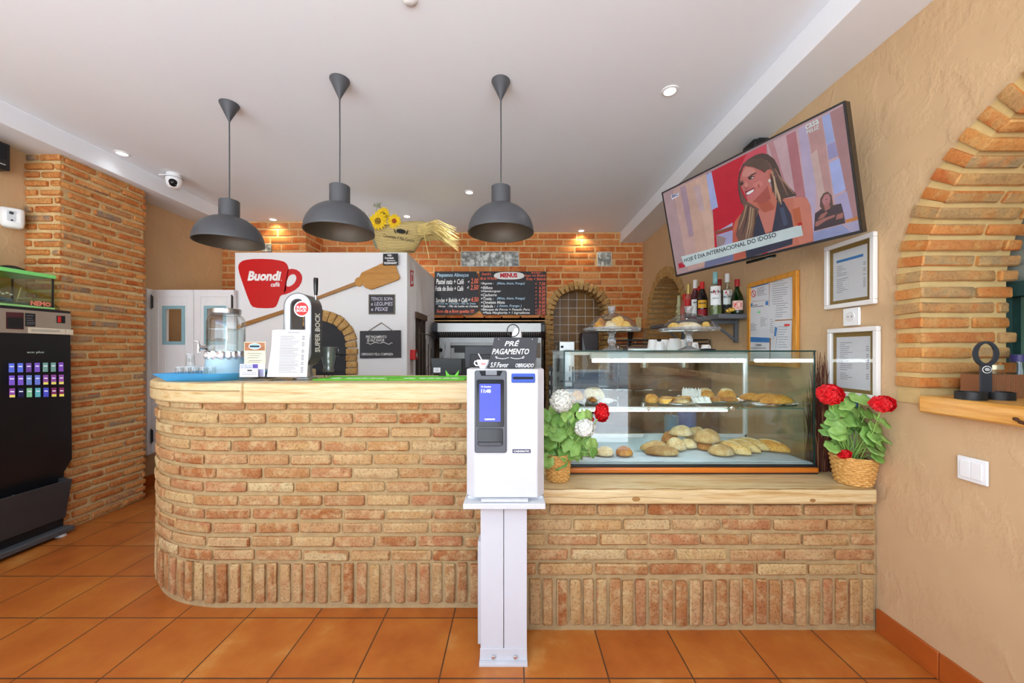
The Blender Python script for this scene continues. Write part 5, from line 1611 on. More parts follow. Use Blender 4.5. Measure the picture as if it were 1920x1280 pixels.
# small grey dish at right
o = MB(); o.lathe([(.0005, .0), (.05, 0), (.045, .008), (.0005, .012)], n=28)
at(tag(o.build('dish', M_dark), 'flat black dish right of the right cake stand', 'dish'), V((W(1325, 0, 2.22).x, 2.22, ZCT)))

# ---------------------------------------------------------------- behind the case: espresso machine with cups, back counter, grinder
bc = thing('back_counter', 'dark work counter running along the back wall behind the glass case', 'counter', (0, 0, 0))
b = MB(); b.bx(.46, 1.64, 3.95, 4.62, .0, .88); b.build('cabinet', pm('dark_cabinet', '3a312b', .6, var=.15), bc)
b = MB(); b.bx(.44, 1.645, 3.92, 4.66, .8805, .92); b.build('worktop', pm('grey_worktop', '77726a', .4, var=.12), bc, bevel=.004)
sc_ = thing('service_cabinet', 'low dark cabinet carrying the espresso machine behind the glass case', 'cabinet', (0, 0, 0))
b = MB(); b.bx(.72, 1.635, 2.98, 3.56, 0, .865); b.build('body', pm('brown_cabinet', '54453a', .6, var=.12), sc_)
b = MB(); b.bx(.70, 1.64, 2.96, 3.58, .8655, .895); b.build('worktop', pm('grey_worktop', '77726a'), sc_, bevel=.004)
L = V((1.29, 3.28, .8955))
t = thing('espresso_machine', 'dark two-group espresso machine behind the glass case', 'coffee machine', L)
b = MB(); b.bx(-.35, .345, -.20, .22, .06, .16); b.bx(-.35, .345, .02, .22, .16, .42); b.bx(-.35, .345, -.18, .22, .30, .42); b.build('body', pm('machine_brown', '4b3a36', .35, .2), t, bevel=.01)
b = MB()
for x in (-.3, .3):
    for y in (-.15, .17): b.cyl((x, y, 0), (x, y, .061), .02, n=12)
b.build('foot', M_dark, t)
for x in (-.17, .17):
    b = MB(); b.cyl((x, -.08, .235), (x, -.08, .301), .04, n=20); g = b.build('group_head', M_chrome, t, bevel=.003)
    b = MB(); b.cyl((x, -.08, .20), (x, -.08, .234), .036, n=20); b.tube([(x, -.11, .215), (x + .02, -.2, .205), (x + .03, -.26, .20)], .012, 8); b.build('portafilter', M_dark, g)
b = MB(); b.tube([(-.40, -.10, .42), (-.40, -.10, .05)], .008, 8); b.tube([(-.36, -.1, .40), (-.40, -.1, .42)], .008, 8); b.build('steam_wand', M_chrome, t)
b = MB(); b.bx(-.34, .34, -.185, -.1805, .32, .40); b.build('front_panel', M_steel, t, bevel=.001)
b = MB()
for z in (.44, .472): b.tube([(-.34, -.18, z), (.325, -.18, z), (.325, .2, z), (-.34, .2, z), (-.34, -.18, z)], .005, 6)
for x in (-.34, .34): b.tube([(x, -.18, .42), (x, -.18, .472)], .005, 6)
b.build('cup_rail', M_dark, t)
# cups upside down on the machine
cup_p = None
zc = ZCT + .0005
rg = random.Random(12)
def cup_master():
    t = thing('coffee_cup', '', 'cup')
    b = MB(); b.lathe([(.0005, .066), (.024, .068), (.027, .062), (.036, .0), (.033, 0), (.024, .058), (.0005, .060)], n=24); b.build('cup', pm('cup_porcelain', 'efeeec', .25, var=.015), t)
    b = MB(); b.tube([(.031, 0, .02), (.046, 0, .022), (.048, 0, .040), (.042, 0, .05), (.027, 0, .05)], .0042, 8); b.build('handle', pm('cup_porcelain', 'efeeec'), t)
    return t
cm = cup_master()
GC = 'white cups along the back of the glass case'
cups = [(1224, 2.385, 1.0, 1.6, 'leftmost upturned white cup in the back row on the glass case'), (1247, 2.385, 1.0, 1.5, 'second upturned white cup from the left in the back row on the glass case'), (1277, 2.39, 1.0, 1.7, 'third upturned white cup from the left in the back row on the glass case'),
        (1237, 2.315, .8, -1.5, 'short upturned white cup left of the white pitcher on the glass case'), (1301, 2.33, .72, -1.6, 'low upturned white cup just right of the cake stand foot'), (1323, 2.34, .5, -1.4, 'lowest upturned white cup, rightmost on the glass case')]
for i, (px, d, sz, rz, lab) in enumerate(cups):
    p = V(((px - VX) * d / F, d, zc))
    if i == 0: at(cm, p, rz); cm['label'] = lab; cm['group'] = GC
    else: dup(cm, p, rz, lab, GC, (.88, .88, sz))
t = thing('milk_pitcher', 'large white pitcher among the cups on the glass case', 'jug', V(((1264 - VX) * 2.31 / F, 2.305, zc)))
b = MB(); b.lathe([(.0005, .0), (.040, 0), (.044, .012), (.038, .05), (.030, .072), (.027, .072), (.033, .05), (.0005, .01)], n=28); b.build('pitcher', pm('cup_porcelain', 'efeeec'), t)
b = MB(); b.tube([(.026, -.02, .062), (.042, -.035, .058), (.046, -.038, .03), (.03, -.025, .02)], .005, 8); b.build('handle', pm('cup_porcelain', 'efeeec'), t)
# back counter items
L = V((W(1061, 0, 4.15).x, 4.15, .9205))
t = thing('toaster_oven', 'stainless appliance with a small control knob under the tiled arch', 'toaster', L)
zt_ = W(0, 640, 4.15).z - L.z
b = MB(); b.bx(-.085, .085, -.1, .12, .01, zt_); b.build('body', M_steel, t, bevel=.008)
b = MB(); b.cyl((-.055, -.1, zt_ - .06), (-.055, -.115, zt_ - .06), .014, n=16); b.build('knob', M_dark, t)
b = MB(); b.bx(-.03, .06, -.104, -.1005, zt_ - .12, zt_ - .09); b.build('label_plate', M_paper, t)
for dx in (-.05, .05):
    b = MB(); b.bx(dx - .03, dx + .03, -.08, .1, 0, .0105); b.build('foot', M_dark, t)
L = V((W(1104, 0, 4.2).x, 4.2, .9205))
t = thing('coffee_grinder', 'black grinder with a pale side flap between the tiled arch and the brick wall', 'grinder', L)
zt_ = W(0, 624, 4.2).z - L.z
b = MB(); b.bx(-.09, .09, -.1, .12, 0, zt_); b.build('body', pm('grinder_black', '2a2024', .4), t, bevel=.01)
b = MB(); b.add([(-.092, -.105, zt_ - .03), (-.092, -.105, .05), (-.03, -.125, .2), (-.092, -.10, .2)], [(0, 1, 2), (0, 2, 3), (1, 3, 2), (0, 3, 1)]); b.build('flap', M_grey, t, 0)
b = MB()
for i in range(6): b.tube([(-.08 + .02 * i, 0, zt_), (-.085 + .022 * i, .01, zt_ + .09)], .003, 5)
b.build('wire_rack', M_dark, t)
L = V((W(1044, 0, 4.4).x, 4.42, .9205))
t = thing('bottle', 'small clear bottles standing at the left of the tiled arch', 'bottle', L)
b = MB(); b.lathe([(.0005, 0), (.03, 0), (.03, .3), (.012, .36), (.012, .42), (.0005, .42)], n=20); b.build('bottle', M_gl, t)
t['label'] = 'tall clear bottle at the left of the tiled arch'
# rack of white trays left behind the case
L = V((W(1048, 0, 2.75).x, 2.8, .6615))
t = thing('storage_rack', 'grey and white slatted rack behind the left end of the glass case', 'rack', L)
b = MB()
for i in range(7): b.bx(-.06, .10, -.08, .08, .07 * i + .005, .07 * i + .035)
b.build('shelf', pm('rack_grey', 'b9bcbc', .5), t, bevel=.003)
b = MB()
for x in (-.058, .098):
    for y in (-.076, .076): b.bx(x - .006, x + .006, y - .006, y + .006, 0, .5)
b.build('post', M_dark, t)
b = MB()
x0 = W(1044, 0, 2.47).x
b.tube([(x0, 2.47, 1.26), (x0 - .012, 2.47, 1.22), (x0 - .005, 2.47, 1.1), (x0 + .004, 2.47, .9), (x0 + .002, 2.47, .70)], .004, 6)
b.tube([(x0, 2.47, 1.26), (x0 + .022, 2.47, 1.22), (x0 + .016, 2.47, 1.1), (x0 + .008, 2.47, .9), (x0 + .006, 2.47, .70)], .004, 6)
o = tag(b.build('power_cord', M_whitep), 'looped white power cord hanging behind the left end of the glass case', 'cord')
# wall shelf on the back wall
L = V((W(1165, 0, 4.7).x, 4.70, W(0, 620, 4.7).z))
t = thing('wall_shelf', 'small wooden wall shelf on black brackets right of the tiled arch', 'shelf', L)
b = MB(); b.bx(-.28, .24, -.1, .085, 0, .03); b.build('board', pm('red_brown_wood', '9a5632', .5, var=.15), t, bevel=.003)
for x in (-.1, .12):
    b = MB(); b.bx(x - .015, x + .015, .06, .085, -.2, -.0005); b.prism([(-.09, -.001), (.06, -.001), (.06, -.19), (.04, -.19)], (x - .012, 0, 0), V((0, 1, 0)), UZ, .024); b.build('bracket', M_dark, t)
for px, w, hh, lab, col in ((1200, .06, .14, 'white and yellow card standing at the back on the small wall shelf', 'd8c48a'), (1207, .05, .12, 'orange box at the right end of the small wall shelf', 'c98a50')):
    b = MB(); b.bx(-w / 2, w / 2, -.02, .02, 0, hh); o = tag(b.build('carton', pm('carton_' + col, col, .7, var=.2, scale=40), bevel=.002), lab, 'box')
    at(o, V((W(px, 0, 4.68).x - (0 if px > 1203 else .012), 4.68 + (.02 if px < 1203 else -.03), L.z + .0305)))

# ---------------------------------------------------------------- geraniums in wicker baskets
def leafmat():
    m, nt, b = newmat('geranium_leaf')
    g = N(nt, 'NewGeometry')
    base = ramp(nt, [(0, '5f8c3a'), (.35, '7aa64a'), (.7, '9cc068'), (1, '6c9a44')], g.outputs['Random Per Island'])
    f = noise_fac(nt, 40, 3)
    mu = N(nt, 'MixRGB', blend_type='MULTIPLY'); mu.inputs[0].default_value = .6
    nt.links.new(base, mu.inputs[1]); nt.links.new(ramp(nt, [(.35, (.6, .68, .5, 1)), (.6, (1, 1, 1, 1))], f), mu.inputs[2])
    nt.links.new(mu.outputs[0], b.inputs['Base Color'])
    b.inputs['Roughness'].default_value = .55
    bump(nt, b, f, .3, .004)
    return m
M_leaf = leafmat()
M_stem = pm('leaf_stalk', '8db356', .6)
M_soil = pm('potting_soil', '4a3a2a', .95, var=.3, scale=60)
def wicker_mat():
    m, nt, b = newmat('wicker')
    f = noise_fac(nt, 90, 3, stretch=(1, 1, 3))
    nt.links.new(ramp(nt, [(.3, 'a9742f'), (.5, 'cf9c52'), (.7, 'e0b873')], f), b.inputs['Base Color'])
    b.inputs['Roughness'].default_value = .6
    return m
M_wick = wicker_mat()
def geranium(name, label, L, rb, rt, h, spec, flowers, rot=0):
    t = thing(name, label, 'potted plant', L)
    b = MB()
    rows, n = 13, 144
    rings = []
    for j in range(rows * 4 + 1):
        q = j / (rows * 4)
        r = rb + (rt - rb) * q ** .8
        e = (0, .8, 1, .8)[j % 4]
        rings.append([V((rr * math.cos(2 * PI * i / n), rr * math.sin(2 * PI * i / n), h * q)) for i in range(n) for rr in [r - .0035 * (1 - e) + .0042 * e * math.cos(12 * 2 * PI * i / n + PI * (j // 4))]])
    rings += [[V((p.x * .93, p.y * .93, p.z)) for p in rings[-1]], [V((p.x * .9, p.y * .9, h * .8)) for p in rings[-1]]]
    b.ring(rings, 0, True, (True, False)); b.build('basket', M_wick, t, 60)
    b = MB(); b.lathe([(.0005, h * .86), (rt * .9, h * .84)], n=24); b.build('soil', M_soil, t)
    rg = random.Random(spec['seed'])
    lv, st = MB(), MB()
    def leaf(c, nrm, r, spin):
        nrm = V(nrm).normalized()
        a = nrm.cross(V((math.cos(spin), math.sin(spin), .3))).normalized(); bb = nrm.cross(a)
        n = 26
        P = [V(c) - nrm * r * .12]
        for ringk, rr in ((0, .5), (1, 1.0)):
            for i in range(n):
                th = -PI + 2 * PI * (i + .5) / n
                notch = 1 - .75 * math.exp(-((abs(th) - PI) / .28) ** 2)
                s = (1 + (.07 * math.cos(7 * th) if ringk else .0)) * notch
                x, y = math.cos(th) * rr * r * s, math.sin(th) * rr * r * s
                P.append(V(c) + a * x + bb * y + nrm * r * (.10 * rr ** 2 + .05 * math.sin(4 * th + spin) * rr))
        fs = [(0, 1 + i, 1 + (i + 1) % n) for i in range(n)] + [(1 + i, 1 + n + i, 1 + n + (i + 1) % n, 1 + (i + 1) % n) for i in range(n)]
        lv.add(P, fs)
    for (x, y, z, r, nx, ny, nz) in spec['leaves']:
        leaf((x, y, z), (nx, ny, nz), r, rg.uniform(0, 6))
        p0 = V((rg.uniform(-.3, .3) * rb, rg.uniform(-.3, .3) * rb, h * .8))
        e = V((x, y, z)) - V((nx, ny, nz)).normalized() * r * .1
        st.tube([p0, p0.lerp(e, .5) + V((0, 0, .02)), e], [.0032, .0026, .002], 6)
    o = lv.build('leaves', M_leaf, t, 80)
    so = o.modifiers.new('s', 'SOLIDIFY'); so.thickness = .0008
    st.build('stalks', M_stem, t, 80)
    for i, (x, y, z, r, mat, sq) in enumerate(flowers):
        b = MB()
        c0 = V((x, y, z))
        for j in range(spec.get('petals', 140)):
            u = 1 - 2 * (j + .5) / spec.get('petals', 140)
            ph = j * 2.39996
            nrm = V((math.sqrt(1 - u * u) * math.cos(ph) * sq[0], math.sqrt(1 - u * u) * math.sin(ph) * sq[1], u * sq[2]))
            nn = nrm.normalized()
            c = c0 + nrm * r * rg.uniform(.72, .9)
            a = nn.orthogonal().normalized(); a = (Matrix.Rotation(rg.uniform(0, 6.28), 3, nn) @ a); bb = nn.cross(a)
            pr = r * .30
            P = [c + a * pr * math.cos(k * PI / 3.5) * (1 + .15 * (k % 2)) + bb * pr * math.sin(k * PI / 3.5) + nn * pr * (.42 if k % 2 else .12) for k in range(7)] + [c - nn * pr * .25]
            b.add(P, [(7, k, (k + 1) % 7) for k in range(7)])
        o = b.build('flower_head', mat, t, 80)
        s2 = MB(); s2.tube([V((x * .2, y * .2, h * .8)), V((x * .7, y * .7, (h + z) / 2)), c0], .0026, 6); s2.build('flower_stalk', M_stem, t, 80)
    return t
M_redf = pm('geranium_red', 'd3101a', .6, var=.25, scale=60)
M_whitef = pm('geranium_white', 'efefe4', .7, var=.05, scale=60)
def mk_leaves(seed, n, cx, sx, y0, sy, z0, z1, rmin, rmax, avoid=None):
    rg = random.Random(seed); out = []
    i = 0
    while len(out) < n:
        x = cx + rg.uniform(-sx, sx); y = y0 + rg.uniform(-sy, sy); z = rg.uniform(z0, z1)
        q = (z - z0) / (z1 - z0)
        if abs(x - cx) / sx > 1.05 - .55 * abs(q - .45) * 1.6: continue
        r = rg.uniform(rmin, rmax)
        out.append((x, y, z, r, x * 3 + rg.uniform(-.5, .5), -.75 + rg.uniform(-.35, .35) + y * 3, .75 + rg.uniform(-.35, .5)))
    return out
# left plant, white and red heads
d = 1.785
L = V((W(1046, 0, d).x, d - .0, .6615))
k_ = d / F
lp_ = lambda px, py, y=0: ((px - 1046) * k_, y, W(0, py, d).z - L.z)
lv = []
rg = random.Random(77)
for px, py, r in ((1030, 775, 14), (1044, 786, 13), (1026, 800, 15), (1042, 808, 16), (1062, 798, 16), (1075, 785, 11), (1030, 824, 15), (1034, 840, 14), (1052, 822, 16), (1068, 835, 16), (1090, 826, 17), (1109, 833, 12), (1098, 843, 15), (1078, 812, 13), (1104, 808, 10), (1085, 848, 12), (1058, 848, 14), (1024, 858, 13), (1047, 861, 17), (1086, 858, 9), (1076, 762, 10), (1086, 774, 9), (1100, 778, 11), (1020, 780, 12), (1062, 778, 12), (1090, 800, 11), (1016, 815, 13), (1070, 850, 12), (1110, 845, 9)):
    p = lp_(px, py)
    lv.append((p[0], rg.uniform(-.05, .03), p[2], r * k_ * 1.12, (px - 1060) * .012 + rg.uniform(-.3, .3), -.9 + rg.uniform(-.2, .2), .55 + rg.uniform(-.4, .4)))
for i in range(16):
    p = lp_(rg.uniform(1020, 1100), rg.uniform(790, 855)); lv.append((p[0], rg.uniform(.01, .04), p[2], rg.uniform(.022, .03), rg.uniform(-.6, .6), rg.uniform(-.6, .2), .8))
P = lp_
fl_ = [(P(1050, 749)[0], -.05, P(0, 749)[2], 21 * k_, M_whitef, (1, .85, 1)), (P(1070, 752)[0], .0, P(0, 750)[2], 10 * k_, M_whitef, (1, .9, 1)), (P(1092, 797)[0], -.06, P(0, 797)[2], 18 * k_, M_whitef, (1.05, .8, .9)), (P(1126, 771)[0], -.03, P(0, 771)[2], 17 * k_, M_redf, (.75, .7, 1.1)), (P(1109, 786)[0], .0, P(0, 786)[2], 5 * k_, M_redf, (1, 1, 1))]
geranium('potted_geranium', 'white and red geranium in a wicker basket between the payment machine and the glass case', L, .052, .062, (903 - 853) * k_, dict(seed=5, leaves=lv), fl_)
# right plant, red heads
d = 1.74
L = V((W(1600, 0, d).x, d, .6615))
k_ = d / F
def rp_(px, py, y, r):
    dd = min(d + y, (1.632 - r) * F / (px - VX))
    q = W(px, py, dd)
    return (q.x - L.x, dd - d, q.z - L.z)
lv = []
for px, py, r in ((1577, 756, 16), (1572, 766, 14), (1613, 748, 15), (1587, 785, 15), (1565, 799, 14), (1550, 806, 11), (1598, 790, 13), (1618, 797, 15), (1632, 818, 16), (1652, 789, 13), (1658, 823, 11), (1640, 845, 12), (1612, 808, 12), (1570, 815, 11), (1574, 836, 15), (1560, 838, 11), (1625, 775, 10), (1640, 800, 10), (1560, 778, 9), (1593, 770, 11), (1650, 835, 10), (1644, 822, 13), (1605, 772, 12), (1583, 800, 13), (1628, 832, 10), (1645, 858, 9)):
    y = rg.uniform(-.06, .03)
    p = rp_(px, py, y, r * k_ * 1.2)
    lv.append((p[0], p[1], p[2], r * k_ * 1.22, (px - 1600) * .008 + rg.uniform(-.3, .3), -.8 + rg.uniform(-.3, .2), .6 + rg.uniform(-.4, .5)))
fa, fb, fc = rp_(1556, 739, -.03, .05), rp_(1655, 757, -.1, .052), rp_(1583, 851, -.045, .02)
fl_ = [(*fa, 22 * k_, M_redf, (1, .75, .85)), (*fb, 20 * k_ * .93, M_redf, (1.05, .7, .7)), (*fc, 12 * k_, M_redf, (1.05, .5, .6))]
geranium('potted_geranium', 'red geranium in a wicker basket at the right end of the low counter', L, .066, .089, (903 - 850) * k_, dict(seed=6, leaves=lv), fl_)
# bundle of dry reeds
L = V((W(1552, 0, 1.93).x, 1.935, .6615))
t = thing('reed_bundle', 'bundle of thin reddish-brown reeds standing between the glass case and the red geranium', 'dried reeds', L)
rg = random.Random(15)
for nm, n, col, hh in (('reeds', 210, '5a2c20', (.24, .62)), ('pale_reeds', 60, '9a6c4a', (.22, .56))):
    b = MB()
    for i in range(n):
        x, y = rg.uniform(-.07, .0), rg.uniform(-.04, .06)
        h_ = hh[0] + (hh[1] - hh[0]) * rg.random() ** 2.2
        dx = rg.uniform(-.04, .15) * h_ * 1.1
        dx = max(dx, 1.527 - L.x - x)
        dx = min(dx, 1.605 - L.x - x)
        if abs(dx) > .2: dx = 0
        b.tube([(x, y, 0), (x + dx * .35, y, h_ * .55), (x + dx, y + rg.uniform(-.02, .03), h_)], [.0022, .0018, .0007], 4)
    b.build(nm, pm(nm + '_brown', col, .8, var=.35, scale=20), t)
# papers hidden behind the red geranium
t = thing('notice_card', 'small blue-topped notice leaning behind the red geranium under the lower frame', 'card', V((W(1604, 0, 1.80).x, 1.80, .6615)))
b = MB(); b.bx(-.05, .05, 0, .002, 0, .38); b.bx(-.05, .05, -.0012, -.0002, .34, .37, 1)
for z in (.27, .29, .31): b.bx(-.035, .035, -.001, -.0002, z, z + .007, 2)
b.build('card', [M_paper, M_blue, M_inkblack], t, 0)

# ---------------------------------------------------------------- on the right wall
UYm = V((0, -1, 0))          # along the wall towards the viewer: right in the picture
def onR(px, py):
    d = XR * F / (px - VX)
    return V((XR, d, H - (py - VY) * d / F))
def pw(pts):
    return [(-onR(x, y).y, onR(x, y).z) for x, y in pts]
def wprism(mb, pts, off, th, m=0):
    mb.prism(pw(pts), (XR - off, 0, 0), UYm, UZ, th, m)
def wrect(mb, y0, y1, z0, z1, off, th, m=0):
    mb.prism([(-y0, z0), (-y1, z0), (-y1, z1), (-y0, z1)], (XR - off, 0, 0), UYm, UZ, th, m)
def wall_frame(px0, px1, pyt0, pyb0, label, strip, seed):
    a, c = onR(px0, pyt0), onR(px0, pyb0)
    y0, y1, z1, z0 = a.y, onR(px1, 500).y, a.z, c.z
    t = thing('picture_frame', label, 'picture frame', (0, 0, 0), 0, 'white framed menus')
    w = .022
    b = MB()
    for p in ((y0, y1, z1 - w, z1), (y0, y1, z0, z0 + w), (y0, y0 - w, z0 + w, z1 - w), (y1 + w, y1, z0 + w, z1 - w)):
        wrect(b, p[0], p[1], p[2], p[3], .004, .02)
    b.build('frame', pm('white_frame_paint', 'e4e1dc', .45, var=.02), t, bevel=.003)
    b = MB(); wrect(b, y0 - w + .001, y1 + w - .001, z0 + w - .001, z1 - w + .001, .004, .006); b.build('mount', pm('olive_mount', '8a6f3a', .6, var=.08), t)
    b = MB(); g = .022
    ya, yb, za_, zb_ = y0 - w - g, y1 + w + g, z0 + w + g * .8, z1 - w - g
    wrect(b, ya, yb, za_, zb_, .0105, .0008)
    rg = random.Random(seed)
    hgt = zb_ - za_
    if strip: wrect(b, ya - .02, yb + .02, zb_ - .055, zb_ - .042, .0114, .0004, 1)
    z = zb_ - (.075 if strip else .03)
    while z > za_ + .03:
        wrect(b, ya - .02, ya - .02 - rg.uniform(.025, .07), z, z + .0022, .0114, .0004, 2)
        if rg.random() < .8: wrect(b, yb + .02, yb + .008, z, z + .003, .0114, .0004, 2)
        z -= .0095 if rg.random() < .85 else .018
    b.build('menu_sheet', [M_paper, M_blue, M_print], t, 0)
    b = MB(); wrect(b, y0 - w, y1 + w, z0 + w, z1 - w, .017, .0015); b.build('pane', glassmat('frame_glass', 'fbfcfc', .02, .25), t)
wall_frame(1553, 1648, 464, 581, 'upper white framed menu on the ochre wall, just below the television', True, 1)
wall_frame(1559, 1654, 617, 738, 'lower white framed menu on the ochre wall above the red geranium', False, 2)
t = thing('wall_socket', 'white round power socket between the two framed menus', 'socket', (0, 0, 0))
a, c = onR(1586, 579), onR(1616, 610)
b = MB(); wrect(b, a.y, c.y, c.z + .002, a.z, .003, .012); b.build('plate', M_whitep, t, bevel=.003)
b = MB(); m_ = (a + c) / 2; b.cyl((XR - .0155, m_.y, m_.z + .002), (XR - .019, m_.y, m_.z + .002), .024, n=28); b.build('well', pm('socket_white', 'd9d9d6', .4), t, bevel=.002)
b = MB()
for s in (-.0095, .0095): b.cyl((XR - .0192, m_.y + s, m_.z + .002), (XR - .0196, m_.y + s, m_.z + .002), .003, n=10)
b.build('pin_hole', M_dark, t)
t = thing('light_switch', 'white double light switch low on the ochre wall below the arched window', 'switch', (0, 0, 0))
a, c = onR(1800, 852), onR(1857, 908)
z0, z1 = onR(1800, 896).z, onR(1800, 852).z
b = MB(); wrect(b, a.y, c.y, z0, z1, .003, .009); b.build('plate', M_whitep, t, bevel=.003)
ym = (a.y + c.y) / 2
for y0_, y1_ in ((a.y - .012, ym + .0006), (ym - .0006, c.y + .012)):
    b = MB(); wrect(b, y0_, y1_, z0 + .014, z1 - .014, .0122, .004); b.build('rocker', M_whitep, t, bevel=.0015)
# cork board
t = thing('notice_board', 'orange wood framed notice board covered with papers on the ochre wall behind the case', 'notice board', (0, 0, 0))
y0, y1 = onR(1407, 600).y, onR(1501, 600).y
z1, z0 = onR(1500, 506).z, onR(1500, 690).z
b = MB(); w = .03
for p in ((y0, y1, z1 - w, z1), (y0, y1, z0, z0 + w), (y0, y0 - w, z0 + w, z1 - w), (y1 + w, y1, z0 + w, z1 - w)): wrect(b, *p, .004, .022)
b.build('frame', woodmat('orange_pine', [(.3, 'c27a22'), (.6, 'd99a3c'), (.8, 'b56d1c')], 4, (8, 8, 1)), t, bevel=.003)
b = MB(); wrect(b, y0 - w, y1 + w, z0 + w, z1 - w, .004, .008); b.build('cork', pm('cork', 'a8703a', .9, var=.2, scale=60), t)
rg = random.Random(17)
def sheetw(label, pts, off, lines, mats=None, strips=(), name='paper_sheet'):
    b = MB()
    wprism(b, pts, off, .0009, 0)
    for q in lines: wprism(b, [(q[0], q[2]), (q[1], q[3]), (q[1], q[3] + q[4]), (q[0], q[2] + q[4])], off + .001, .0003, 1)
    for (q, m) in strips: wprism(b, q, off + .001, .0003, m)
    o = b.build(name, mats or [M_paper, M_print], None, 0)
    return tag(o, label, 'paper', 'papers on the notice board')
def txtl(x0, x1, y0, y1, n, s0, s1, th=.8):
    return [(x0 + rg.uniform(0, 1.5), x1 - rg.uniform(0, (x1 - x0) * .4), y0 + (y1 - y0) * i / n, y0 + (y1 - y0) * i / n + s0 + (s1 - s0) * i / n, th) for i in range(n)]
sheetw('large printed sheet at the upper right of the notice board', [(1446, 600), (1490, 598), (1489.5, 514.5), (1447, 523)], .0125, txtl(1451, 1484, 529, 598, 17, -4, -1))
sheetw('blue-headed notice with a red prohibition sign, top left of the notice board', [(1410, 565), (1446, 562), (1446, 520.5), (1409, 531)], .0138, txtl(1423, 1444, 541, 556, 7, -4, -3), [M_paper, M_print, M_blue, M_redp],
       [([(1410, 541), (1445, 532), (1445, 523), (1410, 533)], 2)] + [([(1417 + 4.6 * math.cos(a), 550.5 + 6.6 * math.sin(a)), (1417 + 4.6 * math.cos(a + .4), 550.5 + 6.6 * math.sin(a + .4)), (1417 + 3.6 * math.cos(a + .4), 550.5 + 5.2 * math.sin(a + .4)), (1417 + 3.6 * math.cos(a), 550.5 + 5.2 * math.sin(a))], 3) for a in [i * .4 for i in range(16)]] + [([(1414.2, 546), (1415, 545), (1420, 555), (1419.2, 556)], 3)])
sheetw('small blue-cornered sheet in the left middle of the notice board', [(1409, 592), (1446, 590), (1446, 562.5), (1409, 566)], .0152, [], [M_paper, M_inkblack, M_blue], [([(1410, 576), (1414, 575), (1416, 568), (1410, 569)], 2), ([(1440, 572), (1445, 571.5), (1445, 564), (1440, 565)], 2), ([(1414, 573), (1425, 572), (1425, 571), (1414, 572)], 1), ([(1414, 576), (1436, 573.5), (1436, 572.5), (1414, 575)], 1)])
sheetw('wide white sheet across the middle of the notice board', [(1406, 631), (1456, 634), (1460, 573), (1408, 578)], .0165, txtl(1448, 1457, 598, 626, 7, 0, 0))
sheetw('folded note tilted to the left, in front on the notice board', [(1410, 625), (1446, 616), (1446, 580), (1404.5, 586)], .0182, txtl(1409, 1426, 608, 622, 6, -2, -2) + txtl(1430, 1444, 596, 614, 6, -2, -3), [M_paper, M_print, pm('green_pin', '5ad06a', .5)], [([(1426, 584), (1431, 583), (1431, 586), (1426, 587)], 2)])
sheetw('white sheet hanging low at the right of the notice board', [(1448, 684), (1487, 688), (1489, 600), (1450, 602)], .0124, txtl(1462, 1482, 612, 655, 9, 0, 0))
b = sheetw('blue-banded notice at the bottom left of the notice board', [(1408, 683), (1448, 686), (1448, 632), (1409, 631)], .0176, txtl(1411, 1445, 651, 655, 2, 0, 0), [M_paper, M_print, M_blue], [([(1409, 641), (1448, 642), (1448, 633), (1409, 631.5)], 2)])
bb = MB(); pA, pB = pw([(1422, 648.5), (1434, 644.5)]); bb.text('CANAL', (XR - .0194, 0, 0), UYm, UZ, pA[0], pA[1], pB[0] - pA[0], pB[1] - pA[1], 0, .0004, bold=.03); bb.build('lettering', M_inkblack, b, smooth=0)
sheetw('narrow blue-edged paper strip in the middle of the notice board', [(1457, 654), (1459, 654), (1464, 613), (1458, 610)], .0182, [], [M_paper, M_print, M_blue], [([(1457.6, 630), (1460.5, 630), (1463, 614.5), (1459, 612)], 2)])
o = MB(); p = onR(1484, 609); o.cyl((XR - .012, p.y, p.z), (XR - .035, p.y + .01, p.z), .006, n=10); tag(o.build('push_pin', M_redp), 'red push pin at the right edge of the notice board', 'pin')

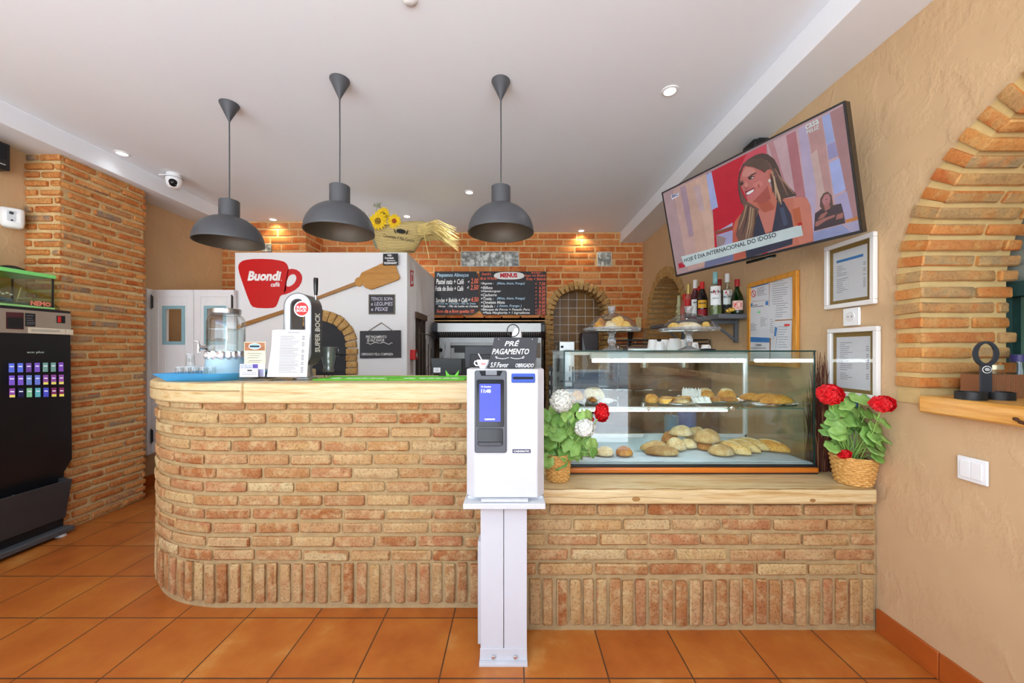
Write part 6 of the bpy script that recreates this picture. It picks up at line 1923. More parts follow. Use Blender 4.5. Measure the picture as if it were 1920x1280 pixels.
# bottle shelf
L = V((1.55, 3.2, 1.50))
zsh = H + (657 - 588) * 2.63 / F
t = thing('bottle_shelf', 'dark grey wall shelf on triangular brackets carrying the liquor bottles', 'shelf', (0, 0, zsh))
b = MB(); b.bx(1.44, 1.655, 2.62, 3.95, -.034, 0); b.build('board', pm('slate_grey_paint', '5b5d61', .5, var=.05), t, bevel=.004)
for y in (2.76, 3.62):
    b = MB(); b.bx(1.63, 1.655, y - .014, y + .014, -.20, -.0345); b.bx(1.46, 1.6295, y - .013, y + .013, -.062, -.0345)
    b.tube([(1.475, y, -.055), (1.64, y, -.185)], .012, 4); b.build('bracket', pm('slate_grey_paint', '5b5d61'), t, bevel=.002)
def bottle(px, X, label, prof, mat, cap, capz, liquid=None, lab=(), kind='liquor_bottle'):
    d = X * F / (px - VX)
    t = thing(kind, label, 'bottle', (X, d, zsh + .0005), 0, 'liquor bottles on the wall shelf')
    b = MB(); b.lathe(prof, n=28); b.build('glass', mat, t)
    if liquid:
        b = MB(); zl, m2 = liquid
        b.lathe([(.0005, .004)] + [(r - .003, max(.004, z)) for r, z in prof[1:] if z < zl and r > .004] + [(prof[2][0] - .003, zl), (.0005, zl)], n=24); b.build('liquid', m2, t)
    b = MB(); r = capz[2]; b.lathe([(r, capz[0]), (r * 1.02, capz[1] - .002), (r * .9, capz[1]), (.0005, capz[1])], n=20, cap=(True, False)); b.build('cap', cap, t)
    for (z0, z1, r, m, a0, a1, extra) in lab:
        b = MB(); n = 16
        # the label faces the room, about the viewer's direction
        A = [math.radians(a0 + (a1 - a0) * i / n) for i in range(n + 1)]
        b.ring([[V((r * math.cos(a), r * math.sin(a), z)) for a in A] for z in (z0, z1)], 0, closed=False)
        o = b.build('label', m, t, 80)
        for q in extra:
            bb = MB()
            if q[0] == 'disc':
                _, zc, rr, m3 = q
                ac = math.radians((a0 + a1) / 2)
                bb.add([V(((r + .0006) * math.cos(ac + rr * math.cos(k * PI / 10) / r), (r + .0006) * math.sin(ac + rr * math.cos(k * PI / 10) / r), zc + rr * math.sin(k * PI / 10))) for k in range(20)], [list(range(20))])
                bb.build('label_disc', m3, o, 0)
            elif q[0] == 'strip':
                _, s, zc, hh, ww_, m3 = q
                ac = math.radians((a0 + a1) / 2)
                for k in range(5):
                    t0, t1 = (k / 5 - .5) * ww_ / r, ((k + .72) / 5 - .5) * ww_ / r
                    bb.add([V(((r + .001) * math.cos(ac + t), (r + .001) * math.sin(ac + t), zc + z)) for t, z in ((t0, -hh / 2), (t1, -hh / 2), (t1, hh / 2), (t0, hh / 2))], [(0, 1, 2, 3)])
                bb.build('print', m3, o, 0)
            else:
                _, s, zc, hh, ww_, m3 = q
                ac = math.radians((a0 + a1) / 2)
                vs, fs = text_geo(s, .03)
                x0, x1 = min(v[0] for v in vs), max(v[0] for v in vs); y0_, y1_ = min(v[1] for v in vs), max(v[1] for v in vs)
                P = []
                for x, y in vs:
                    a = ac + ((x - x0) / (x1 - x0) - .5) * ww_ / r
                    P.append(V(((r + .001) * math.cos(a), (r + .001) * math.sin(a), zc - hh / 2 + (y - y0_) / (y1_ - y0_) * hh)))
                bb.add(P, fs); bb.build('lettering', m3, o, 0)
    return t
def prof(r, hb, hn, ht, rn, taper=1):
    return [(.0005, 0), (r * .95, 0), (r, .006), (r, hb), (r * .85, hb + (hn - hb) * .35), (rn * 1.3, hb + (hn - hb) * .85), (rn, hn), (rn, ht), (.0005, ht)]
G_clear = glassmat('bottle_clear', 'eef6f4', .06)
G_green = glassmat('bottle_green', '3f8f3a', .06)
G_dark = pm('bottle_dark', '1c1214', .1, var=.2)
Lq = pm('pale_liquor', 'cdd98e', .05, trans=.8, var=.02, ior=1.33)
Lqr = pm('red_liquor', 'b3262c', .08, var=.1)
A0, A1 = 195, 300
M_blk = M_inkblack
bottle(1382, 1.575, 'green bottle with a red cap and patterned label, nearest on the wall shelf', prof(.040, .10, .175, .20, .014), G_green, pm('cap_dark_red', '9a1c20', .35), (.19, .242, .0165), (.09, pm('green_liquor', '2f6a26', .1)),
       [(.022, .088, .0405, pm('pattern_label', 'cfa89a', .6, var=.5, scale=90), A0, A1, [('disc', .055, .022, M_redp)])])
bottle(1363.5, 1.585, 'clear rum bottle with a white cap and a round red bat emblem', prof(.036, .15, .215, .27, .0145), G_clear, M_whitep, (.245, .31, .016), None,
       [(.08, .185, .0362, pm('frost_label', 'dfe5e4', .6), A0, A1, [('disc', .165, .018, M_redp), ('text', 'BACARDI', .136, .016, .058, M_blk)]), (.045, .075, .0364, M_blk, A0, A1, [])])
bottle(1341, 1.50, 'clear vermouth bottle with a pale teal cap and a large white label', prof(.042, .20, .255, .30, .0155), G_clear, pm('teal_cap', '8fc4c6', .4), (.235, .325, .0165), (.09, Lq),
       [(.075, .215, .0422, pm('white_label', 'e9ebea', .6, var=.02), A0, A1, [('disc', .172, .02, M_redp), ('text', 'MARTINI', .172, .016, .07, M_blk), ('text', 'BIANCO', .125, .010, .04, M_print)])])
bottle(1349, 1.62, 'dark-capped bottle half hidden behind the vermouth bottle', prof(.036, .17, .23, .27, .014), G_dark, pm('cap_dark_red', '9a1c20'), (.24, .30, .0155))
bottle(1316.5, 1.47, 'dark bottle with red capsule and yellow label, middle of the wall shelf', prof(.038, .14, .225, .27, .0145), G_dark, M_redp, (.21, .275, .0165), None,
       [(.07, .13, .0383, pm('yellow_label', 'd9a020', .6), A0, A1, [('strip', '', .105, .012, .05, M_blk)]), (.01, .06, .0384, pm('deep_red_label', '8f1420', .6), A0, A1, [])])
bottle(1309, 1.585, 'dark bottle with a bright red cap behind the yellow-labelled bottle', prof(.037, .16, .24, .28, .0145), G_dark, M_redp, (.24, .29, .0165))
bottle(1303.5, 1.505, 'dark syrup bottle with a white and red neck and a white label', prof(.036, .17, .25, .30, .014), pm('syrup_dark', '4a1a24', .12, var=.2), M_whitep, (.255, .325, .0165), None,
       [(.03, .16, .0363, pm('white_label', 'e9ebea'), A0, A1, [('strip', '', .135, .010, .034, M_blk)]), (.225, .25, .0165, M_redp, A0, A1, [])])
bottle(1291, 1.545, 'red-labelled bottle with a gold capsule at the far end of the wall shelf', prof(.04, .16, .245, .30, .0145), pm('rose_glass', 'b5655c', .1, var=.2), pm('gold_foil', 'c9b268', .35, .5), (.24, .325, .0165), None,
       [(.09, .19, .0403, M_redp, A0, A1, []), (.02, .08, .0403, M_blk, A0, A1, [])])
bottle(1283, 1.575, 'small bottle with a pale capsule, farthest left on the wall shelf', prof(.035, .13, .2, .25, .013), pm('rose_glass', 'b5655c'), M_redp, (.19, .26, .015))
b = MB()
rg = random.Random(9)
for i in range(6): b.sphere((rg.uniform(-.02, .02), rg.uniform(-.02, .02), .016 + rg.uniform(0, .02)), .014, 10, 0, (1.3, .7, .9))
o = tag(b.build('gold_ornament', pm('gold_paint', 'c9a040', .4, .5), smooth=80), 'small golden ornament between the rum and the green bottle', 'ornament')
at(o, V((1.52, 1.52 * F / (1367.5 - VX), zsh + .001)))
b = MB()
for i in range(5): b.lathe([(.045 - .007 * i, .055 * i), (.012, .055 * i + .06)], n=14, cap=(True, True))
o = tag(b.build('paper_tree', pm('pale_green_paper', 'c3c49a', .8)), 'pale cut-out tree ornament at the far end of the wall shelf', 'ornament')
at(o, V((1.54, 1.54 * F / (1274.5 - VX) * 1.0, zsh + .0)))
o.location.y = 3.66
o.location.x = (1273 - VX) * 3.66 / F

# wooden sill of the arched window and what stands on it
b = MB(); b.bx(1.615, 2.04, -.2, 1.492, 1.033, 1.100)
sill = struct(b.build('window_sill', woodmat('honey_pine', [(.25, 'b3701f'), (.45, 'd99c42'), (.6, 'e6b060'), (.8, 'c98830')], 2.4, (9, 1, 14), .3), bevel=.008))
b = MB(); 
for i in range(5): b.sphere((1.612, 1.17 + .012 * i - .02, 1.052 + .006 * math.sin(i * 2)), .008, 8, 0, (.5, 1.2, .8))
b.build('knot_hole', pm('dark_knot', '4a2a10', .8), sill, 80)
L = V((1.72, 1.36, 1.1005))
t = thing('condiment_holder', 'black two-ring condiment holder with a round handle and a white oval badge', 'holder', L)
s = 1.36 / F
b = MB()
for x in (-.055, .045): b.lathe([(.04, 0), (.04, .028), (.037, .028), (.037, .003), (.0005, .003), (.0005, 0), (.04, 0)], c=(x, 0, 0), n=36)
b.build('cup_ring', M_dark, t)
zh = (745 - 682) * s
b = MB(); b.bx(-.0195, .0195, -.003, .003, .0, zh); p = [(.0465 * math.cos(2 * PI * i / 40), zh + .043 + .058 * .8 * math.sin(2 * PI * i / 40)) for i in range(40)]; p2 = [(.03 * math.cos(2 * PI * i / 40), zh + .045 + .036 * math.sin(2 * PI * i / 40)) for i in range(40)]
ringprism(b, p, p2, .003, .006, 0)
b.build('handle', pm('matt_black_steel', '3a3c42', .45, .3), t)
b = MB(); e = [(.017 * math.cos(2 * PI * i / 30), zh - .014 + .0135 * math.sin(2 * PI * i / 30)) for i in range(30)]
b.prism(e, (0, -.0031, 0), UX, UZ, .0008, 0)
e = [(.0145 * math.cos(2 * PI * i / 30), zh - .014 + .0112 * math.sin(2 * PI * i / 30)) for i in range(30)]
b.prism(e, (0, -.0039, 0), UX, UZ, .0004, 1)
for q0, q1, qz in ((-.010, .010, -.0135), (-.008, .006, -.0095), (-.007, .008, -.0175)):
    b.flat([(q0, zh + qz - .0012), (q1, zh + qz - .0012), (q1, zh + qz + .0012), (q0, zh + qz + .0012)], (0, 0, 0), UX, UZ, .0048, 0)
b.build('badge', [M_ink, M_dark], t, smooth=0)
L = V((1.86, 1.435, 1.1005))
t = thing('napkin_box', 'brown ribbed open box behind the black condiment holder on the sill', 'box', L)
b = MB()
for i in range(24): b.bx(-.095 + .0065 * i, -.095 + .0065 * i + .0045, -.046, -.040, 0, .088)
b.bx(-.095, .06, -.0398, -.03, 0, .086); b.bx(-.095, .06, .03, .04, 0, .086); b.bx(-.095, -.085, -.03, .03, 0, .086); b.bx(.05, .06, -.03, .03, 0, .086); b.bx(-.085, .05, -.03, .03, 0, .01)
b.build('box', pm('brown_ribbed', '8f5f3e', .6, var=.1), t)
t = thing('glass_jar', 'shallow glass jar with a metal lid inside the brown ribbed box', 'jar', L + V((-.02, 0, .0105)))
b = MB(); b.lathe([(.0005, 0), (.026, 0), (.028, .07), (.028, .105)], n=24); b.build('jar', M_gl, t)
b = MB(); b.lathe([(.0285, .095), (.0285, .112), (.0005, .113)], n=24); b.build('lid', pm('pale_gold_lid', 'c9bf9c', .3, .7), t)
L = V((1.875, 1.30, 1.1005))
t = thing('spice_bottle', 'clear bottle with a dark purple cap at the right edge of the sill', 'bottle', V((1.95, 1.44, 1.1005)))
b = MB(); b.lathe([(.0005, 0), (.026, 0), (.027, .1), (.02, .125), (.02, .14)], n=24); b.build('bottle', M_gl, t)
b = MB(); b.lathe([(.023, .135), (.023, .162), (.0005, .163)], n=24); b.build('cap', pm('purple_cap', '2f2c63', .4), t)

# ---------------------------------------------------------------- television
TL, TR, BR, BL = V((.97, 2.442, 2.311)), V((1.396, 1.571, 2.331)), V((1.510, 1.616, 1.788)), V((1.084, 2.487, 1.768))
tux = ((TR - TL) + (BR - BL)).normalized()
tuy = (TL - BL) - tux * (TL - BL).dot(tux); tuy.normalize()
tn = tux.cross(tuy).normalized()
tc = (TL + TR + BR + BL) / 4
tw, th_ = ((TR - TL).length + (BR - BL).length) / 2, ((TL - BL).length + (TR - BR).length) / 2
def tvp(px, py):
    """point of the picture on the screen plane, measured along the screen's own axes"""
    r = V(((px - VX) / F, 1, -(py - VY) / F))
    o = V((0, 0, H))
    q = o + r * ((tc - o).dot(tn) / r.dot(tn)) - tc
    return (q.dot(tux), q.dot(tuy))
tv = thing('television', 'large flat television tilted down from the ceiling, showing a smiling woman in a studio', 'television', tc)
b = MB(); b.prism([(-tw / 2, -th_ / 2), (tw / 2, -th_ / 2), (tw / 2, th_ / 2), (-tw / 2, th_ / 2)], tn * -.045, tux, tuy, .044); b.build('casing', M_blackgl, tv, bevel=.003)
b = MB(); e = .008
for q in ((-tw / 2, tw / 2, th_ / 2 - e, th_ / 2), (-tw / 2, tw / 2, -th_ / 2, -th_ / 2 + e * 1.6), (-tw / 2, -tw / 2 + e, -th_ / 2 + e * 1.6, th_ / 2 - e), (tw / 2 - e, tw / 2, -th_ / 2 + e * 1.6, th_ / 2 - e)):
    b.prism([(q[0], q[2]), (q[1], q[2]), (q[1], q[3]), (q[0], q[3])], tn * -.0009, tux, tuy, .004)
b.build('bezel', M_dark, tv)
mats, idx = [], {}
def em(col, k=.9):
    if col not in idx:
        m, nt, bs = newmat('lit_picture_' + col)
        f = noise_fac(nt, 14, 3)
        c = ramp(nt, [(.25, scl(col, .9)), (.75, scl(col, 1.1))], f)
        bs.inputs['Base Color'].default_value = (.012, .012, .014, 1)
        nt.links.new(c, bs.inputs['Emission Color'])
        bs.inputs['Emission Strength'].default_value = k
        bs.inputs['Roughness'].default_value = .25
        idx[col] = len(mats); mats.append(m)
    return idx[col]
sb = MB(); lay = [0.0]
def tp(col, pts, rel=False):
    lay[0] += .00006
    q = pts if rel else [tvp(*p) for p in pts]
    sb.flat(q, (0, 0, 0), tux, tuy, lay[0], em(col))
hw, hh_ = tw / 2 - e, th_ / 2 - e
tp('a88a90', [(-hw, -hh_), (hw, -hh_), (hw, hh_), (-hw, hh_)], True)
clipx = lambda x, y: (max(-hw, min(hw, x)), max(-hh_, min(hh_, y)))
def tq(col, pts): # polygon clipped to the picture
    lay[0] += .00006
    sb.flat([clipx(*tvp(*p)) for p in pts], (0, 0, 0), tux, tuy, lay[0], em(col))
tq('b09498', [(1243, 365), (1262, 355), (1292, 508), (1268, 518)]); tq('c4a09a', [(1262, 355), (1286, 343), (1316, 500), (1290, 508)]); tq('a78c9c', [(1275, 352), (1285, 347), (1304, 440), (1292, 445)])
tq('c8a394', [(1286, 344), (1324, 325), (1349, 490), (1310, 502)]); tq('d0ac9c', [(1304, 338), (1323, 327), (1346, 470), (1330, 475)]); tq('bfa4a8', [(1300, 350), (1312, 345), (1322, 395), (1312, 397)])
tq('c3102c', [(1333, 322), (1420, 278), (1437, 270), (1440, 480), (1341, 480)]); tq('cf4a5c', [(1400, 288), (1437, 270), (1438, 300), (1385, 320)])
tq('a6aede', [(1324, 328), (1334, 322), (1346.5, 388), (1334, 394)])
tq('c4a2aa', [(1437, 271), (1590, 190), (1620, 440), (1480, 470)])
tq('b06f78', [(1474, 254), (1492, 245), (1512, 380), (1494, 385)]); tq('b8848a', [(1440, 270), (1450, 264), (1475, 350), (1466, 352)])
tq('b6a6c4', [(1497, 242), (1512, 234), (1530, 350), (1528, 440), (1518, 440)]); tq('bb8f8e', [(1512, 234), (1541, 219), (1563, 380), (1540, 380)]); tq('c9aaa6', [(1520, 290), (1532, 280), (1548, 370), (1535, 372)])
tq('a67a7e', [(1556, 211), (1584, 196), (1614, 428), (1600, 432)]); tq('9da8d8', [(1541, 219), (1556, 211), (1566, 265), (1550, 272)]); tq('9590c0', [(1551, 272), (1566, 266), (1572, 292), (1554, 300)]); tq('a4b0e6', [(1555, 305), (1574, 296), (1586, 355), (1564, 366)]); tq('a9a0c8', [(1565, 370), (1588, 358), (1600, 410), (1575, 415)])
tq('c07838', [(1585, 412), (1610, 405), (1612, 411), (1587, 418)])
tq('8f98c4', [(1522, 436), (1580, 421), (1600, 440), (1612, 436), (1614, 436), (1520, 455)]); tq('a8a2c4', [(1584, 420), (1612, 411), (1614, 434), (1600, 438)])
tq('8a4a38', [(1341, 433), (1374, 422), (1374, 429), (1342, 440)]); tq('b4b0d0', [(1352, 430), (1374, 417), (1374, 423), (1343, 434)]); tq('a8a4cc', [(1343, 441), (1374, 431), (1374, 460), (1345, 464)]); tq('9a8484', [(1343, 440), (1362, 446), (1358, 458), (1345, 463)])
tq('6f7496', [(1322, 490), (1376, 474), (1376, 487), (1321, 503)])
# the woman
tq('c0694c', [(1374, 432), (1378, 416), (1388, 402), (1410, 392), (1415, 482), (1376, 489)])
tq('b95a48', [(1374, 440), (1385, 420), (1398, 430), (1398, 480), (1376, 486)])
tq('c4705c', [(1398, 380), (1440, 340), (1458, 372), (1470, 372), (1500, 369), (1513, 371), (1520, 385), (1523, 410), (1526, 454), (1400, 480)])
tq('b65a44', [(1420, 382), (1440, 372), (1452, 388), (1446, 400), (1432, 398)])
tq('cc7b68', [(1488, 372), (1505, 369), (1516, 376), (1522, 400), (1524, 450), (1500, 458), (1490, 420)]); tq('bb5f3c', [(1486, 392), (1500, 388), (1506, 430), (1494, 436)])
tq('2b3046', [(1458, 371), (1470, 377), (1484, 402), (1488, 425), (1486, 458), (1400, 484), (1398, 470), (1420, 392), (1436, 438), (1448, 434), (1455, 395)])
tq('c97a6c', [(1420, 390), (1434, 398), (1453, 392), (1451, 412), (1447, 432), (1435, 436)])
tq('3d4a66', [(1462, 390), (1470, 388), (1478, 420), (1470, 424)])
tq('4c3a34', [(1384, 340), (1386, 325), (1393, 308), (1404, 298), (1418, 290), (1430, 287), (1440, 289), (1452, 298), (1460, 313), (1466, 332), (1472, 342), (1492, 362), (1494, 367), (1470, 372), (1462, 384), (1455, 372), (1445, 340), (1430, 320), (1395, 310), (1388, 330), (1390, 360), (1400, 380), (1390, 382), (1385, 360)])
tq('6d5046', [(1385, 340), (1392, 362), (1402, 378), (1412, 384), (1424, 392), (1418, 410), (1412, 450), (1404, 462), (1390, 462), (1380, 440), (1386, 410), (1396, 390), (1390, 375)])
for i, (x0, y0, x1, y1, c) in enumerate(((1400, 384, 1386, 430, 'a58566'), (1408, 388, 1398, 452, 'b39472'), (1414, 390, 1408, 446, '8d6d54'), (1404, 386, 1392, 440, '4a3630'), (1412, 390, 1402, 456, 'a88a6a'), (1418, 394, 1412, 440, '4c3832'))):
    tq(c, [(x0 - 1.2, y0), (x0 + 1.2, y0), ((x0 + x1) / 2 + 3.2, (y0 + y1) / 2), (x1 + .6, y1), (x1 - .6, y1), ((x0 + x1) / 2 + .4, (y0 + y1) / 2)])
face_ = [(1388, 338), (1390, 328), (1394, 316), (1399, 311), (1412, 313), (1424, 318), (1434, 324), (1440, 318), (1446, 317), (1449, 325), (1448, 336), (1443, 345), (1440, 352), (1432, 364), (1420, 374), (1409, 378), (1403, 376), (1396, 362), (1391, 352)]
tq('c4706a', face_)
tq('d08a80', [(1399, 313), (1412, 315), (1418, 322), (1405, 330), (1394, 332), (1392, 326)]); tq('d68c80', [(1396, 346), (1400, 340), (1404, 348), (1400, 352)]); tq('cf7e76', [(1412, 345), (1426, 338), (1432, 345), (1424, 352), (1414, 350)]); tq('b25a50', [(1420, 348), (1424, 344), (1426, 350), (1423, 353)])
tq('a95248', [(1430, 360), (1440, 348), (1446, 372), (1430, 382), (1412, 378)])
tq('5a3a36', [(1402, 333), (1410, 326), (1418, 323), (1419, 325), (1411, 329), (1404, 335)]); tq('3a2624', [(1404, 335), (1410, 330), (1416, 330), (1412, 335), (1406, 337)]); tq('e8dcd8', [(1409, 333.5), (1412, 331.6), (1414, 332), (1411, 334.5)])
tq('3a2624', [(1388, 344), (1391, 341), (1395, 341), (1394, 346), (1390, 348)]); tq('5a3a36', [(1387, 341), (1391, 338), (1396, 339), (1391, 340.5)])
tq('a4524a', [(1396, 350), (1400, 353), (1405, 349), (1404, 352), (1399, 356)])
tq('8d3440', [(1397, 358), (1402, 357), (1415, 351), (1417, 354), (1412, 362), (1403, 369), (1399, 366)]); tq('f2ece8', [(1400, 362), (1405, 358.5), (1415, 354), (1413, 359), (1406, 364), (1401, 365)]); tq('cf6a78', [(1401, 366.5), (1407, 364.5), (1413, 360), (1414.5, 361), (1409, 367), (1403, 369.5)])
tq('c06a5c', [(1440, 322), (1443, 317), (1447, 318), (1448, 328), (1445, 335), (1441, 334)]); tq('d8d4c8', [(1441, 337), (1444, 335), (1447, 338), (1445, 342), (1442, 341)])
tq('5b453c', [(1394, 314), (1400, 309), (1418, 315), (1436, 322), (1442, 316), (1450, 318), (1446, 306), (1430, 296), (1408, 298), (1396, 306)])
for x0, y0, x1, y1, c in ((1448, 320, 1462, 378, 'b08f70'), (1454, 316, 1478, 366, '8a6656'), (1452, 330, 1456, 372, 'c2a283'), (1460, 328, 1490, 364, 'a47c66'), (1446, 326, 1450, 362, '4a322c'), (1438, 300, 1462, 340, '6f4f4c'), (1456, 350, 1466, 383, 'c0a080')):
    tq(c, [(x0 - 1.4, y0), (x0 + 1.4, y0), ((x0 + x1) / 2 + 2.6, (y0 + y1) / 2), (x1 + .7, y1), (x1 - .7, y1), ((x0 + x1) / 2 - 1, (y0 + y1) / 2)])
# the small interpreter
tq('3a2c34', [(1527, 433), (1529, 400), (1540, 392), (1556, 386), (1578, 381), (1583, 400), (1586, 418)]); tq('5a4038', [(1538, 386), (1539, 372), (1545, 362), (1553, 359), (1560, 366), (1563, 385), (1556, 392), (1543, 394)]); tq('b5757a', [(1542, 376), (1547, 365), (1554, 363), (1558, 370), (1557, 380), (1551, 385), (1545, 384)]); tq('a86a64', [(1546, 384), (1556, 382), (1558, 390), (1548, 396)])
tq('a2665e', [(1530, 416), (1545, 409), (1566, 402), (1567, 406), (1550, 413), (1534, 424), (1529, 424)]); tq('9c6058', [(1534, 412), (1540, 402), (1551, 396), (1553, 399), (1545, 408)]); tq('a2665e', [(1570, 402), (1582, 398), (1582, 408), (1568, 412)])
tq('6d3c40', [(1548, 374), (1553, 372.4), (1553, 373.6), (1548, 375.4)]); tq('8a3a44', [(1548, 381), (1553, 379), (1552, 380.8)])
# captions
tq('c9d8da', [(1278, 481), (1503, 421), (1507, 441), (1286, 500)])
tq('b8102c', [(1272.5, 494), (1280, 492), (1281.5, 496), (1285, 495.5), (1286, 500), (1274, 503)]); tq('b8101c', [(1496, 418.5), (1504, 416), (1505, 421.5), (1497.5, 423.5)])
lay[0] += .0001
def tvtext(s, p0, p1, hgt, col, **kw):
    a, c = tvp(*p0), tvp(*p1)
    d = V((c[0] - a[0], c[1] - a[1])); l = d.length
    ux = (tux * d.x + tuy * d.y) / l; uy = (tuy * d.x - tux * d.y) / l
    o = tux * a[0] + tuy * a[1]
    sb.text(s, o, ux, uy, 0, 0, l, hgt, em(col), lay[0], **kw)
hc = abs(tvp(1284, 494)[1] - tvp(1283, 484.5)[1])
tvtext('HOJE É DIA INTERNACIONAL DO IDOSO', (1284.5, 493.5), (1457.5, 446), hc * 1.12, '1a2438', bold=.018)
h2_ = abs(tvp(1513, 245)[1] - tvp(1512, 236)[1])
tvtext('casa', (1512, 243.5), (1537, 231.5), h2_ * 1.0, 'd0e0e0', bold=.02); tvtext('FELIZ', (1514, 251.5), (1537.5, 240.5), h2_ * .7, 'd0e0e0', bold=.02)
tq('e2e2ee', [(1259, 366), (1273, 360), (1274, 367), (1261, 374)]); lay[0] += .0001
tvtext('SIC', (1261, 371.5), (1273, 366), h2_ * .85, '2a2a6a', bold=.04)
sb.build('screen', mats, tv, 0)
# ceiling bracket
b = MB()
p = tc + tn * -.046 + tuy * .10
b.prism([(-.14, -.12), (.14, -.12), (.14, .12), (-.14, .12)], tn * -.07 + tuy * .05, tux, tuy, .024)
b.build('mount_plate', M_dark, tv, bevel=.003)
hd = V((1.60, 2.47, 2.612)) - tc
b = MB(); b.tube([hd + V((0, 0, -.01)), hd + V((-.09, -.10, -.16)), tn * -.09 + tuy * .10], .02, 10); b.build('bracket_arm', M_dark, tv)
b = MB(); b.box(hd, (.10, .13, .07)); b.bx(hd.x - .02, hd.x + .058, hd.y - .06, hd.y + .06, hd.z - .06, hd.z + .045); b.build('bracket_head', M_dark, tv, bevel=.012)
b = MB(); b.tube([tux * -.03 + tuy * (-th_ / 2 - .012) + tn * -.02, tux * .12 + tuy * (-th_ / 2 - .01) + tn * -.02], .008, 8); b.build('receiver', M_blackgl, tv)

# ---------------------------------------------------------------- pendant lamps
M_lamp = pm('lamp_charcoal', '48494c', .45, .1, var=.03)
M_lampin = pm('lamp_inside', '62584a', .45, .3, var=.06)
ZCE = 2.7998
def lamp_at(loc, label, first=None):
    if first: return dup(first, loc, 0, label, 'charcoal dome pendant lamps')
    t = thing('pendant_lamp', label, 'pendant lamp', loc, 0, 'charcoal dome pendant lamps')
    zr, zn0, zn1 = 1.944 - ZCE, 2.100 - ZCE, 2.203 - ZCE
    R_ = .184
    b = MB(); b.lathe([(.0005, 0), (.053, 0), (.053, -.006), (.006, -.105), (.004, -.115)], n=32); b.build('canopy', M_lamp, t)
    b = MB(); b.tube([(0, 0, -.11), (0.001, 0, -.35), (0, 0, zn1 - .001)], .0038, 8); b.build('cord', M_lamp, t)
    prof = [(R_ * math.cos(a) ** .9, zr + (zn0 + .004 - zr) * math.sin(a)) for a in [PI / 2 * i / 16 * .83 for i in range(17)]]
    b = MB(); b.lathe([(R_ + .001, zr - .004), (R_ + .002, zr)] + prof[1:] + [(.054, zn0)], n=64); b.build('shade', M_lamp, t, 50)
    b = MB(); b.lathe([(R_ - .001, zr - .004)] + [(r - .004, z - .003) for r, z in prof] + [(.0005, zn0 - .006)], n=64); b.build('shade_lining', M_lampin, t, 50)
    b = MB(); b.lathe([(.054, zn0 - .002), (.054, zn1 - .003), (.050, zn1), (.0005, zn1)], n=40); b.build('neck', M_lamp, t, 40)
    b = MB(); b.cyl((0, 0, zn0 - .01), (0, 0, zn0 - .032), .02, n=16); b.lathe([(.012, zn0 - .03), (.02, zn0 - .045), (.016, zn0 - .058), (.0005, zn0 - .062)], n=20); b.build('bulb', pm('frosted_bulb', 'e6e2d8', .4), t)
    return t
l3 = lamp_at(V((-.072, 2.11, ZCE)), 'rightmost of the three charcoal dome pendant lamps, alone before the brick wall')
lamp_at(V((-.978, 2.10, ZCE)), 'middle of the three charcoal dome pendant lamps, overlapping the sunflowers', l3)
lamp_at(V((-1.756, 2.306, ZCE)), 'leftmost of the three charcoal dome pendant lamps, above the rounded bar end', l3)

# ---------------------------------------------------------------- ceiling downlights
def downlight(px, py, label, first=None, warm=False, watts=6):
    d = (ZCE - H) * F / (VY - py)
    loc = V(((px - VX) * d / F, d, ZCE))
    if first: t = dup(first, loc, 0, label, 'recessed ceiling downlights')
    else:
        t = thing('downlight', label, 'ceiling light', loc, 0, 'recessed ceiling downlights')
        b = MB(); b.lathe([(.048, 0), (.047, -.004), (.034, -.007), (.033, -.001)], n=36); b.build('ring', M_whitep, t)
        b = MB(); b.lathe([(.033, -.0035), (.0005, -.004)], n=28); b.build('diffuser', pm('lit_diffuser', 'ffffff', .5, var=.01, emit=6), t)
    lamp('SPOT', 'downlight_beam', loc + V((0, 0, -.012)), (0, 0, 0), watts, (1, .80, .45) if warm else (.9, .95, 1), spot_size=math.radians(140), spot_blend=1, shadow_soft_size=.03)
    return t
d1 = downlight(1256, 170, 'large downlight in the ceiling nearest the television', watts=16)
downlight(229, 287, 'downlight close to the left beam above the brick pillar', d1, watts=1.5)
downlight(880, 360, 'small downlight in the ceiling behind the rightmost pendant lamp', d1, watts=75)
downlight(512, 411, 'downlight close to the brick wall above the white oven', d1, True, 16)
downlight(763, 405, 'downlight above the sunflower bag', d1, False, 50)
downlight(1090, 432, 'farthest downlight, close to the brick wall above the menu boards', d1, True, 16)
t = thing('smoke_detector', 'white ceiling detector cut by the top edge above the bar', 'detector', V((W(768, -3, 1.62).x, 1.615, ZCE)))
b = MB(); b.lathe([(.0005, -.016), (.02, -.015), (.032, -.006), (.034, 0)], n=30); b.build('cover', M_whitep, t)
# security camera
d = 3.22
L = V((W(326, 0, d).x, d, ZCE))
t = thing('security_camera', 'white dome security camera with a black lens under the ceiling at the left beam', 'camera', L)
b = MB(); b.cyl((0, 0, 0), (0, 0, -.012), .05, n=28); b.bx(-.12, -.02, -.012, .012, -.014, -.004); b.build('mount', M_whitep, t, bevel=.002)
b = MB(); b.lathe([(.048, -.0125), (.056, -.03), (.058, -.05), (.05, -.10), (.03, -.122), (.0005, -.128)], n=32); b.build('dome', M_whitep, t)
b = MB(); b.tube([(.0575 * math.cos(a), .0575 * math.sin(a), -.038) for a in [2 * PI * i / 40 for i in range(41)]], .0018, 6, caps=False); b.build('seam', M_dark, t)
b = MB(); n_ = V((.55, -.8, -.22)).normalized(); b.sphere(V((0, 0, -.075)) + n_ * .028, .034, 20, 0, (1, 1, 1.15)); b.build('lens', M_blackgl, t, 80)
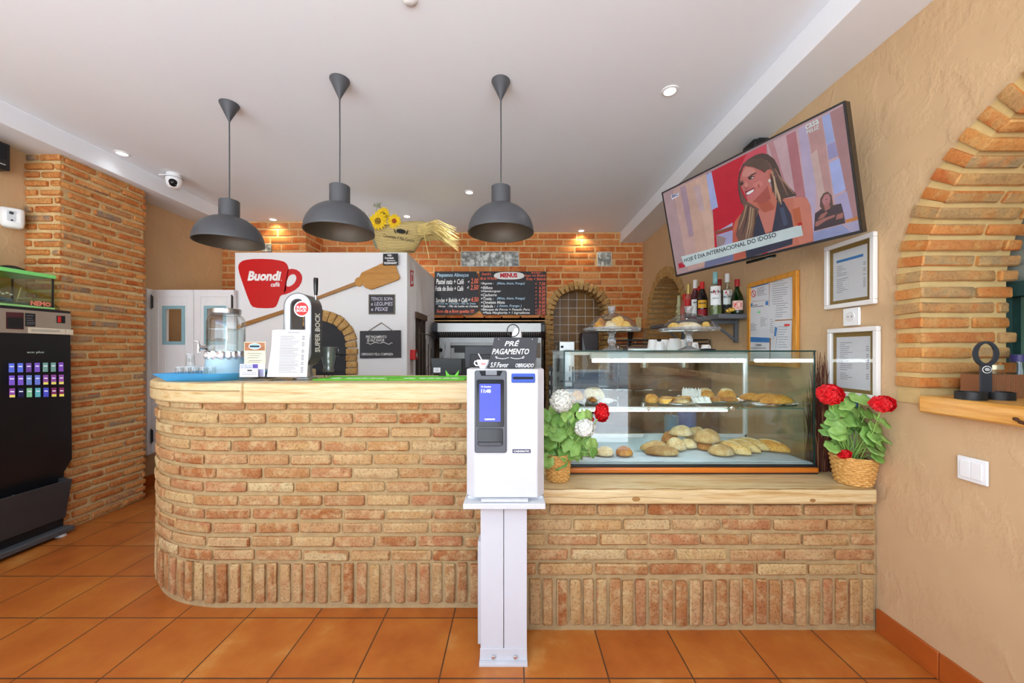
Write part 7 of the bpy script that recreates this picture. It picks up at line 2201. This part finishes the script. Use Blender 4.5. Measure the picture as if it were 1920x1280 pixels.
b = MB(); b.sphere(V((0, 0, -.078)) + n_ * .058, .007, 10); b.sphere(V((.012, .008, -.095)) + n_ * .052, .004, 8); b.build('lens_eye', M_grey, t, 80)

# ---------------------------------------------------------------- left wall
UYp = V((0, 1, 0))
def onL(px, py, X=XL):
    d = X * F / (px - VX)
    return V((X, d, H - (py - VY) * d / F))
L = onL(20, 411)
t = thing('motion_sensor', 'white alarm motion sensor on the plaster beside the brick pillar', 'sensor', L, math.radians(0))
a = V((1, -.9, 0)).normalized(); ux = V((0, 0, 1)).cross(a) * 1.0; ux = V((-a.y, a.x, 0)); 
o0 = V((.012, .0, 0))
b = MB(); b.bx(.0005, .03, -.03, .03, -.045, .06); b.build('wall_bracket', M_whitep, t, bevel=.004)
M_ = Matrix((( -a.y, -a.x, 0), (a.x, -a.y, 0), (0, 0, 1))).to_4x4()
b = MB()
def sl(p): return V((.03, -.012, 0)) + ux * p[0] + a * p[1] + V((0, 0, p[2]))
rr = []
for z, w, dd in ((-.068, .03, .02), (-.06, .045, .035), (-.03, .052, .048), (.02, .052, .048), (.058, .05, .042), (.066, .046, .034)):
    rr.append([sl(p) for p in ((-w, -.0, z), (w, -.0, z), (w, dd * .7, z), (w * .7, dd, z), (-w * .7, dd, z), (-w, dd * .7, z))])
b.ring(rr, 0, True, (True, True)); b.build('housing', M_whitep, t, 50, .004)
b = MB(); b.prism(rrect(-.018, -.03, .018, .042, .008), sl((0, .0485, 0)), ux, UZ, .002) ; b.build('lens_panel', pm('grey_lens_panel', 'b9bcbe', .3), t)
b = MB(); c_ = sl((0, .0505, .026)); b.cyl(c_, c_ + a * .004, .010, n=16); c_ = sl((.002, .0505, -.022)); b.cyl(c_, c_ + a * .002, .006, n=12); b.build('lens', M_dark, t)
# black loudspeaker
p0 = onL(19, 300)
t = thing('wall_speaker', 'black loudspeaker box cut by the left edge, below the ceiling', 'speaker', (0, 0, 0))
Xs = XL + .14
ye = W(19, 0, 1).x and Xs * F / (20 - VX)
zt_, zb_ = H - (272 - VY) * ye / F, H - (322 - VY) * ye / F
b = MB(); b.bx(XL + .02, Xs, ye - .32, ye, zb_, zt_); b.build('cabinet', M_dark, t, bevel=.006)
b = MB(); b.bx(XL - .002, XL + .0195, ye - .2, ye - .1, zb_ + .05, zt_ - .05); b.build('wall_mount', M_dark, t)
b = MB(); b.bx(Xs + .0003, Xs + .003, ye - .30, ye - .02, zb_ + .07, zt_ - .015); b.build('grille', pm('speaker_cloth', '17171a', .9, bmp=.3, bscale=300), t)
b = MB(); b.bx(Xs + .0003, Xs + .001, ye - .075, ye - .025, zb_ + .03, zb_ + .034); b.build('badge', M_ink, t, 0)

# ---------------------------------------------------------------- vending machine by the left wall
XF = -3.09
yR = 2.615
yL = 2.06
onV = lambda px, py, X=XF: onL(px, py, X)
def vz(px, py, X=XF): return onV(px, py, X).z
t = thing('vending_machine', 'tall black cigarette vending machine with a steel top panel and rows of lit packs', 'vending machine', (0, 0, 0))
Z1 = 1.553; Zg = vz(137, 628); Zb = vz(143, 858)
b = MB(); b.prism([(XL + .004, .30), (XF - .06, .30), (XF - .055, Zb - .09), (XF, Zb), (XF - .012, Zg), (XF - .012, Z1), (XL + .004, Z1)], (0, yR, 0), UX, UZ, yR - yL)
b.build('cabinet', pm('cabinet_black', '18181a', .35, var=.1), t, bevel=.004)
def vface(b, pts, off, m=0, X=XF, th=None):
    P = [(onV(x, y, X).y, onV(x, y, X).z) for x, y in pts]
    if th: b.prism(P, (X + off, 0, 0), UYp, UZ, th, m)
    else: b.flat(P, (X + off, 0, 0), UYp, UZ, 0, m)
b = MB(); b.prism([(yL + .005, Zg), (yR - .004, Zg), (yR - .004, Z1 - .018), (yL + .005, Z1 - .018)], (XF - .0115, 0, 0), UYp, UZ, .008); b.build('steel_panel', pm('taupe_steel', 'a39686', .35, .3, var=.04), t, bevel=.002)
XP = XF - .003
def vp(name, polys, mats, par=t, off=.0006):
    b = MB()
    for i, (pts, m) in enumerate(polys): vface(b, pts, off + .0006 * i, m, XP, .0012)
    return b.build(name, mats, par, 0)
M_redwin = pm('dark_red_window', '4a1018', .15, var=.2)  # plain dark red without emission
vp('reader_window', [([(11, 616), (44, 617.5), (44, 586), (11, 584.5)], 0), ([(13, 615), (43, 616), (43, 596), (13, 594)], 1)], [M_redwin, M_dark])
vp('instruction_plate', [([(47, 611.5), (66, 612), (66, 588), (47, 586.5)], 0)] + [([(49, y), (60 + (y % 3) * 2, y), (60 + (y % 3) * 2, y - 1.2), (49, y - 1.2)], 1) for y in (592, 597, 601, 605, 608)], [M_dark, M_print])
vp('coin_slot', [([(106, 605), (122, 606), (122, 592), (106, 591.5)], 0), ([(108, 604), (114, 604.5), (114, 593), (108, 592.6)], 1), ([(117, 605), (119.5, 605), (119.5, 593), (117, 593)], 2)], [M_dark, pm('signal_red', 'c42020', .4), M_dark])
vp('notice_strip', [([(52, 624), (122, 627), (122, 617), (52, 613)], 0), ([(123, 627), (136.5, 627.5), (136.5, 618), (123, 617)], 0)] + [([(58, y), (112, y + 2), (112, y + 1.2), (58, y - .8)], 1) for y in (618, 620.5)], [pm('ivory_label', 'd6ccb4', .7), M_print])
b = MB()
vs_ = [onV(x, 0, XF).y for x in (50, 82)]
z_ = vz(50, 663, XF + .004)
b.text('eco plus', (XF + .0015, 0, 0), UYp, UZ, vs_[0], z_, vs_[1] - vs_[0], .017, 0, .0005, bold=.02)
b.build('lettering', pm('green_white_print', 'bcd0c4', .6), t, smooth=0)
# lit pack cards
cols = ['5a6fd8', '5a6fd8', '6a4a9a', '7a5ac0', '6f9a90', '6f9a90', '7a4ab0']
rows_ = [(681, 698, cols, None), (704, 722, ['7a5ac8', '7a5ac8', '6a86c8', '6a7ad0', '8a4a9a', '8a4a9a', '8a4a9a'], (4, 5, 6)), (728, 745, ['8a4aa0', '20204a', '7ab890', '60b0b8', '4a50c0', '7a2a5a', '7a2a5a'], (0, 5, 6))]
xs0 = [16, 32.5, 48.5, 64.5, 80, 95, 109.5]
for ri, (ya, yb, cc, pr) in enumerate(rows_):
    for ci, c in enumerate(cc):
        x = xs0[ci] + ri * .6; w = 10.5 - .25 * ci; sk = -.28 * ci
        mm = [pm('lit_pack_' + c, c, .3, var=.2, scale=120, emit=.42), pm('lit_pack_white', 'dfe4f4', .4, var=.1, emit=.6), pm('lit_price', 'd9d060', .4, var=.1, emit=.6)]
        b = MB()
        yy0, yy1 = ya + sk, yb + sk
        vface(b, [(x, yy1), (x + w, yy1 - .2), (x + w, yy0 - .2), (x, yy0)], .0008, 0, XF, .001)
        if pr and ci in pr: vface(b, [(x + .3, yy1 - .3), (x + w - .3, yy1 - .5), (x + w - .3, yy1 - 5), (x + .3, yy1 - 4.6)], .0019, 2, XF, .0006)
        vface(b, [(x + 1.5, yy0 + 7), (x + w - 1.5, yy0 + 7), (x + w - 1.5, yy0 + 5), (x + 1.5, yy0 + 5)], .0019, 1, XF, .0006)
        b.build('pack_button', mm, t, 0)
# delivery tray and base plate
zt0 = vz(141, 895, XF + .0)
b = MB()
prof_ = [(XF + .0, zt0), (XF - .015, zt0 + .012), (XF - .055, .12), (XF - .04, .115)]
b.ring([[V((x, y, z)) for x, z in ((XF - .06, .11), (XF - .045, .11), (XF + .004, zt0), (XF - .006, zt0))] for y in (yL - .01, yR - .002)], 0, True, (True, True))
for ya, yb in ((yR - .035, yR - .0025), (yL, yL + .035)):
    b.ring([[V((x, y, z)) for x, z in ((XF - .12, .11), (XF - .046, .11), (XF - .0015, zt0 - .004), (XF - .12, zt0 + .03))] for y in (ya, yb)], 0, True, (True, True))
b.bx(XF - .12, XF - .05, 2.34, 2.35, .3, zt0 - .01)
b.build('delivery_tray', pm('tray_charcoal', '37383a', .4), t, bevel=.003)
b = MB(); b.bx(XL + .02, XF - .06, yL, yR - .003, .055, .2995); b.build('plinth', M_dark, t)
b = MB(); b.bx(XL + .02, XF + .005, yL - .06, yR + .012, .02, .0545); b.build('base_plate', pm('base_grey', '4d5052', .45), t, bevel=.006)
for y in (yL + .12, yR - .04):
    b = MB(); b.cyl((XF - .035, y, 0), (XF - .035, y, .0195), .03, .022, n=20); b.build('foot', M_whitep, t)

# ---------------------------------------------------------------- fish tank on the machine
xf, ya, yb = -3.125, 2.10, 2.535
z0 = Z1 + .001
z1 = H + (657 - 523) * yb / F
t = thing('fish_tank', 'small glass fish tank with a lime green lid on top of the vending machine', 'fish tank', (0, 0, 0))
xb_ = XL + .03
b = MB(); b.bx(xb_, xf + .006, ya - .006, yb + .006, z0, z0 + .014); b.build('base_trim', pm('pale_lime_plastic', '9fdc86', .4), t, bevel=.003)
b = MB(); b.bx(xf - .004, xf, ya, yb, z0 + .0145, z1); b.bx(xb_, xb_ + .004, ya, yb, z0 + .0145, z1); b.bx(xb_ + .0045, xf - .0045, yb - .004, yb, z0 + .0145, z1); b.bx(xb_ + .0045, xf - .0045, ya, ya + .004, z0 + .0145, z1); b.build('glass_wall', glassmat('tank_glass', 'f8fbf4', .04), t)
b = MB()
for x, y in ((xf, yb), (xb_, yb)): b.bx(x - .005, x + .0015, y - .006, y + .002, z0 + .0145, z1)
b.build('corner_seal', M_dark, t)
b = MB(); b.bx(xb_ - .004, xf + .010, ya - .01, yb + .010, z1 + .0005, z1 + .026); b.build('lid', pm('lime_lid', '7fe07a', .35, var=.03), t, bevel=.004)
b = MB(); b.bx(xb_ + .006, xf - .006, ya + .005, yb - .006, z0 + .015, z1 - .035); b.build('water', glassmat('tank_water', 'f5f4e6', .0, .0), t)
b = MB(); b.bx(xb_ + .007, xf - .007, ya + .006, yb - .007, z0 + .0152, z0 + .028); b.build('gravel', pm('dark_green_gravel', '37502c', .9, var=.6, scale=140), t)
b = MB(); 
yv = [xf * F / (x - VX) for x in (57, 95)]
b.text('NEMO', (xf + .0005, 0, 0), UYp, UZ, yv[0], z0 + .018, yv[1] - yv[0], .030, 0, .0006, bold=.05); b.build('lettering', pm('pink_foam_letters', 'e8836a', .7), t, smooth=0)
L = V((xf - .09, 2.33, z0 + .0285))
o = MB()
rg = random.Random(3)
for i in range(5): o.sphere((rg.uniform(-.02, .02), rg.uniform(-.05, .05), .012 + rg.uniform(0, .012)), .02, 10, 0, (.8, 1.3, .6))
at(tag(o.build('tank_rock', pm('blue_grey_rock', '6a88b4', .7, var=.3, scale=50), smooth=80), 'blue-grey ornament lying on the tank gravel', 'ornament'), L)
o = MB()
for i in range(5): o.sphere((.0, -.03 + .018 * i, .05 + .008 * (i % 2)), .008, 8, 0, (.6, 1.2, .8))
o.tube([(0, -.02, 0), (0, -.02, .05)], .003, 5)
at(tag(o.build('white_coral', M_whitep, smooth=80), 'white coral ornament above the blue-grey rock in the tank', 'ornament'), L + V((.035, -.01, 0)))
o = MB(); o.sphere((0, 0, .03), .035, 14, 0, (.8, 1, .9))
at(tag(o.build('gold_ornament', pm('amber_ornament', 'c9962c', .4, var=.2), smooth=80), 'amber shell ornament at the left edge of the tank', 'ornament'), V((xf - .07, 2.255, z0 + .0285)))
o = MB(); o.tube([(0, -.01, 0), (-.02, .03, .11)], .004, 6); o.tube([(0, .02, 0), (.01, -.02, .03), (.01, .06, .045)], .005, 6)
at(tag(o.build('tank_branch', pm('bleached_branch', 'c9b98a', .8)), 'pale bleached branch leaning in the tank', 'ornament'), V((xf - .10, 2.43, z0 + .0285)))
o = MB(); o.lathe([(.0005, .0), (.06, 0), (.062, .012), (.05, .03), (.02, .042), (.0005, .043)], n=30, sx=.8, sy=1.2)
at(tag(o.build('lid_knob_lamp', M_dark, smooth=60), 'black rounded lamp box on the lime lid of the fish tank', 'lamp'), V((xb_ + .12, 2.44, z1 + .0265)))
